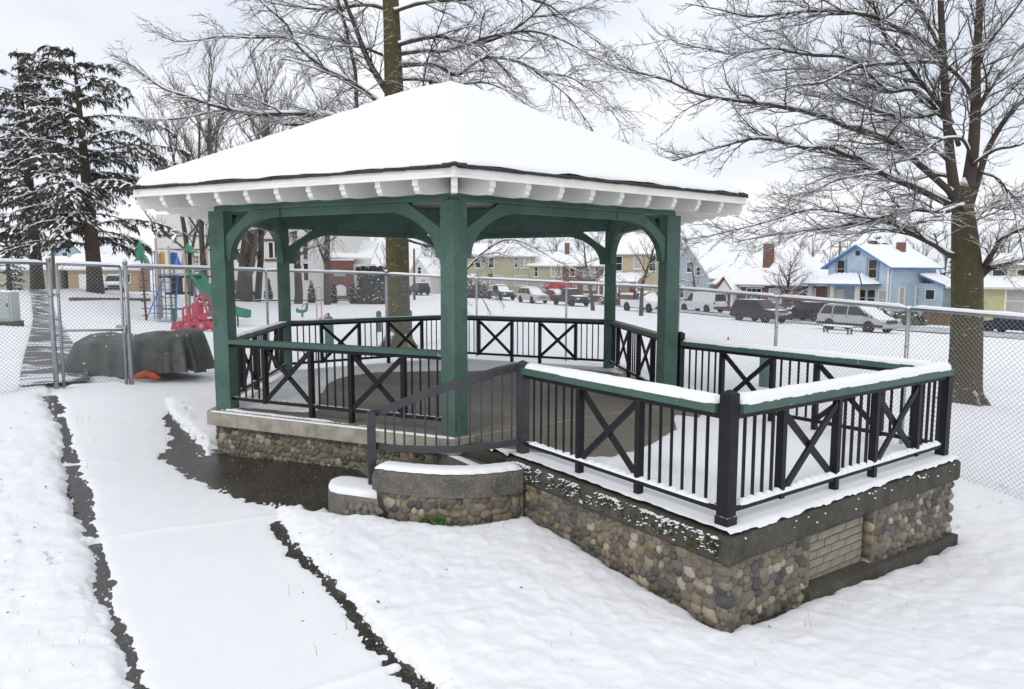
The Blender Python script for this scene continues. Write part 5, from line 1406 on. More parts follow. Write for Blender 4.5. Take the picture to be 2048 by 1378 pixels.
for i, (px, d, w, h, lb) in enumerate(((490, 79, 3.2, 1.3, 'low snowy bush at the foot of the leaning church tree'), (955, 97, 4.2, 2.6, 'rounded bush heaped with snow left of the olive house'), (912, 96, 2.6, 4.2, 'dark snowy bush beside the green post and olive house'), (1230, 84, 4.5, 1.5, 'snowy hedge shrub behind the white flatbed truck'), (1315, 82, 3.5, 1.7, 'snow dusted shrub behind the white truck cab'), (1600, 70, 3.4, 1.5, 'snowy shrub on the bank behind the black car'), (1755, 64, 2.6, 1.5, 'snowy shrub below the blue house porch corner'), (1812, 62, 3.6, 1.2, 'dark hedge below the pale side wall of the blue house'), (1500, 78, 3.0, 1.6, 'shrub in front of the brick bungalow behind the dark moving car'))):
    leafy(lb, px, d, w, w * .7, h, 30 + i, 480, 'dome', 'bush', 'needle', .55 if i != 7 else .2, .24, 'bush')

# ------------------------------------------------------------------ more bare trees
SP_FAR = [dict(start=.12, gap=.5, len=3.2, ang=(20, 45), up=.35, upv=.25, trop=.07, wig=.12, n=5, rmin=.026, rmax=.05, rel=.5, snow=1.2),
          dict(start=.15, gap=.40, len=1.5, ang=(20, 45), up=.3, upv=.25, trop=.06, wig=.12, n=3, rmin=.018, rmax=.024, rel=.6, snow=1.2),
          dict(start=.25, gap=.40, len=.7, ang=(20, 45), up=.3, upv=.25, trop=.05, wig=.1, n=1, rmin=.013, rmax=.015, rel=.6, snow=.8)]
SP_STREET = [dict(start=.12, gap=.30, len=1.6, ang=(28, 60), up=.15, upv=.3, trop=.02, wig=.17, n=5, rmin=.014, rmax=.03, rel=.5, snow=2.4),
             dict(start=.15, gap=.24, len=.8, ang=(25, 60), up=.1, upv=.3, trop=.0, wig=.17, n=3, rmin=.010, rmax=.014, rel=.6, snow=2.6),
             dict(start=.3, gap=.3, len=.4, ang=(25, 60), up=.1, upv=.3, trop=.0, wig=.1, n=1, rmin=.008, rmax=.009, rel=.6, snow=2.2)]
def T2(px, d): return CW(hx(px, d), d)
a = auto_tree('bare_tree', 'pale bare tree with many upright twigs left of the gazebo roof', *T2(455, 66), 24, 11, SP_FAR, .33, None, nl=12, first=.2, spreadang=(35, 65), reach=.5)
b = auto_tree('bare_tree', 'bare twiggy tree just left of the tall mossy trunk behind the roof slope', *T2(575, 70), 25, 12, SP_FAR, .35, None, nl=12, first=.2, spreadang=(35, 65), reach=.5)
def dup_tree(src, px, d, rz, sc, label, group=None):
    c = copy_tree(src); x, y = T2(px, d); c.location = (x, y, G(x, y)); c.rotation_euler = (0, 0, rz); c.scale = (sc, sc, sc); c['label'] = label
    if group: c['group'] = group
    return c
dup_tree(b, 515, 73, 3.3, .98, 'bare twiggy tree between two others above the left roof slope')
dup_tree(a, 410, 70, 5.2, .9, 'bare twiggy tree nearest the snowy conifers')
dup_tree(a, 655, 74, 2.1, 1.02, 'bare twiggy tree seen through the limbs of the mossy tree')
dup_tree(b, 385, 76, 1.2, .86, 'smaller bare tree between the snowy conifer and the gazebo eave')
dup_tree(a, 520, 90, 4.0, 1.1, 'faint bare tree farthest back left of the gazebo roof')
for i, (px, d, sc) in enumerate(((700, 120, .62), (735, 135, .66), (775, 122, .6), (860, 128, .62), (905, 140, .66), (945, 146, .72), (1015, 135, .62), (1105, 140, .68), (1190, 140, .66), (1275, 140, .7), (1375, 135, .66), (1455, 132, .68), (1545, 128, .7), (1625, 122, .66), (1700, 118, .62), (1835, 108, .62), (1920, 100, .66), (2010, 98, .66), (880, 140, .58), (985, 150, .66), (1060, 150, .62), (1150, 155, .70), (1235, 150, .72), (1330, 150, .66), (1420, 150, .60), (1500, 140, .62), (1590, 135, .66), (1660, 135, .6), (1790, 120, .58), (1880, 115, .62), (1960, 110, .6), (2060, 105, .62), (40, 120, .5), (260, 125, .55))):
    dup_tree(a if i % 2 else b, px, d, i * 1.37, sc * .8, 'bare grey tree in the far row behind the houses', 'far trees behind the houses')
auto_tree('bare_tree', 'stout leaning forked tree in front of the white church', *T2(487, 71), 15, 13, SP_FAR, .75, None, nl=9, first=.18, spreadang=(30, 60), reach=.62, lean=(.12, 0), snowk=1.6)
auto_tree('bare_tree', 'straight tree trunk close to the church windows', *T2(596, 74), 15, 14, SP_FAR, .42, None, nl=8, first=.4, spreadang=(20, 55), reach=.4)
auto_tree('bare_tree', 'young street tree loaded with snow beside the white flatbed truck', *T2(1282, 58), 8.2, 15, SP_STREET, .17, 'street trees at the field edge', nl=11, first=.27, spreadang=(15, 55), reach=.45, twig='twig', snowk=2.2)
auto_tree('bare_tree', 'thin street tree with snowy twigs in front of the dark pickup', *T2(1186, 66), 8.0, 16, SP_STREET, .19, 'street trees at the field edge', nl=10, first=.35, spreadang=(10, 45), reach=.45, twig='twig', snowk=2.2)
auto_tree('bare_tree', 'round dense tree thick with snowy twigs before the brick bungalow', *T2(1575, 74), 7.2, 17, SP_STREET, .2, None, nl=24, first=.14, spreadang=(0, 65), reach=.6, twig='twig', snowk=2.0)
auto_tree('bare_tree', 'snowy bare tree hiding the grey gabled house', *T2(1392, 84), 7.5, 18, SP_STREET, .15, None, nl=10, first=.2, spreadang=(5, 45), reach=.6, twig='far_twig', snowk=2.4)

# ------------------------------------------------------------------ houses
def face_rz(nx, nd):
    """rotation that turns a building's front (-y) toward the given direction in view axes"""
    wx = nx * math.cos(YAW) + nd * math.sin(YAW); wy = -nx * math.sin(YAW) + nd * math.cos(YAW)
    return math.atan2(wy, wx) + math.pi / 2
ROOFEDGE = plain('roof_edge', (.10, .095, .09), .9, .3, 10)
class House:
    def __init__(s, name, label, px, d, rz, w, dep, h, z=None, cat='house'):
        x, y = CW(hx(px, d), d); s.z = G(x, y) if z is None else z
        s.o = thing(name, label, cat, (x, y, s.z), rz); s.w, s.dep, s.h = w, dep, h
    def body(s, mat, gable=None, rh=0, w=None, x0=0, y0=0, dep=None, h=None, name='wall'):
        """box of walls, with a gable front ('y' ridge runs back) or sides ('x' ridge runs across)"""
        w = w or s.w; dep = dep or s.dep; h = h or s.h; a, b = x0 - w / 2, x0 + w / 2; c, e = y0, y0 + dep; mb = MB(); lo = -2.5
        vs = [(a, c, lo), (b, c, lo), (b, e, lo), (a, e, lo), (a, c, h), (b, c, h), (b, e, h), (a, e, h)]
        fs = [(0, 1, 5, 4), (1, 2, 6, 5), (2, 3, 7, 6), (3, 0, 4, 7)]
        if gable == 'y': vs += [(x0, c, h + rh), (x0, e, h + rh)]; fs[0] = (0, 1, 5, 8, 4); fs[2] = (2, 3, 7, 9, 6)
        elif gable == 'x': vs += [(a, (c + e) / 2, h + rh), (b, (c + e) / 2, h + rh)]; fs[1] = (1, 2, 6, 9, 5); fs[3] = (3, 0, 4, 8, 7)
        else: fs.append((4, 5, 6, 7))
        mb.add(vs, fs); return mb.build(name, mat, s.o)
    def slab(s, q, th, sn, edge, name='roof'):
        """one roof slope: q = 4 corners (eave a, eave b, ridge b, ridge a); boards, edge and snow on it"""
        q = [Vector(p) for p in q]; nr = (q[1] - q[0]).cross(q[3] - q[0]).normalized()
        if nr.z < 0: nr = -nr
        mb = MB(); mb.add([p for p in q] + [p + nr * th for p in q], [(3, 2, 1, 0), (4, 5, 6, 7), (0, 1, 5, 4), (1, 2, 6, 5), (2, 3, 7, 6), (3, 0, 4, 7)])
        r = mb.build(name, edge, s.o)
        if sn:
            c = sum(q, Vector()) / 4; k = .985; p0 = [c + (p - c) * k + nr * (th + .002) for p in q]
            n, m_ = 14, 8; P = np.zeros((m_ + 1, n + 1, 3))
            for i in range(m_ + 1):
                for j in range(n + 1):
                    u, v = j / n, i / m_; p = p0[0] * (1 - u) * (1 - v) + p0[1] * u * (1 - v) + p0[2] * u * v + p0[3] * (1 - u) * v
                    e = min(1, min(u * 8, (1 - u) * 8, v * 6 + .0)) ** .5
                    p = p + nr * (sn * e * (1 + .25 * math.sin(i * 2.3 + j * 1.7 + c.x))); P[i, j] = p
            MB().grid(P).build('roof_snow', SNOW, r)
        return r
    def gable_roof(s, ridge, rh, ov=.45, th=.14, sn=.13, edge=None, w=None, x0=0, y0=0, dep=None, h=None):
        w = w or s.w; dep = dep or s.dep; h = h or s.h; edge = edge or ROOFEDGE; a, b, c, e = x0 - w / 2, x0 + w / 2, y0, y0 + dep
        if ridge == 'y':
            k = rh / (w / 2); z0 = h - ov * k
            s.slab([(a - ov, c - ov, z0), (a - ov, e + ov, z0), (x0, e + ov, h + rh), (x0, c - ov, h + rh)], th, sn, edge)
            s.slab([(b + ov, e + ov, z0), (b + ov, c - ov, z0), (x0, c - ov, h + rh), (x0, e + ov, h + rh)], th, sn, edge)
        else:
            k = rh / (dep / 2); z0 = h - ov * k; ym = (c + e) / 2
            s.slab([(a - ov, c - ov, z0), (b + ov, c - ov, z0), (b + ov, ym, h + rh), (a - ov, ym, h + rh)], th, sn, edge)
            s.slab([(b + ov, e + ov, z0), (a - ov, e + ov, z0), (a - ov, ym, h + rh), (b + ov, ym, h + rh)], th, sn, edge)
    def hip_roof(s, rh, ov=.4, th=.14, sn=.13, edge=None, w=None, x0=0, y0=0, dep=None, h=None, rl=.3):
        w = w or s.w; dep = dep or s.dep; h = h or s.h; edge = edge or ROOFEDGE; a, b, c, e = x0 - w / 2 - ov, x0 + w / 2 + ov, y0 - ov, y0 + dep + ov; ym = (c + e) / 2; r = w * rl / 2; z = h + rh
        s.slab([(a, c, h), (b, c, h), (x0 + r, ym, z), (x0 - r, ym, z)], th, sn, edge); s.slab([(b, e, h), (a, e, h), (x0 - r, ym, z), (x0 + r, ym, z)], th, sn, edge)
        s.slab([(b, c, h), (b, e, h), (x0 + r, ym, z - .001), (x0 + r, ym - .01, z - .001)], th, sn, edge); s.slab([(a, e, h), (a, c, h), (x0 - r, ym, z - .001), (x0 - r, ym + .01, z - .001)], th, sn, edge)
    def window(s, face, u, z, w, h, frame=None, pane=None, mid=True, sill=True, y0=0, grid=0, fw=.09):
        """face: front / right / left; u = place along it, z = sill height"""
        frame = frame or M['trim']; pane = pane or M['glass']
        if face == 'front': o, t, n = Vector((u, y0, z)), Vector((1, 0, 0)), Vector((0, -1, 0))
        elif face == 'right': o, t, n = Vector((s.w / 2, u, z)), Vector((0, 1, 0)), Vector((1, 0, 0))
        else: o, t, n = Vector((-s.w / 2, u, z)), Vector((0, -1, 0)), Vector((-1, 0, 0))
        U = Vector((0, 0, 1)); mb = MB()
        def b_(x0, x1, z0, z1, d0, d1, m_=mb):
            c = o + t * ((x0 + x1) / 2) + U * ((z0 + z1) / 2) + n * ((d0 + d1) / 2); Mx = Matrix((t, n, U)).transposed(); m_.box(c, (x1 - x0, d1 - d0, z1 - z0), Mx)
        f = fw
        b_(-w / 2 - f, -w / 2, -f, h + f, .0, .07); b_(w / 2, w / 2 + f, -f, h + f, .0, .07); b_(-w / 2, w / 2, h, h + f, .0, .07); b_(-w / 2, w / 2, -f, 0, .0, .07)
        if mid: b_(-w / 2, w / 2, h * .5 - .03, h * .5 + .03, .012, .05)
        if grid:
            for k in range(1, grid): b_(-w / 2 + w * k / grid - .02, -w / 2 + w * k / grid + .02, 0, h, .013, .045)
        wd = mb.build('window', frame, s.o); pb = MB(); b_(-w / 2, w / 2, 0, h, .004, .012, pb); pb.build('pane', pane, wd)
        if sill: sb = MB(); b_(-w / 2 - f - .04, w / 2 + f + .04, -f - .07, -f, .0, .12, sb); sb.build('sill', frame, wd); sn = MB(); b_(-w / 2, w / 2, -f, -f + .05, .07, .115, sn); sn.build('sill_snow', SNOW, wd)
        return wd
    def box(s, name, c, size, mat, parent=None): return MB().box(c, size).build(name, mat, parent or s.o)
RZS = face_rz(-.89, -.46)
def blue_house():
    bl = siding('blue_siding', (.46, .57, .68), .22); bt = plain('blue_trim', (.13, .25, .50), .6, .1, 3)
    H = House('house', 'two storey blue house with white porch posts and snowy gable roof', 1710, 71, RZS, 6.8, 7.6, 4.9, -2.35)
    H.body(bl, 'y', 2.0); H.gable_roof('y', 2.0, .5, .16, .14, bt)
    for u in (-1.85, 1.75): H.window('front', u, 3.75, .85, 1.75, plain('cream_sash', (.55, .5, .4), .6, .1, 5) if u < 0 else MATS['cream_sash'], fw=.08)
    for u in (-1.85, 1.75):
        for sx in (-.6, .6): H.box('window_casing', (u + sx, -.02, 4.6), (.16, .05, 2.15), bt)
    H.box('gable_vent', (0, -.03, 6.2), (.45, .06, .45), M['glass'])
    # porch
    pr = MB(); pr.box((-.6, -1.3, .35), (6.4, 2.5, .3)); pr.build('porch_floor', M['trim'], H.o)
    for x in (-3.55, -.9, 1.9): H.box('porch_post', (x, -2.35, 1.75), (.34, .34, 2.5), plain('post_cream', (.62, .60, .52), .6, .06, 4) if x < -3 else MATS['post_cream'])
    a, b, z, zt = -4.2, 2.7, 3.0, 3.95
    H.slab([(a, -2.9, z), (b, -2.9, z), (b - 2.2, -.35, zt), (a + 2.2, -.35, zt)], .16, .16, bt, 'porch_roof')
    H.slab([(b, -2.9, z), (b, -.02, z), (b - 2.2, -.02, zt), (b - 2.2, -.35, zt)], .16, .14, ROOFEDGE, 'porch_roof')
    H.slab([(a, -.02, z), (a, -2.9, z), (a + 2.2, -.35, zt), (a + 2.2, -.02, zt)], .16, .14, ROOFEDGE, 'porch_roof')
    H.box('door', (-1.75, -.03, 1.5), (.95, .06, 2.1), M['trim']); H.window('front', .6, .95, 1.0, 1.6); H.window('front', 1.75, .95, .8, 1.6); H.window('front', 2.95, .7, .8, 1.8, pane=M['curtain'])
    H.window('right', 2.2, .6, .75, 2.2, pane=M['curtain'], sill=False); H.window('right', 4.8, 1.0, .7, 1.8, pane=M['curtain'])
    H.box('corner_board', (3.4, -.02, 2.4), (.16, .06, 5.0), M['trim']); H.box('downpipe', (3.5, .25, 2.5), (.09, .09, 4.8), M['trim'])
    H.box('chimney', (1.2, 5.0, 6.5), (.65, .65, 1.7), brickm('chimney_brick')); H.box('chimney_snow', (1.2, 5.0, 7.4), (.6, .6, .12), SNOW)
    # lean-to at the back right
    mb = MB(); mb.box((4.6, 6.2, .4), (2.5, 2.6, 5.6)); mb.build('lean_to', bl, H.o)
    H.slab([(6.2, 7.8, 2.9), (6.2, 4.6, 2.9), (3.4, 4.6, 4.0), (3.4, 7.8, 4.0)], .16, .14, bt, 'lean_to_roof')
    mb = MB().box((4.6, 4.88, 2.1), (1.0, .06, 1.1)); mb.build('window', M['trim'], H.o); MB().box((4.6, 4.84, 2.1), (.8, .05, .9)).build('window', M['glass'], H.o)
blue_house()
def brick_bungalow():
    bk = brickm('bungalow_brick', (.20, .085, .065), (.15, .062, .05), (.24, .2, .18))
    H = House('house', 'brick bungalow with steep snowy roof, tall chimney and small white entrance gable', 1502, 84, RZS, 12.8, 9, 2.75, -2.35)
    H.body(bk, None); H.hip_roof(4.6, .6, .16, .16, M['trim'], rl=.32)
    H.box('chimney', (.9, 1.6, 6.2), (.95, .8, 3.0), bk); H.box('chimney_snow', (.9, 1.6, 7.76), (.9, .76, .12), SNOW)
    # entrance gable
    e = MB(); e.add([(-4.6, -1.2, 2.1), (-1.9, -1.2, 2.1), (-3.25, -1.2, 3.5), (-4.6, -.02, 2.1), (-1.9, -.02, 2.1), (-3.25, -.02, 3.5)], [(0, 1, 2), (3, 5, 4)]); e.build('entrance_gable', M['trim'], H.o)
    for sg in (-1, 1): H.slab([(-3.25 + sg * 1.75, -1.5, 1.75), (-3.25 + sg * 1.75, .6, 1.75), (-3.25, .6, 3.62), (-3.25, -1.5, 3.62)], .14, .13, plain('red_barge', (.2, .06, .05), .7, .1, 5) if sg < 0 else MATS['red_barge'], 'entrance_roof')
    for x in (-4.5, -2.0): H.box('entrance_post', (x, -1.15, 1.0), (.18, .18, 2.2), M['trim'])
    H.box('door', (-2.9, -.03, 1.0), (1.0, .06, 2.1), M['trim'])
    for u, w in ((-4.5, 1.1), (.4, 2.2), (3.6, 1.7)): H.window('front', u, .9, w, 1.45, mid=u < 0, grid=3 if u == .4 else 0, pane=M['glass'] if u < 2 else M['curtain'])
    H.window('right', 2.5, .9, 1.3, 1.5, pane=M['curtain']); H.window('right', 6.2, .9, .9, 1.3)
    for q in range(9): H.box('rafter_tail', (-1.2 + q * .42, -.5, 2.62), (.12, .55, .16), M['trim'])
    # glazed sun room at the left end
    s = MB().box((-8.0, 2.2, .9), (3.2, 3.6, 3.4)); s.build('sun_room', M['trim'], H.o)
    for q in range(3): MB().box((-9.1 + q * 1.05, .37, 1.65), (.85, .06, 1.0)).build('window', M['glass'], H.o)
    H.slab([(-10, 0, 2.6), (-6.2, 0, 2.6), (-6.2, 4.2, 3.1), (-10, 4.2, 3.1)], .14, .15, M['trim'], 'sun_room_roof')
brick_bungalow()
def others():
    g = siding('grey_blue_siding', (.42, .47, .52), .2)
    H = House('house', 'grey blue gabled house partly hidden by the snowy twigs', 1375, 93, RZS, 8.0, 9, 4.2); H.body(g, 'y', 4.1); H.gable_roof('y', 4.1, .5, .16, .15, M['trim'])
    H.window('front', .2, 4.6, 1.0, 1.3); H.window('front', 1.9, 4.2, .7, 1.0); H.window('front', -1.5, 1.2, 1.4, 1.5)
    y_ = siding('yellow_siding', (.56, .53, .31), .17)
    H = House('house', 'yellow house with tall sash window behind the right tree trunk', 2040, 60, RZS, 11.0, 8, 3.6, -2.75); H.body(y_, 'x', 2.6); H.gable_roof('x', 2.6, .6, .2, .15, M['trim'])
    H.window('front', -.4, 1.15, 1.45, 2.1, pane=M['curtain'], fw=.12); H.window('front', -3.9, .9, .8, 1.9, frame=plain('brown_trim', (.12, .08, .05), .7, .2, 4), mid=False, sill=False)
    H.window('front', 3.2, 1.15, 1.45, 2.1, fw=.12)
    d = MB().add([(-3.0, .6, 4.0), (1.0, .6, 4.0), (1.0, .6, 5.2), (-3.0, .6, 5.2), (-3.0, 3.5, 4.0), (1.0, 3.5, 4.0), (1.0, 3.5, 5.3), (-3.0, 3.5, 5.3)], [(0, 1, 2, 3), (1, 5, 6, 2), (4, 0, 3, 7), (3, 2, 6, 7)]); d.build('dormer', y_, H.o)
    for u in (-2.1, -.1): H.window('front', u, 4.3, 1.2, .6, y0=.6, mid=False, sill=False)
    H.slab([(-3.4, .1, 5.2), (1.4, .1, 5.2), (1.4, 3.8, 5.9), (-3.4, 3.8, 5.9)], .15, .15, M['trim'], 'dormer_roof')
    c = siding('cream_siding', (.62, .56, .40), .2)
    H = House('house', 'small cream house with snowy roof left of the blue house', 1618, 96, RZS, 6.5, 8, 3.4); H.body(c, 'y', 2.6); H.gable_roof('y', 2.6, .4, .15, .15); H.window('front', 0, 1.2, 1.2, 1.4); H.window('right', 3, 1.2, 1.0, 1.3)
    H = House('garage', 'low white garage with snowy gable roof beside the blue house', 1640, 84, RZS, 4.5, 6, 2.2, None, 'garage'); H.body(M['trim'], 'y', 1.1); H.gable_roof('y', 1.1, .35, .12, .15, M['trim']); H.box('garage_door', (0, -.03, .9), (2.6, .06, 1.9), M['curtain']); H.window('right', 3, 1, .7, .7, sill=False)
    o = siding('olive_siding', (.47, .45, .33), .24); fz = face_rz(.12, -.99)
    H = House('house', 'long two storey olive house with many white windows and snowy roof', 997, 112, fz, 11.8, 9, 5.9, -1.35); H.body(o, 'x', 1.75); H.gable_roof('x', 1.75, .5, .2, .2, M['trim'])
    for u in (-3.3, -1.2, 3.55): H.window('front', u, 4.05, .75 if u < 3 else 1.0, 1.5, pane=M['glass'] if u != 3.55 else M['curtain'])
    H.window('front', 4.6, 4.05, .7, 1.5, pane=M['curtain']); H.window('front', 2.9, 4.05, .6, 1.5)
    for u in (-.4, 3.6): H.window('front', u, 1.25, 1.9, 1.5, grid=3, pane=M['curtain'])
    H.window('front', -3.2, 1.5, .5, .7, mid=False, sill=False); H.box('porch_roof', (-4.9, -1.1, 2.7), (2.4, 2.2, .3), M['trim']); H.box('porch_snow', (-4.9, -1.1, 2.95), (2.3, 2.1, .2), SNOW)
    H.box('porch_post', (-3.9, -2.0, 1.2), (.2, .2, 2.8), M['trim']); H.box('flag', (-1.35, -.08, 2.75), (.75, .03, .6), M['bollard'])
    H = House('house', 'lower olive house wing with white corner windows right of the long olive house', 1090, 113, fz, 5.6, 8, 4.4, -1.35); H.body(o, 'x', 1.6); H.gable_roof('x', 1.6, .45, .2, .2, M['trim'])
    H.window('front', -1.65, 2.65, .75, 1.5); H.window('front', 1.75, 2.65, 1.5, 1.5, grid=3, pane=M['curtain']); H.window('front', -1.3, .6, 1.3, 1.3, pane=M['curtain'])
    bk = brickm('house_brick', (.20, .105, .08), (.16, .085, .065), (.3, .25, .22))
    H = House('house', 'red brick house with snowy roof and striped brick chimney', 1163, 114, fz, 7.2, 8, 4.6, -1.5); H.body(bk, 'x', 2.0); H.gable_roof('x', 2.0, .45, .2, .2, M['trim']); H.box('chimney', (-1.9, 3.0, 7.0), (.7, .7, 2.6), bk)
    H.window('front', -1.6, 2.9, .8, 1.2); H.window('front', 1.2, 2.9, 1.9, 1.2, pane=M['curtain'], grid=2); H.window('front', -1.5, .7, 1.0, 1.2, pane=M['curtain']); H.window('front', 1.3, .7, 1.9, 1.2, pane=M['curtain'], grid=2)
    tn = siding('tan_siding', (.50, .43, .29), .24)
    H = House('house', 'tall tan house with arched window behind the young street tree', 1268, 100, face_rz(-.5, -.86), 9, 9, 6.6, -1.9); H.body(tn, 'x', 2.4); H.gable_roof('x', 2.4, .5, .18, .2, M['trim'])
    for u in (-2.4, 2.6): H.window('front', u, 4.1, .9, 2.0)
    H.window('front', .4, 4.4, 1.0, 1.6, pane=M['curtain']); H.slab([(-4.8, -2.6, 2.5), (1.4, -2.6, 2.5), (1.4, 0, 3.5), (-4.8, 0, 3.5)], .15, .22, M['trim'], 'porch_roof')
    for x in (-4.5, -1.6, 1.2): H.box('porch_post', (x, -2.4, 1.1), (.2, .2, 2.8), M['trim'])
    H.window('front', -2.8, .9, 1.2, 1.3); H.box('door', (-.2, -.03, 1.2), (1, .06, 2.2), plain('red_door', (.3, .03, .02), .5, .1, 4))
    wg = siding('white_siding', (.70, .70, .66), .2)
    H = House('house', 'small white gabled house seen right of the mossy trunk', 840, 112, face_rz(-.6, -.8), 4.6, 8.5, 3.2); H.body(wg, 'y', 2.4); H.gable_roof('y', 2.4, .4, .15, .25, M['trim']); H.window('front', 0, 3.2, .7, 1.0); H.window('front', .8, .9, 1.0, 1.4, pane=M['curtain']); H.window('right', 3.5, 1.0, 2.4, 1.2, grid=3)
    # left-hand houses behind the conifers
    fl = face_rz(.45, -.9)
    H = House('garage', 'pale olive garage with wide door at the end of the footpath', 62, 82, face_rz(.2, -.98), 6.4, 6, 2.5, None, 'garage'); H.body(siding('garage_siding', (.45, .44, .33), .25), 'x', 1.2); H.gable_roof('x', 1.2, .4, .2, .22, M['trim']); H.box('garage_door', (-.3, -.03, .95), (3.6, .06, 2.0), plain('garage_door_green', (.36, .37, .28), .6, .08, 4))
    H = House('house', 'low snowy house with tan gables behind the pale garage', 40, 108, fl, 11, 8, 3.4); H.body(siding('tan_gable', (.42, .33, .2), .2), 'y', 2.4); H.gable_roof('y', 2.4, .5, .2, .25, M['trim']); H.window('front', 0, 3.3, 1.6, .8, sill=False, mid=False)
    H = House('house', 'light blue gabled house far behind the conifer trunks', 143, 100, face_rz(-.3, -.95), 7, 8, 4.2); H.body(siding('pale_blue_siding', (.34, .46, .52), .2), 'y', 2.6); H.gable_roof('y', 2.6, .4, .2, .2, plain('teal_trim', (.10, .2, .25), .6, .1, 4)); H.window('front', -.6, 3.9, 1.0, 1.1); H.window('front', 1.5, 1.2, 1.2, 1.2)
    H = House('garage', 'tan garage with snowy roof right behind the conifer trunk', 210, 84, face_rz(.25, -.97), 7.5, 6, 2.7, None, 'garage'); H.body(siding('tan_garage_siding', (.46, .34, .22), .22), 'x', 1.5); H.gable_roof('x', 1.5, .4, .2, .25, M['trim']); H.box('garage_door', (-1.2, -.03, 1.0), (2.8, .06, 2.1), M['trim']); H.window('front', 2.3, 1.1, 1.2, 1.0, mid=False)
others()
def church():
    wh = plain('church_render', (.70, .695, .67), .8, .04, .6)
    H = House('church', 'large white rendered church with brick panel and tall narrow windows', 520, 88, face_rz(.06, -1), 24.5, 12, 10.5, -1.55, 'church'); H.body(wh)
    bk = brickm('church_brick', (.21, .09, .07), (.17, .075, .058), (.28, .22, .2))
    for z in (6.2, 7.9): H.box('cornice_line', (-6.2, -.06, z), (12.0, .14, .12), plain('cornice_dark', (.06, .06, .06), .8, .2, 4) if z < 7 else MATS['cornice_dark'])
    # brick entrance block on the right
    H.box('brick_panel', (10.2, -.5, 1.3), (3.3, .9, 7.2), bk); H.box('panel_snow', (10.2, -.5, 4.98), (3.4, 1.0, .16), SNOW)
    H.box('side_wing', (12.6, 2.5, 1.0), (2.6, 6, 7.0), wh); H.slab([(8.2, -.8, 5.2), (14.2, -.8, 5.0), (14.2, 5.4, 7.2), (8.2, 5.4, 7.4)], .2, .25, M['trim'], 'wing_roof')
    H.box('green_sign', (10.2, -.98, 3.2), (1.4, .08, .55), plain('sage_sign', (.33, .48, .42), .6, .1, 4))
    bd = MB().add([(9.55, -1.02, .5), (10.95, -1.02, .5), (10.95, -1.02, 1.55), (10.62, -1.02, 1.78), (10.25, -1.02, 1.9), (9.88, -1.02, 1.78), (9.55, -1.02, 1.55), (9.55, -.96, .5), (10.95, -.96, .5), (10.95, -.96, 1.55), (10.62, -.96, 1.78), (10.25, -.96, 1.9), (9.88, -.96, 1.78), (9.55, -.96, 1.55)], [(0, 1, 2, 3, 4, 5, 6), (13, 12, 11, 10, 9, 8, 7)] + [(i, 7 + i, 7 + (i + 1) % 7, (i + 1) % 7) for i in range(7)]); bd.build('notice_board', M['trim'], H.o)
    for u in (4.95, 5.85):
        H.window('front', u, 2.4, .55, 2.1, mid=False, sill=False, fw=.14); H.window('front', u, 5.0, .55, 2.4, mid=False, sill=False, fw=.14)
    for u in (-7.6, -6.9): 
        for z in (3.4, 4.5): H.window('front', u, z, .55, .95, sill=False, grid=3, fw=.05)
    for u in (1.6, 2.3): H.window('front', u, 5.2, .5, 1.9, mid=False, sill=False)
    H.box('brick_pier', (-2.6, -.2, 1.2), (2.4, .5, 2.4), bk); H.box('brick_band', (1.9, -.05, 4.9), (2.2, .12, .3), bk); H.box('brick_band', (1.9, -.05, 7.4), (2.2, .12, .3), bk)
church()
# ------------------------------------------------------------------ vehicles
def paint(name, c, rough=.35, metal=.2): return plain(name, c, rough, .08, 2, metal=metal)
WHEEL = {}
def wheel(root, x, y, r, side):
    key = round(r, 2)
    if key not in WHEEL:
        RX = Matrix.Rotation(math.pi / 2, 3, 'X')
        t = MB().lathe([(r * .62, -.11), (r * .93, -.11), (r, -.075), (r, .075), (r * .93, .11), (r * .62, .11)], 20, (0, 0, 0), RX).mesh('tyre'); t.materials.append(M['tyre'])
        rm = MB().lathe([(r * .1, -.09), (r * .55, -.085), (r * .62, -.11), (r * .64, .0), (r * .62, .11), (r * .2, .1)], 20, (0, 0, 0), RX)
        for sg in (-1, 1):
            for k in range(5):
                a = k * 2 * math.pi / 5; rm.box((math.cos(a) * r * .34, sg * .098, math.sin(a) * r * .34), (r * .48, .014, r * .15), Matrix.Rotation(-a, 3, 'Y'))
            rm.lathe([(r * .14, -.012), (r * .14, .012)], 10, (0, sg * .105, 0), RX)
        rm = rm.mesh('rim'); rm.materials.append(M['rim']); WHEEL[key] = (t, rm)
    w = bpy.data.objects.new('wheel', None); COL.objects.link(w); w.parent = root; w.location = (x, y, r)
    inst('tyre', WHEEL[key][0], w, (0, 0, 0)); inst('rim', WHEEL[key][1], w, (0, 0, 0))
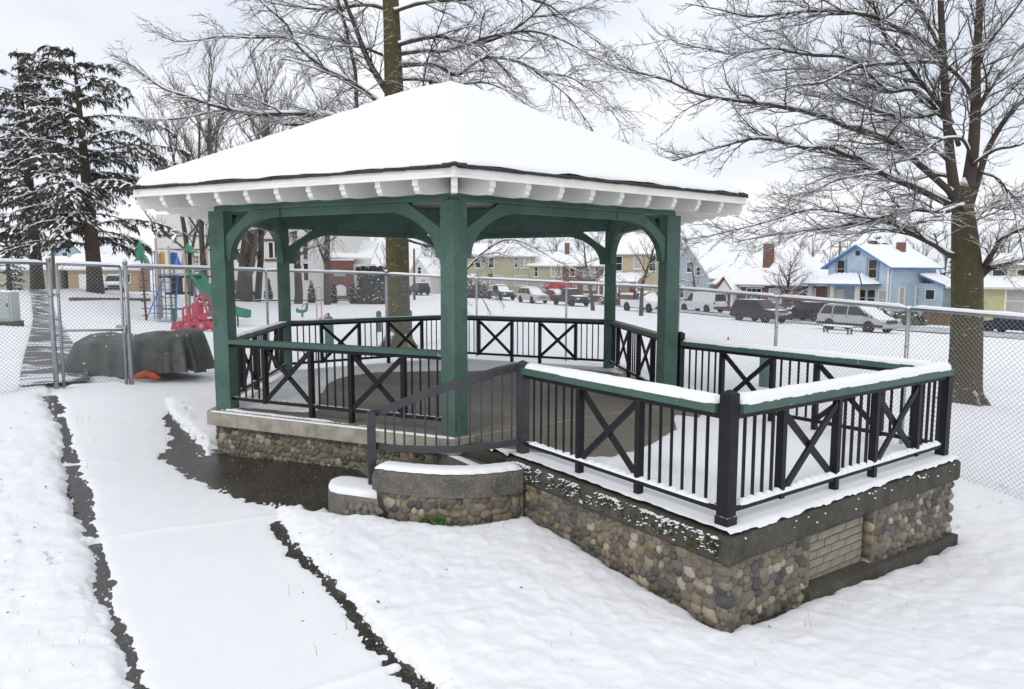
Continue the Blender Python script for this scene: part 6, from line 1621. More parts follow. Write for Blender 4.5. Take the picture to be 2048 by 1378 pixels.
def vehicle(label, cat, px, d, head, kind, col, snow=1.0, name='parked_car', group=None, glass_snow=False, dark_low=False):
    """head: +1 front toward the right of the street, -1 the other way"""
    x, y = CW(hx(px, d), d); wx, wy = (.46 * math.cos(YAW) - .89 * math.sin(YAW)) * head, (-.46 * math.sin(YAW) - .89 * math.cos(YAW)) * head
    root = thing(name, label, cat, (x, y, G(x, y) + .055 + (.06 if 'mov' in label or 'street' in cat else .03)), math.atan2(wy, wx), group)
    S = {  # L, W/2, wheel r, wheelbase front/rear, belt z, roof z, body outline, greenhouse (rear bottom, rear top, front top, front bottom), pillars
        'suv': (4.8, .93, .37, 1.42, -1.38, 1.08, 1.78, [(-2.38, .42), (-2.40, .75), (-2.34, 1.08), (1.0, 1.10), (1.25, 1.07), (2.2, .98), (2.36, .80), (2.40, .45), (2.2, .32), (-2.25, .32)], (-2.30, -2.05, .35, 1.15), (-1.35, -.35, .75)),
        'minivan': (5.0, .96, .34, 1.50, -1.45, 1.05, 1.75, [(-2.46, .42), (-2.50, .8), (-2.44, 1.05), (1.15, 1.08), (1.5, 1.0), (2.3, .85), (2.48, .62), (2.48, .35), (2.3, .26), (-2.35, .28)], (-2.42, -2.05, .55, 1.62), (-1.30, -.15, .95)),
        'sedan': (4.7, .89, .33, 1.40, -1.35, .92, 1.44, [(-2.32, .38), (-2.35, .7), (-2.25, .95), (-1.5, .98), (.95, .93), (1.3, .90), (2.15, .76), (2.33, .6), (2.35, .36), (2.15, .24), (-2.2, .25)], (-1.95, -1.1, .25, 1.2), (-.55, .35, .36)),
        'pickup': (5.5, .96, .39, 1.75, -1.65, 1.12, 1.85, [(-2.72, .55), (-2.74, 1.10), (-2.70, 1.14), (.95, 1.14), (1.2, 1.14), (2.5, 1.05), (2.68, .92), (2.74, .55), (2.5, .42), (-2.6, .45)], (-.70, -.55, .55, 1.1), (.15, .2, .75)),
        'van': (5.6, 1.0, .37, 1.75, -1.75, 1.12, 2.08, [(-2.76, .45), (-2.80, .8), (-2.78, 1.12), (1.7, 1.14), (1.95, 1.1), (2.6, .95), (2.78, .75), (2.80, .45), (2.6, .35), (-2.7, .38)], (-2.77, -2.68, 1.0, 1.75), (.45, .5, 1.2))}[kind]
    L, W, wr, wf, wb, zb, zr, outl, gh, pil = S
    pm = col
    ins = [(x_ * .985, zb * .5 + (z_ - zb * .5) * .955) for x_, z_ in outl]; mb = MB()
    rows = []
    for yy, pl in ((-W, ins), (-W + .06, outl), (W - .06, outl), (W, ins)): rows.append([(p[0], yy, p[1]) for p in pl])
    mb.grid(np.array(rows), smooth=False, closed=True); n = len(outl)
    mb.add(rows[0], [tuple(range(n))]); mb.add(rows[-1], [tuple(range(n - 1, -1, -1))]); mb.f[-1]
    body = mb.build('body', pm, root)
    if dark_low: MB().box((0, 0, .46), (L - .06, 2 * W + .03, .16)).build('side_cladding', M['darkplastic'], root)
    # cabin
    a, b, c, e = gh; wt, wbm = W - .20, W - .045; z0 = zb - .01
    v = [(a, -wbm, z0), (e, -wbm, z0), (e, wbm, z0), (a, wbm, z0), (b, -wt, zr - .05), (c, -wt, zr - .05), (c, wt, zr - .05), (b, wt, zr - .05), (b + .12, -wt + .1, zr), (c - .15, -wt + .1, zr), (c - .15, wt - .1, zr), (b + .12, wt - .1, zr)]
    MB().add(v, [(0, 1, 5, 4), (1, 2, 6, 5), (2, 3, 7, 6), (3, 0, 4, 7), (4, 5, 9, 8), (5, 6, 10, 9), (6, 7, 11, 10), (7, 4, 8, 11), (8, 9, 10, 11)], 0, False).build('cabin', pm, root)
    def quad(nm, mat, pts, out_): 
        pts = [Vector(p) for p in pts]; nr = (pts[1] - pts[0]).cross(pts[3] - pts[0]).normalized()
        if nr.dot(Vector(out_)) < 0: nr = -nr
        q = [p + nr * .002 for p in pts] + [p + nr * .012 for p in pts]; MB().add(q, [(3, 2, 1, 0), (4, 5, 6, 7), (0, 1, 5, 4), (1, 2, 6, 5), (2, 3, 7, 6), (3, 0, 4, 7)]).build(nm, mat, root)
    def lerp(p, q, k): return p + (q - p) * k
    zt = zr - .10; zl = zb + .04; kk = lambda z: (z - z0) / (zr - .05 - z0)
    def sp(xb, xt, z, sg):        # point on the cabin side: xb at belt, xt at roof
        k = kk(z); return (lerp(xb, xt, k), sg * lerp(wbm, wt, k), z)
    xr = lambda k: lerp(a, b, k); xf = lambda k: lerp(e, c, k)
    cuts = [p for p in pil]
    for sg in (-1, 1):
        if kind == 'van': segs = [(pil[1], 'f')]
        elif kind == 'pickup': segs = [('r', pil[0]), (pil[0], 'f')]
        elif kind == 'sedan': segs = [('r', pil[0]), (pil[0], 'f')]
        else: segs = [('r', pil[0]), (pil[0], pil[1]), (pil[1], 'f')]
        for s0_, s1_ in segs:
            g_ = .055
            l0 = (xr(kk(zl)) + .14) if s0_ == 'r' else s0_ + g_; l1 = (xr(kk(zt)) + .12) if s0_ == 'r' else s0_ + g_
            r0 = (xf(kk(zl)) - .16) if s1_ == 'f' else s1_ - g_; r1 = (xf(kk(zt)) - .10) if s1_ == 'f' else s1_ - g_
            kf = lambda z: sg * lerp(wbm, wt, kk(z))
            quad('side_window', M['glass'], [(l0, kf(zl), zl), (r0, kf(zl), zl), (r1, kf(zt), zt), (l1, kf(zt), zt)], (0, sg, .2))
    def ends(nm, xb, xt, out_, z1, z2, ww, mat):
        k1, k2 = kk(z1), kk(z2); quad(nm, mat, [(lerp(xb, xt, k1), -lerp(wbm, wt, k1) + ww, z1), (lerp(xb, xt, k1), lerp(wbm, wt, k1) - ww, z1), (lerp(xb, xt, k2), lerp(wbm, wt, k2) - ww, z2), (lerp(xb, xt, k2), -lerp(wbm, wt, k2) + ww, z2)], out_)
    ends('windscreen', e, c, (1, 0, .5), zl + .02, zt, .10, SNOW if glass_snow else M['glass'])
    ends('rear_window', a, b, (-1, 0, .3), zl + .06, zt - .04, .14, M['glass'])
    # wheels and arches
    for xx in (wf, wb):
        for sg in (-1, 1):
            ar = MB().lathe([(wr + .09, -.03), (wr + .09, .03)], 18, (xx, sg * (W - .024), wr + .02), Matrix.Rotation(math.pi / 2, 3, 'X')); ar.build('wheel_arch', M['darkplastic'], root)
            wheel(root, xx, sg * (W - .085), wr, sg)
    xfr, xre = outl[-3][0], outl[0][0]
    B = lambda nm, c_, s_, m_: MB().box(c_, s_).build(nm, m_, root)
    for sg in (-1, 1):
        B('headlight', (xfr - .10, sg * (W - .22), .82 if kind != 'sedan' else .66), (.2, .34, .17), M['lamp_clear'])
        B('tail_light', (xre + .02, sg * (W - .10), .98 if kind != 'sedan' else .78), (.1, .16, .30), M['lamp_red'])
        B('mirror', (gh[3] - .28, sg * (W + .10), zb + .10), (.12, .2, .15), M['darkplastic'])
    B('grille', (xfr + .0, 0, .72 if kind != 'sedan' else .55), (.06, 1.0, .2), M['rim'] if kind == 'suv' else M['darkplastic'])
    B('front_bumper', (xfr + .02, 0, .48), (.16, 2 * W - .08, .2), M['darkplastic'] if kind in ('pickup', 'van') else pm); B('rear_bumper', (xre - .03, 0, .52), (.18, 2 * W - .08, .2), M['darkplastic'] if kind in ('pickup', 'van', 'suv') else pm)
    for sg in (-1, 1):
        for xx in (pil[0] + .1, pil[1] + .05): B('door_handle', (xx, sg * (W + .012), zb - .10), (.16, .03, .035), M['darkplastic'])
    # snow
    def cap(x0, x1, yw, z, h, tilt=0.0):
        n, m_ = 8, 8; P = np.zeros((n + 1, m_ + 1, 3))
        for i in range(n + 1):
            for j in range(m_ + 1):
                u, v_ = i / n, j / m_; e_ = min(1, min(u, 1 - u) * 5, min(v_, 1 - v_) * 5) ** .5; P[i, j] = (x0 + (x1 - x0) * u, -yw + 2 * yw * v_, z + tilt * u + h * e_ * (1 + .2 * math.sin(i * 2.1 + j * 1.3 + px)) - .004)
        MB().grid(P).build('snow_cover', SNOW, root)
    if snow:
        cap(b + .08, c - .05, wt - .04, zr, .10 * snow)
        if kind not in ('van',) or snow > 1: cap(gh[3] - .05, outl[5][0] - .05, W - .12, zb + .0, .12 * snow, outl[5][1] - zb)
        if kind == 'pickup': cap(-2.68, -.72, W - .07, 1.10, .12 * snow)
        if glass_snow: cap(c - .1, e + .05, wt, zr - .02, .06, zb - zr + .05)
    return root
grp = 'vehicles along the street'
P_ = dict(silver=paint('silver_paint', (.44, .44, .43)), dark=paint('charcoal_paint', (.028, .029, .032)), black=paint('black_car_paint', (.012, .012, .014)), white=paint('white_car_paint', (.72, .73, .74), .3, 0), blue=paint('navy_paint', (.016, .02, .036)), grey=paint('grey_truck_paint', (.10, .10, .10)), slate=paint('slate_truck_paint', (.05, .055, .065)), cream=paint('cream_car_paint', (.46, .45, .40), .35, 0), red=paint('red_car_paint', (.30, .02, .025)))
vehicle('silver minivan with snowy roof parked behind the black bench', 'car', 1716, 47, 1, 'minivan', P_['silver'], .8, 'parked_car', grp, True, True)
vehicle('charcoal sport utility car driving along the slushy street', 'car', 1520, 57, 1, 'suv', P_['dark'], .25, 'moving_car', grp)
vehicle('black car with snow on roof facing left behind the silver minivan', 'car', 1618, 64, -1, 'suv', P_['black'], .7, 'parked_car', grp)
vehicle('white cargo van parked in front of the brick bungalow', 'van', 1404, 76, -1, 'van', P_['white'], .5, 'parked_van', grp)
vehicle('navy blue sedan at the edge right of the thick tree trunk', 'car', 2034, 50.5, -1, 'sedan', P_['blue'], .2, 'parked_car', grp)
vehicle('slate pickup truck with clear windscreen parked left of the thin street tree', 'pickup truck', 1141, 78, 1, 'pickup', P_['slate'], .7, 'parked_pickup', grp)
vehicle('cream sport utility car buried in snow between two pickups', 'car', 1065, 83, 1, 'suv', P_['cream'], 1.2, 'parked_car', grp, True)
vehicle('grey pickup truck with snow heaped on its bonnet, farthest along the row', 'pickup truck', 1001, 92, 1, 'pickup', P_['grey'], 1.3, 'parked_pickup', grp, True)
vehicle('red car mostly hidden behind the cream snowy car', 'car', 1112, 92, 1, 'sedan', P_['red'], 1.0, 'parked_car', grp, True)
vehicle('dark blue car beyond the field right of the mossy trunk', 'car', 838, 104, -1, 'suv', P_['blue'], .8, 'parked_car', grp)
vehicle('white pickup beside the tan garage', 'pickup truck', 232, 74, 1, 'pickup', P_['white'], .8, 'parked_pickup', grp)
def flatbed():
    r = vehicle('white flatbed truck with wooden box behind the young street tree', 'truck', 1290, 67, 1, 'pickup', P_['white'], 1.2, 'parked_truck', grp, True)
    MB().box((-1.75, 0, 1.32), (2.2, 1.9, .5)).build('load_box', M['pole_wood'], r); MB().box((-1.75, 0, 1.64), (2.1, 1.8, .16)).build('load_snow', SNOW, r); MB().box((-.58, 0, 1.5), (.1, 1.9, .9)).build('headboard', M['darkplastic'], r)
flatbed()

# ------------------------------------------------------------------ tarpaulin
def tarp():
    d = 12.5; x, y = CW(hx(279, d), d); z = G(x, y) + .04
    root = thing('covered_equipment', 'grey tarpaulin draped over long equipment behind the gate', 'tarpaulin', (x, y, z), -YAW)
    nphi, nl = 150, 30; P = np.zeros((nl, nphi, 3)); rn = random.Random(3)
    for j in range(nphi):
        ph = 2 * math.pi * j / nphi; cx, sy_ = math.cos(ph), math.sin(ph); k = (abs(cx) ** 7 + abs(sy_) ** 7) ** (-1 / 7)
        fold = (.8 - 1.6 * abs(math.sin(ph * 7.5 + 1.9 * math.sin(ph * 2 + .6)))) + (.35 - .7 * abs(math.sin(ph * 13 + 2)))
        for i in range(nl):
            t = i / (nl - 1)
            if t < .45: rr_ = t / .45; drop = 0.0
            else: rr_ = 1.0; drop = (t - .45) / .55
            a = (.93 if cx < 0 else .98); b_ = .58
            out_ = 1 + drop * (.50 if cx < -.3 else .07) * (abs(cx) ** 2) + drop * .03
            X = cx * k * a * rr_ * out_; Y = sy_ * k * b_ * rr_ * (1 + drop * .12)
            f = fold * drop ** .6 * .13; X += cx * f; Y += sy_ * f
            u = X / 1.1
            top = .74 + .03 * u - .055 * math.exp(-((u + .12) / .38) ** 2) + .02 * math.sin(X * 7 + Y * 3) + .012 * math.sin(X * 19 - Y * 8) + .05 * math.exp(-((u - .75) / .25) ** 2)
            top -= .10 * max(0, rr_ - .75) / .25
            Z = top * (1 - drop) + drop * (.02 if abs(cx) < .9 else .0) + .015 * math.sin(j * .9) * drop * (1 - drop) * 2
            if cx > .35 and drop > .75 and sy_ < 0: Z += .07 * (drop - .75) / .25
            P[i, j] = (X - .03, Y, Z)
    mb = MB().grid(P, closed=True); mb.build('tarpaulin', M['tarp'], root)
    MB().tube([(.22, -.74, .02), (.34, -.77, .07), (.46, -.76, .10), (.58, -.76, .06), (.68, -.72, .02)], [.02, .05, .06, .06, .02], 7).build('orange_bag', M['orange'], root)
    sn = MB()
    for q in range(26):
        xx, yy = rn.uniform(-.8, 1.0), rn.uniform(-.62, -.2); zz = .7 if yy > -.5 else rn.uniform(.15, .6); s_ = rn.uniform(.012, .03)
        sn.lathe([(s_, 0), (s_ * .6, s_ * .5), (.002, s_ * .7)], 6, (xx, -.60 - (.74 - zz) * .2 if zz < .7 else yy, zz + .005))
    sn.build('snow_flecks', SNOW, root, kind='stuff')
tarp()

# ------------------------------------------------------------------ playground
def play():
    blue = plain('play_blue', (.05, .17, .48), .4, .08, 3); tan = plain('play_tan', (.42, .35, .27), .5, .08, 3); pgreen = plain('play_green', (.02, .19, .115), .35, .08, 3); red = plain('play_red', (.44, .06, .09), .45, .15, 3); deck = plain('play_deck', (.03, .03, .033), .6, .2, 5); yel = plain('play_yellow', (.6, .42, .03), .4, .08, 3); brown = plain('play_brown', (.12, .05, .03), .6, .2, 6)
    d = 44.0; X0 = hx(345, d); x, y = CW(X0, d); z = G(x, y); px1 = d / FPX
    rt = thing('play_structure', 'climbing frame with blue ladders, tan posts and green slide', 'play structure', (x, y, z), -YAW)
    def L(px, py, dep=0.0): # local point for a place in the photograph at this distance
        return ((px - 345) * px1, dep, (637 - py) * px1)
    for px, top, dep in ((304, 500, 1.2), (318, 470, 0), (327, 492, 1.6), (340, 486, .2), (352, 498, 1.9), (372, 492, 0.1), (386, 493, .3), (398, 490, 1.5), (414, 560, .6), (425, 565, 1.6)):
        a = L(px, 640, dep); b = L(px, top, dep); MB().tube([(a[0], dep, -.2), (b[0], dep, b[2])], .075, 8).build('post', tan, rt)
    for (xa, ya), (xb, yb) in (((318, 545), (400, 548)), ((330, 580), (365, 580)), ((395, 590), (440, 592))):
        a, b = L(xa, ya), L(xb, yb); MB().box(((a[0] + b[0]) / 2, .9, (a[2] + b[2]) / 2), (b[0] - a[0], 1.7, .14)).build('deck', deck, rt)
    # panels and roofs
    for (xa, xb, ya, yb, m_, dep) in ((322, 331, 498, 532, plain('play_orange', (.5, .26, .08), .5, .1, 3), .2), (332, 346, 498, 532, blue, .9), (363, 372, 500, 532, plain('play_lilac', (.45, .47, .62), .5, .1, 3), .3), (373, 381, 499, 532, deck, .5), (338, 362, 547, 578, deck, .35)):
        a, b = L(xa, yb), L(xb, ya); MB().box(((a[0] + b[0]) / 2, dep, (a[2] + b[2]) / 2), (b[0] - a[0], .06, b[2] - a[2])).build('panel', m_, rt)
    a = L(358, 532); MB().lathe([(.30, 0), (.16, .42), (.01, .88)], 12, (a[0], .1, a[2])).build('cone_panel', blue, rt)
    a, b = L(374, 532), L(392, 495); MB().add([(a[0], -.1, b[2]), (b[0], -.1, b[2] - .15), (b[0], .9, b[2] - .15), (a[0], .9, b[2]), (a[0], .4, b[2] + .5)], [(0, 1, 4), (1, 2, 4), (2, 3, 4), (3, 0, 4), (0, 3, 2, 1)]).build('small_roof', pgreen, rt)
    # splayed blue ladder
    def tube(nm, pts, r, m_): MB().tube([tuple(p) for p in pts], r, 6).build(nm, m_, rt)
    tl, tr, bl, br = L(336, 542, -.1), L(360, 542, -.1), L(309, 640, -1.4), L(370, 640, -1.4)
    tube('ladder_rail', [tl, bl], .035, blue); tube('ladder_rail', [tr, br], .035, blue)
    for k in range(7):
        f = k / 6.5; a = [tl[i] + (bl[i] - tl[i]) * f for i in range(3)]; b = [tr[i] + (br[i] - tr[i]) * f for i in range(3)]; tube('rung', [a, b], .028, blue)
    for px in (304, 309, 327): tube('climbing_bar', [L(px, 500, .3), L(px, 632, .3)], .03, blue)
    for k in range(5): tube('climbing_rung', [L(304, 520 + 22 * k, .3), L(327, 520 + 22 * k, .3)], .022, blue)
    for k in range(9): tube('barrier_bar', [L(386 + k * 5.5, 545 + k * 4.5, .2), L(386 + k * 5.5, 578 + k * 4.5, .2)], .02, blue)
    tube('barrier_rail', [L(383, 543, .2), L(434, 585, .2)], .03, blue); tube('barrier_rail', [L(383, 577, .2), L(434, 619, .2)], .03, blue)
    for k in range(5):
        a, b = L(388 + k * 9, 584 + k * 9), L(399 + k * 9, 588 + k * 9); MB().box(((a[0] + b[0]) / 2, .9, (a[2] + b[2]) / 2), (.36, 1.2, .08)).build('stair_tread', deck, rt)
    a, b = L(335, 610), L(367, 613); MB().box(((a[0] + b[0]) / 2, -.4, a[2]), (b[0] - a[0], .5, .09)).build('counter', pgreen, rt); MB().box(((a[0] + b[0]) / 2 + .1, -.4, a[2] / 2), (.16, .16, a[2])).build('counter_leg', pgreen, rt)
    # slide
    path = [L(388, 541, .2), L(408, 562, -.3), L(430, 584, -.9), L(452, 598, -1.4), L(475, 608, -1.9), L(500, 616, -2.3), L(524, 620, -2.5)]
    rows = []
    for i, p in enumerate(path):
        p = Vector(p); t = (Vector(path[min(i + 1, 6)]) - Vector(path[max(i - 1, 0)])); s_ = Vector((t.y, -t.x, 0)).normalized(); 
        rows.append([tuple(p + s_ * a + Vector((0, 0, c))) for a, c in ((-.42, .34), (-.36, .36), (-.32, .05), (-.15, -.02), (.15, -.02), (.32, .05), (.36, .36), (.42, .34), (.36, -.06), (.15, -.10), (-.15, -.10), (-.36, -.06))])
    mb = MB().grid(np.array(rows), closed=True); mb.add(rows[0], [tuple(range(12))]); mb.add(rows[-1], [tuple(range(11, -1, -1))]); mb.build('slide', pgreen, rt)
    a = L(504, 620, -2.35); MB().tube([(a[0], a[1], -.2), (a[0], a[1], a[2])], .05, 6).build('slide_leg', deck, rt)
    for px, py in ((345, 545), (320, 498)): a = L(px, py, .8); MB().box((a[0], a[1], a[2] + .12), (1.0, 1.0, .1)).build('snow_cover', SNOW, rt)
    # tree-shaped panel on a climbing pole
    d2 = 42.0; x, y = CW(hx(291, d2), d2); z = G(x, y); q = d2 / FPX; tp = thing('climbing_pole', 'brown climbing pole topped by flat green fir tree shape', 'climbing pole', (x, y, z), -YAW)
    MB().tube([(.02, 0, -.2), (-.10, 0, (634 - 505) * q)], .06, 8).build('pole', brown, tp)
    for k in range(7): zz = .35 + k * .42; MB().bar((-.02 * k * .4 - .22, 0, zz), (-.02 * k * .4 + (.26 if k % 2 else .1), 0, zz), .05, .05).build('peg', deck, tp)
    fir = [(-.46, 0), (-.2, .10), (0, .04), (.2, .1), (.46, 0), (.2, .30), (.38, .28), (.16, .55), (.32, .52), (.12, .80), (.24, .80), (.08, 1.03), (-.05, 1.28), (-.18, 1.05), (-.28, .8), (-.16, .8), (-.34, .52), (-.2, .55), (-.40, .28), (-.24, .30)]
    Mx = Matrix(((1, 0, 0, -.12), (0, 0, -1, 0), (0, 1, 0, (634 - 516) * q), (0, 0, 0, 1))); MB().prism([(a * .95, b * .98) for a, b in fir], -.04, .04, Mx).build('fir_panel', pgreen, tp)
    # red play fire engine: two cut-out side panels with seats between
    d3 = 34.5; x, y = CW(hx(395, d3), d3); z = G(x, y); q = d3 / FPX; fe = thing('play_fire_engine', 'red cut-out play fire engine with round windows and wheels', 'play vehicle', (x, y, z), -YAW + .12)
    def F(px, py): return ((px - 395) * q, (659 - py) * q)
    def bars(dep, segs, m_=red, nm='panel_bar', w=.05, h=.09):
        for (a, b) in segs:
            (x0, z0), (x1, z1) = F(*a), F(*b); MB().bar((x0, dep, z0), (x1, dep, z1), w, h).build(nm, m_, fe)
    for dep in (-.45, .45):
        bars(dep, [((350, 656), (440, 648)), ((352, 641), (400, 639)), ((350, 656), (354, 640)), ((373, 656), (373, 612)), ((373, 611), (391, 607)), ((401, 605), (402, 590)), ((402, 588), (408, 583)), ((408, 584), (422, 628)), ((374, 628), (441, 622)), ((430, 655), (430, 622))], h=.10)
        for (xa, xb, ya, yb) in ((354, 361, 642, 655), (376, 390, 629, 639), (376, 388, 643, 655), (390, 401, 601, 628), (403, 418, 622, 634), (385, 402, 632, 645), (409, 425, 636, 647)):
            (x0, z0), (x1, z1) = F(xa, yb), F(xb, ya); MB().box(((x0 + x1) / 2, dep, (z0 + z1) / 2), (x1 - x0, .045, z1 - z0)).build('side_panel', red, fe)
        for px in (407, 432):
            xx, zz = F(px, 647); RX = Matrix.Rotation(math.pi / 2, 3, 'X'); MB().lathe([(.11, -.05), (.25, -.05), (.25, .05), (.11, .05)], 16, (xx, dep - .02, zz), RX).build('wheel', red, fe); MB().lathe([(.04, -.065), (.11, -.065), (.11, .065), (.04, .065)], 12, (xx, dep - .02, zz), RX).build('hub', plain('play_pink', (.6, .25, .28), .5, .1, 3) if (px == 407 and dep < 0) else MATS['play_pink'], fe)
    for px, py in ((382, 640), (412, 634)): a = F(px, py); MB().box((a[0], 0, a[1]), (.5, .9, .06)).build('seat', deck, fe); MB().box((a[0], 0, a[1] + .06), (.48, .86, .07)).build('seat_snow', SNOW, fe)
    for px, py in ((352, 641), (395, 606), (430, 624), (365, 655)): a = F(px, py); MB().bar((a[0], -.45, a[1]), (a[0], .45, a[1]), .06, .06).build('cross_bar', red, fe)
    # spring riders
    for px, py, d4, body, trim_, lb in ((604, 590, 52, pgreen, yel, 'green and yellow spring rider on the snowy playground'), (648, 612, 42, plain('play_purple', (.16, .03, .22), .5, .1, 3), plain('play_orange2', (.6, .2, .05), .5, .1, 3), 'small purple and orange spring rider in front of the swing posts')):
        x, y = CW(hx(px, d4), d4); z = G(x, y); s_ = 1.0 if d4 > 45 else .72; sr = thing('spring_rider', lb, 'spring rider', (x, y, z), -YAW + .3)
        coil = [(.09 * math.cos(t * 1.1), .09 * math.sin(t * 1.1), -.02 + .42 * t / 34) for t in range(35)]; MB().tube(coil, .018, 5).build('spring', deck, sr)
        b_ = [(-.42, .42), (-.46, .62), (-.34, .78), (-.22, .62), (.0, .56), (.20, .62), (.28, .95), (.22, 1.08), (.34, 1.16), (.46, 1.05), (.42, .70), (.36, .48), (.12, .38), (-.2, .38)]
        Mx = Matrix(((s_, 0, 0, 0), (0, 0, -1, 0), (0, s_, 0, 0), (0, 0, 0, 1))); MB().prism(b_, -.12, .12, Mx).build('body', body, sr)
        MB().tube([(-.05 * s_, -.2, .75 * s_), (.1 * s_, -.16, .98 * s_), (.30 * s_, -.14, 1.1 * s_)], .05, 6).build('arm', trim_, sr); MB().bar((.15 * s_, -.3, .92 * s_), (.15 * s_, .3, .92 * s_), .05, .05).build('handle', trim_, sr); MB().box((-.05 * s_, 0, .62 * s_), (.4 * s_, .34, .06)).build('seat', trim_, sr); MB().box((.0, 0, .68 * s_), (.3 * s_, .28, .07)).build('snow_cover', SNOW, sr)
    # pair of bare swing posts
    d5 = 50; x, y = CW(hx(638, d5), d5); z = G(x, y); sw = thing('swing_posts', 'pair of thin pale swing posts beside the spring riders', 'posts', (x, y, z), -YAW)
    for k, dx in enumerate((-.17, .17)): MB().tube([(dx, 0, -.2), (dx, 0, 2.35)], .045, 8).build('post', tan, sw)
    MB().tube([(-.2, 0, 2.32), (.2, 0, 2.32)], .04, 8).build('cross_bar', tan, sw)
    # timber edging round the play area
    def edging(a, b, lb, h=.26, m_=None):
        A, B = gp(*a), gp(*b); A = Vector((*A, G(*A) + .1)); B = Vector((*B, G(*B) + .1)); e = thing('timber_edging', lb, 'edging', tuple(A)); n = max(1, int((B - A).length / 2.4))
        for k in range(n):
            p, q_ = A.lerp(B, k / n) - A, A.lerp(B, (k + .985) / n) - A; MB().bar(p, q_, .16, h).build('timber', m_ or M['pole_wood'], e)
        MB().bar(A * 0 + Vector((0, 0, h / 2 + .025)), B - A + Vector((0, 0, h / 2 + .025)), .15, .05).build('snow_cover', SNOW, e)
    edging((140, 603), (300, 603), 'weathered timber edging left of the climbing frame', .30)
    edging((465, 603), (735, 602), 'thin dark edging line behind the spring riders', .12, deck)
play()

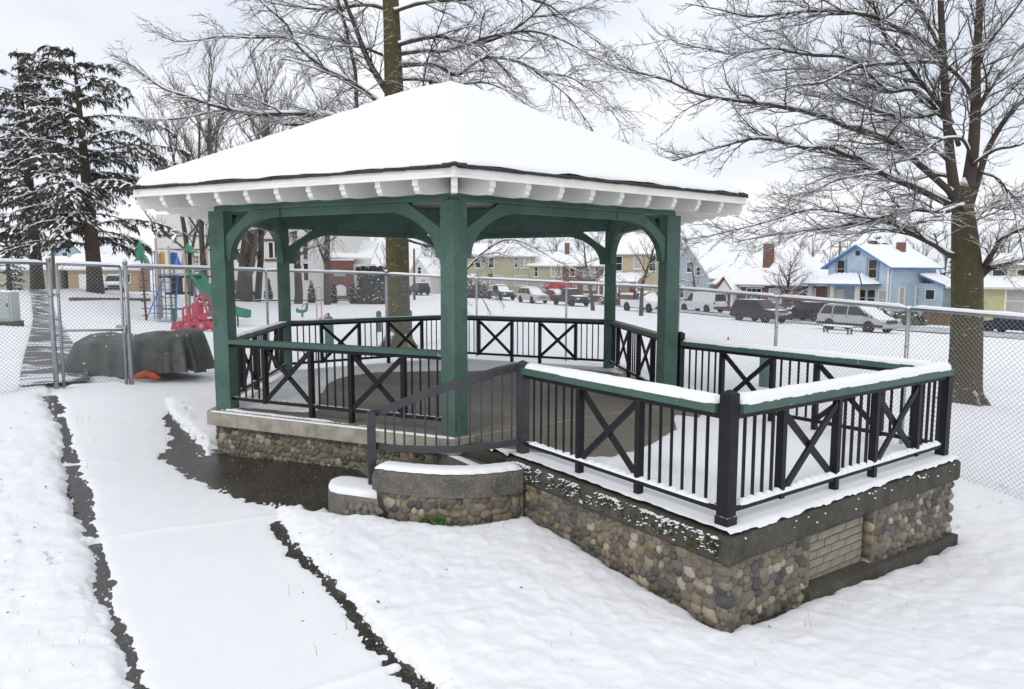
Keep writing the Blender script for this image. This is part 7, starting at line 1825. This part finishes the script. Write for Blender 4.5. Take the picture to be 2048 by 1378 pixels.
# ------------------------------------------------------------------ street furniture
def small_things():
    for i, (px, d, h, r, lb) in enumerate(((657, 19.2, 1.05, .125, 'green round-topped bollard close behind the fence by the gazebo corner'), (757, 33, 1.05, .125, 'green bollard just left of the mossy trunk'), (819, 35, .95, .12, 'green bollard just right of the mossy trunk'), (1534, 14.6, .80, .11, 'green bollard behind the platform railing and fence'))):
        x, y = CW(hx(px, d), d); b = thing('bollard', lb, 'bollard', (x, y, G(x, y)), 0, 'green bollards in the park')
        MB().lathe([(r, -.2), (r, h - r), (r * .95, h - r * .6), (r * .75, h - r * .28), (r * .4, h - r * .06), (.005, h)], 16).build('shaft', M['bollard'], b); MB().lathe([(r * 1.03, h * .62), (r * 1.03, h * .65)], 16).build('band', M['bollard'], b)
    # utility poles
    for px, d, h, lb, arm in ((112, 66, 9.5, 'wooden utility pole between the conifer trunks', False), (829, 88, 6.4, 'bare wooden pole right of the mossy trunk', False), (1673, 92, 9.2, 'wooden utility pole left of the blue house', True)):
        x, y = CW(hx(px, d), d); p = thing('utility_pole', lb, 'pole', (x, y, G(x, y)), -YAW); MB().tube([(0, 0, -.3), (.03, 0, h)], [.17, .12], 10).build('shaft', M['pole_wood'], p)
        if arm: MB().box((0, -.1, h - .6), (2.2, .1, .12)).build('cross_arm', M['pole_wood'], p)
        for k in (-.9, .9) if arm else (0,): MB().lathe([(.05, 0), (.06, .08), (.02, .16)], 8, (k, -.1 if arm else 0, h - .54 if arm else h)).build('insulator', M['trim'], p)
    # cabinet at the left edge
    d = 25.0; x, y = CW(hx(16, d), d); z = G(x, y); c = thing('utility_cabinet', 'pale grey metal utility cabinet topped with snow beside the footpath', 'cabinet', (x, y, z), -YAW + .1)
    cg = plain('cabinet_grey', (.40, .44, .43), .5, .08, 3); MB().box((0, 0, .72), (.52, .5, 1.05)).build('housing', cg, c); MB().box((0, 0, .1), (.66, .62, .22)).build('plinth', M['cap'], c); MB().box((-.02, -.262, .75), (.42, .02, .9)).build('door', cg, c); MB().box((.13, -.28, .8), (.03, .03, .12)).build('door_handle', M['darkplastic'], c); MB().box((0, 0, 1.275), (.52, .5, .055), taper=.9).build('snow_cover', SNOW, c)
    # bench
    d = 43; x, y = CW(hx(1677, d), d); b = thing('bench', 'low black bench with snow on the seat before the silver minivan', 'bench', (x, y, G(x, y) + .04), math.atan2(-.89, .46) + math.pi - YAW)
    for k in range(3): MB().box((0, -.16 + k * .16, .42), (2.0, .12, .04)).build('slat', M['darkplastic'], b)
    for xx in (-.85, .85):
        for yy in (-.18, .18): MB().box((xx, yy, .17), (.06, .06, .5)).build('leg', M['darkplastic'], b)
        MB().box((xx, 0, .10), (.05, .3, .05)).build('stretcher', M['darkplastic'], b)
    MB().box((0, 0, .48), (1.95, .44, .08), taper=.93).build('snow_cover', SNOW, b)
    x, y = gp(1456, 683); cn = thing('traffic_cone', 'tiny red traffic cone standing alone in the snowy field', 'cone', (x, y, G(x, y) + .04)); rd = plain('cone_red', (.5, .06, .03), .5, .1, 4)
    MB().lathe([(.06, .02), (.012, .2), (.008, .21)], 12).build('cone', rd, cn); MB().box((0, 0, .01), (.15, .15, .02)).build('base', rd, cn)
    # red banner hedge and low retaining wall along the far pavement
    A, B = Vector((*CW(hx(1110, 97), 97), 0)), Vector((*CW(hx(1345, 82), 82), 0)); w = thing('retaining_wall', 'low brown retaining wall with snowy top behind the parked pickups', 'wall', (A.x, A.y, G(A.x, A.y)))
    n = 12
    for k in range(n):
        p, q_ = A.lerp(B, k / n), A.lerp(B, (k + .98) / n); z = G(p.x, p.y) - G(A.x, A.y); o = Vector((A.x, A.y, 0)); MB().bar(p - o + Vector((0, 0, z + .3)), q_ - o + Vector((0, 0, z + .3)), .3, 1.3).build('wall_block', brickm('wall_block_brown', (.17, .085, .055), (.14, .07, .05), (.2, .15, .12)) if k == 0 else MATS['wall_block_brown'], w); MB().bar(p - o + Vector((0, 0, z + 1.02)), q_ - o + Vector((0, 0, z + 1.02)), .4, .16).build('snow_cover', SNOW, w)
    x, y = CW(hx(1118, 104), 104); rb = leafy('bright red shrub dusted with snow before the brick house', 1120, 101, 5.2, 1.6, 1.7, 77, 330, 'dome', 'bush', 'red_leaf', .4, .26, 'bush', None, 1.2)
    # wooden fence panels right of the blue house
    x, y = CW(hx(1893, 62), 62); f = thing('board_fence', 'grey wooden board fence between the blue and yellow houses', 'fence', (x, y, G(x, y)), RZS)
    for k in range(22): MB().box((-2.1 + k * .2, 0, .75), (.185, .03, 1.7)).build('board', M['pole_wood'], f)
    MB().box((0, .04, 1.2), (4.4, .05, .1)).build('rail', M['pole_wood'], f); MB().box((0, 0, 1.64), (4.4, .08, .07)).build('snow_cover', SNOW, f)
M['red_leaf'] = plain('red_leaf', (.42, .02, .04), .7, .3, 3)
small_things()

# ------------------------------------------------------------------ weeds, grass stalks and leaves poking through the snow
def weeds():
    rn = random.Random(8)
    def plant(px, py, n, h, lb, nm='weed', mat='leaf'):
        x, y = gp(px, py); z = G(x, y) + .0; w = thing(nm, lb, 'weed', (x, y, z))
        for k in range(n):
            a = rn.uniform(0, 6.28); l = h * rn.uniform(.5, 1.1); out_ = rn.uniform(.15, .7); wd = l * rn.uniform(.12, .2); dv = Vector((math.cos(a), math.sin(a), 0)); s_ = Vector((-dv.y, dv.x, 0)) * wd
            o = dv * .015; p1 = dv * (l * out_ * .5) + Vector((0, 0, l * .7)); p2 = dv * (l * out_) + Vector((0, 0, l * (1.0 - .3 * out_)))
            MB().add([o - s_ * .3, o + s_ * .3, p1 + s_, p2, p1 - s_], [(0, 1, 2, 3, 4)]).build('leaf', M[mat], w)
    for px, py, n, h, lb in ((850, 1058, 9, .13, 'green leafy weed at the foot of the curved stone wall, left one'), (880, 1064, 14, .17, 'largest green weed growing against the curved stone wall'), (912, 1066, 8, .11, 'small green weed right of the largest one by the curved wall'), (765, 1042, 7, .12, 'grass-like weed below the concrete end of the curved wall')):
        plant(px, py, n, h, lb)
    for i, (px, py) in enumerate(((470, 908), (530, 918), (575, 928), (625, 936), (668, 944), (705, 950))): plant(px, py, 9, .05, ('low green moss tuft where the gazebo wall meets the wet asphalt'), 'moss_tuft'); bpy.data.objects[('moss_tuft' if i == 0 else 'moss_tuft.%03d' % i)]['group'] = 'moss tufts along the gazebo wall'
    st = MB()
    def stalk(x, y, h):
        z = G(x, y); a = rn.uniform(0, 6.28); b = Vector((math.cos(a), math.sin(a), 0)) * h * rn.uniform(.1, .5); st.tube([(x, y, z + .02), (x + b.x * .3, y + b.y * .3, z + .05 + h * .6), (x + b.x, y + b.y, z + .05 + h)], [.0018, .0014, .0006], 3, cap=False)
    for _ in range(230):
        px, py = rn.choice(((rn.uniform(560, 1900), rn.uniform(1060, 1370)), (rn.uniform(0, 200), rn.uniform(820, 1370)), (rn.uniform(330, 430), rn.uniform(830, 890)), (rn.uniform(640, 1060), rn.uniform(1045, 1085)), (rn.uniform(1450, 1890), rn.uniform(1120, 1290))))
        x, y = gp(px, py)
        if not (-.2 < (Vector((x, y, 0)) - PF).dot(UU) < 3.8 and -.2 < (Vector((x, y, 0)) - PF).dot(NN) < 3.7): stalk(x, y, rn.uniform(.02, .075))
    o = st.build('grass', M['deadgrass']); tag(o, 'dry grass stalks poking through the lawn snow', None, None, 'stuff')
    lv = MB()
    for _ in range(70):
        px, py = rn.choice(((rn.uniform(1480, 1900), rn.uniform(1110, 1300)), (rn.uniform(560, 1100), rn.uniform(1060, 1300)), (rn.uniform(0, 180), rn.uniform(840, 1300)))); x, y = gp(px, py); z = G(x, y) + .082; s_ = rn.uniform(.008, .02); a = rn.uniform(0, 3.1)
        if -.2 < (Vector((x, y, 0)) - PF).dot(UU) < 3.8 and -.2 < (Vector((x, y, 0)) - PF).dot(NN) < 3.7: continue
        u = Vector((math.cos(a), math.sin(a), rn.uniform(-.2, .3))) * s_; v = Vector((-math.sin(a), math.cos(a), rn.uniform(-.2, .4))) * s_ * .6; p = Vector((x, y, z)); lv.add([p - u, p - v * .8, p + u, p + v], [(0, 1, 2, 3)])
    o = lv.build('fallen_leaves', M['soil']); tag(o, 'small brown leaves scattered on the snow', None, None, 'stuff')
    # clumps of snow clinging to the mossy face of the platform's rim
    cl = MB(); ms = MB()
    for _ in range(950):
        n_ = NA + rn.random() * (NBb - NA + .05); z = ZA - .008 - rn.random() ** 2.2 * .15
        if vnoise(n_ * 11.0, z * 20.0, 3) < .36: continue
        p = ann(UA - CAPO - .010, n_, z); s_ = rn.uniform(.002, .011); mo = rn.random() < .5 and z < ZA - .03
        if mo: s_ *= 1.2
        (ms if mo else cl).lathe([(s_, -s_ * .4), (s_ * 1.1, 0), (s_ * .7, s_ * .4), (.002, s_ * .5)], 5, tuple(p), Matrix.Diagonal((rn.uniform(.8, 2.2), rn.uniform(.8, 2.0), rn.uniform(.5, .9))))
    for _ in range(24):
        u_ = UA + rn.random() * (UB - UA); z = ZA - rn.random() ** 1.5 * .1; p = ann(u_, NBb + CAPO + .008, z - .01); s_ = rn.uniform(.004, .012); cl.lathe([(s_, -s_ * .4), (s_ * 1.1, 0), (s_ * .7, s_ * .5), (.002, s_ * .7)], 6, tuple(p))
    ms.build('moss_clumps', M['moss'], bpy.data.objects['platform'], kind='stuff'); cl.build('snow_clumps', SNOW, bpy.data.objects['platform'], kind='stuff')
weeds()
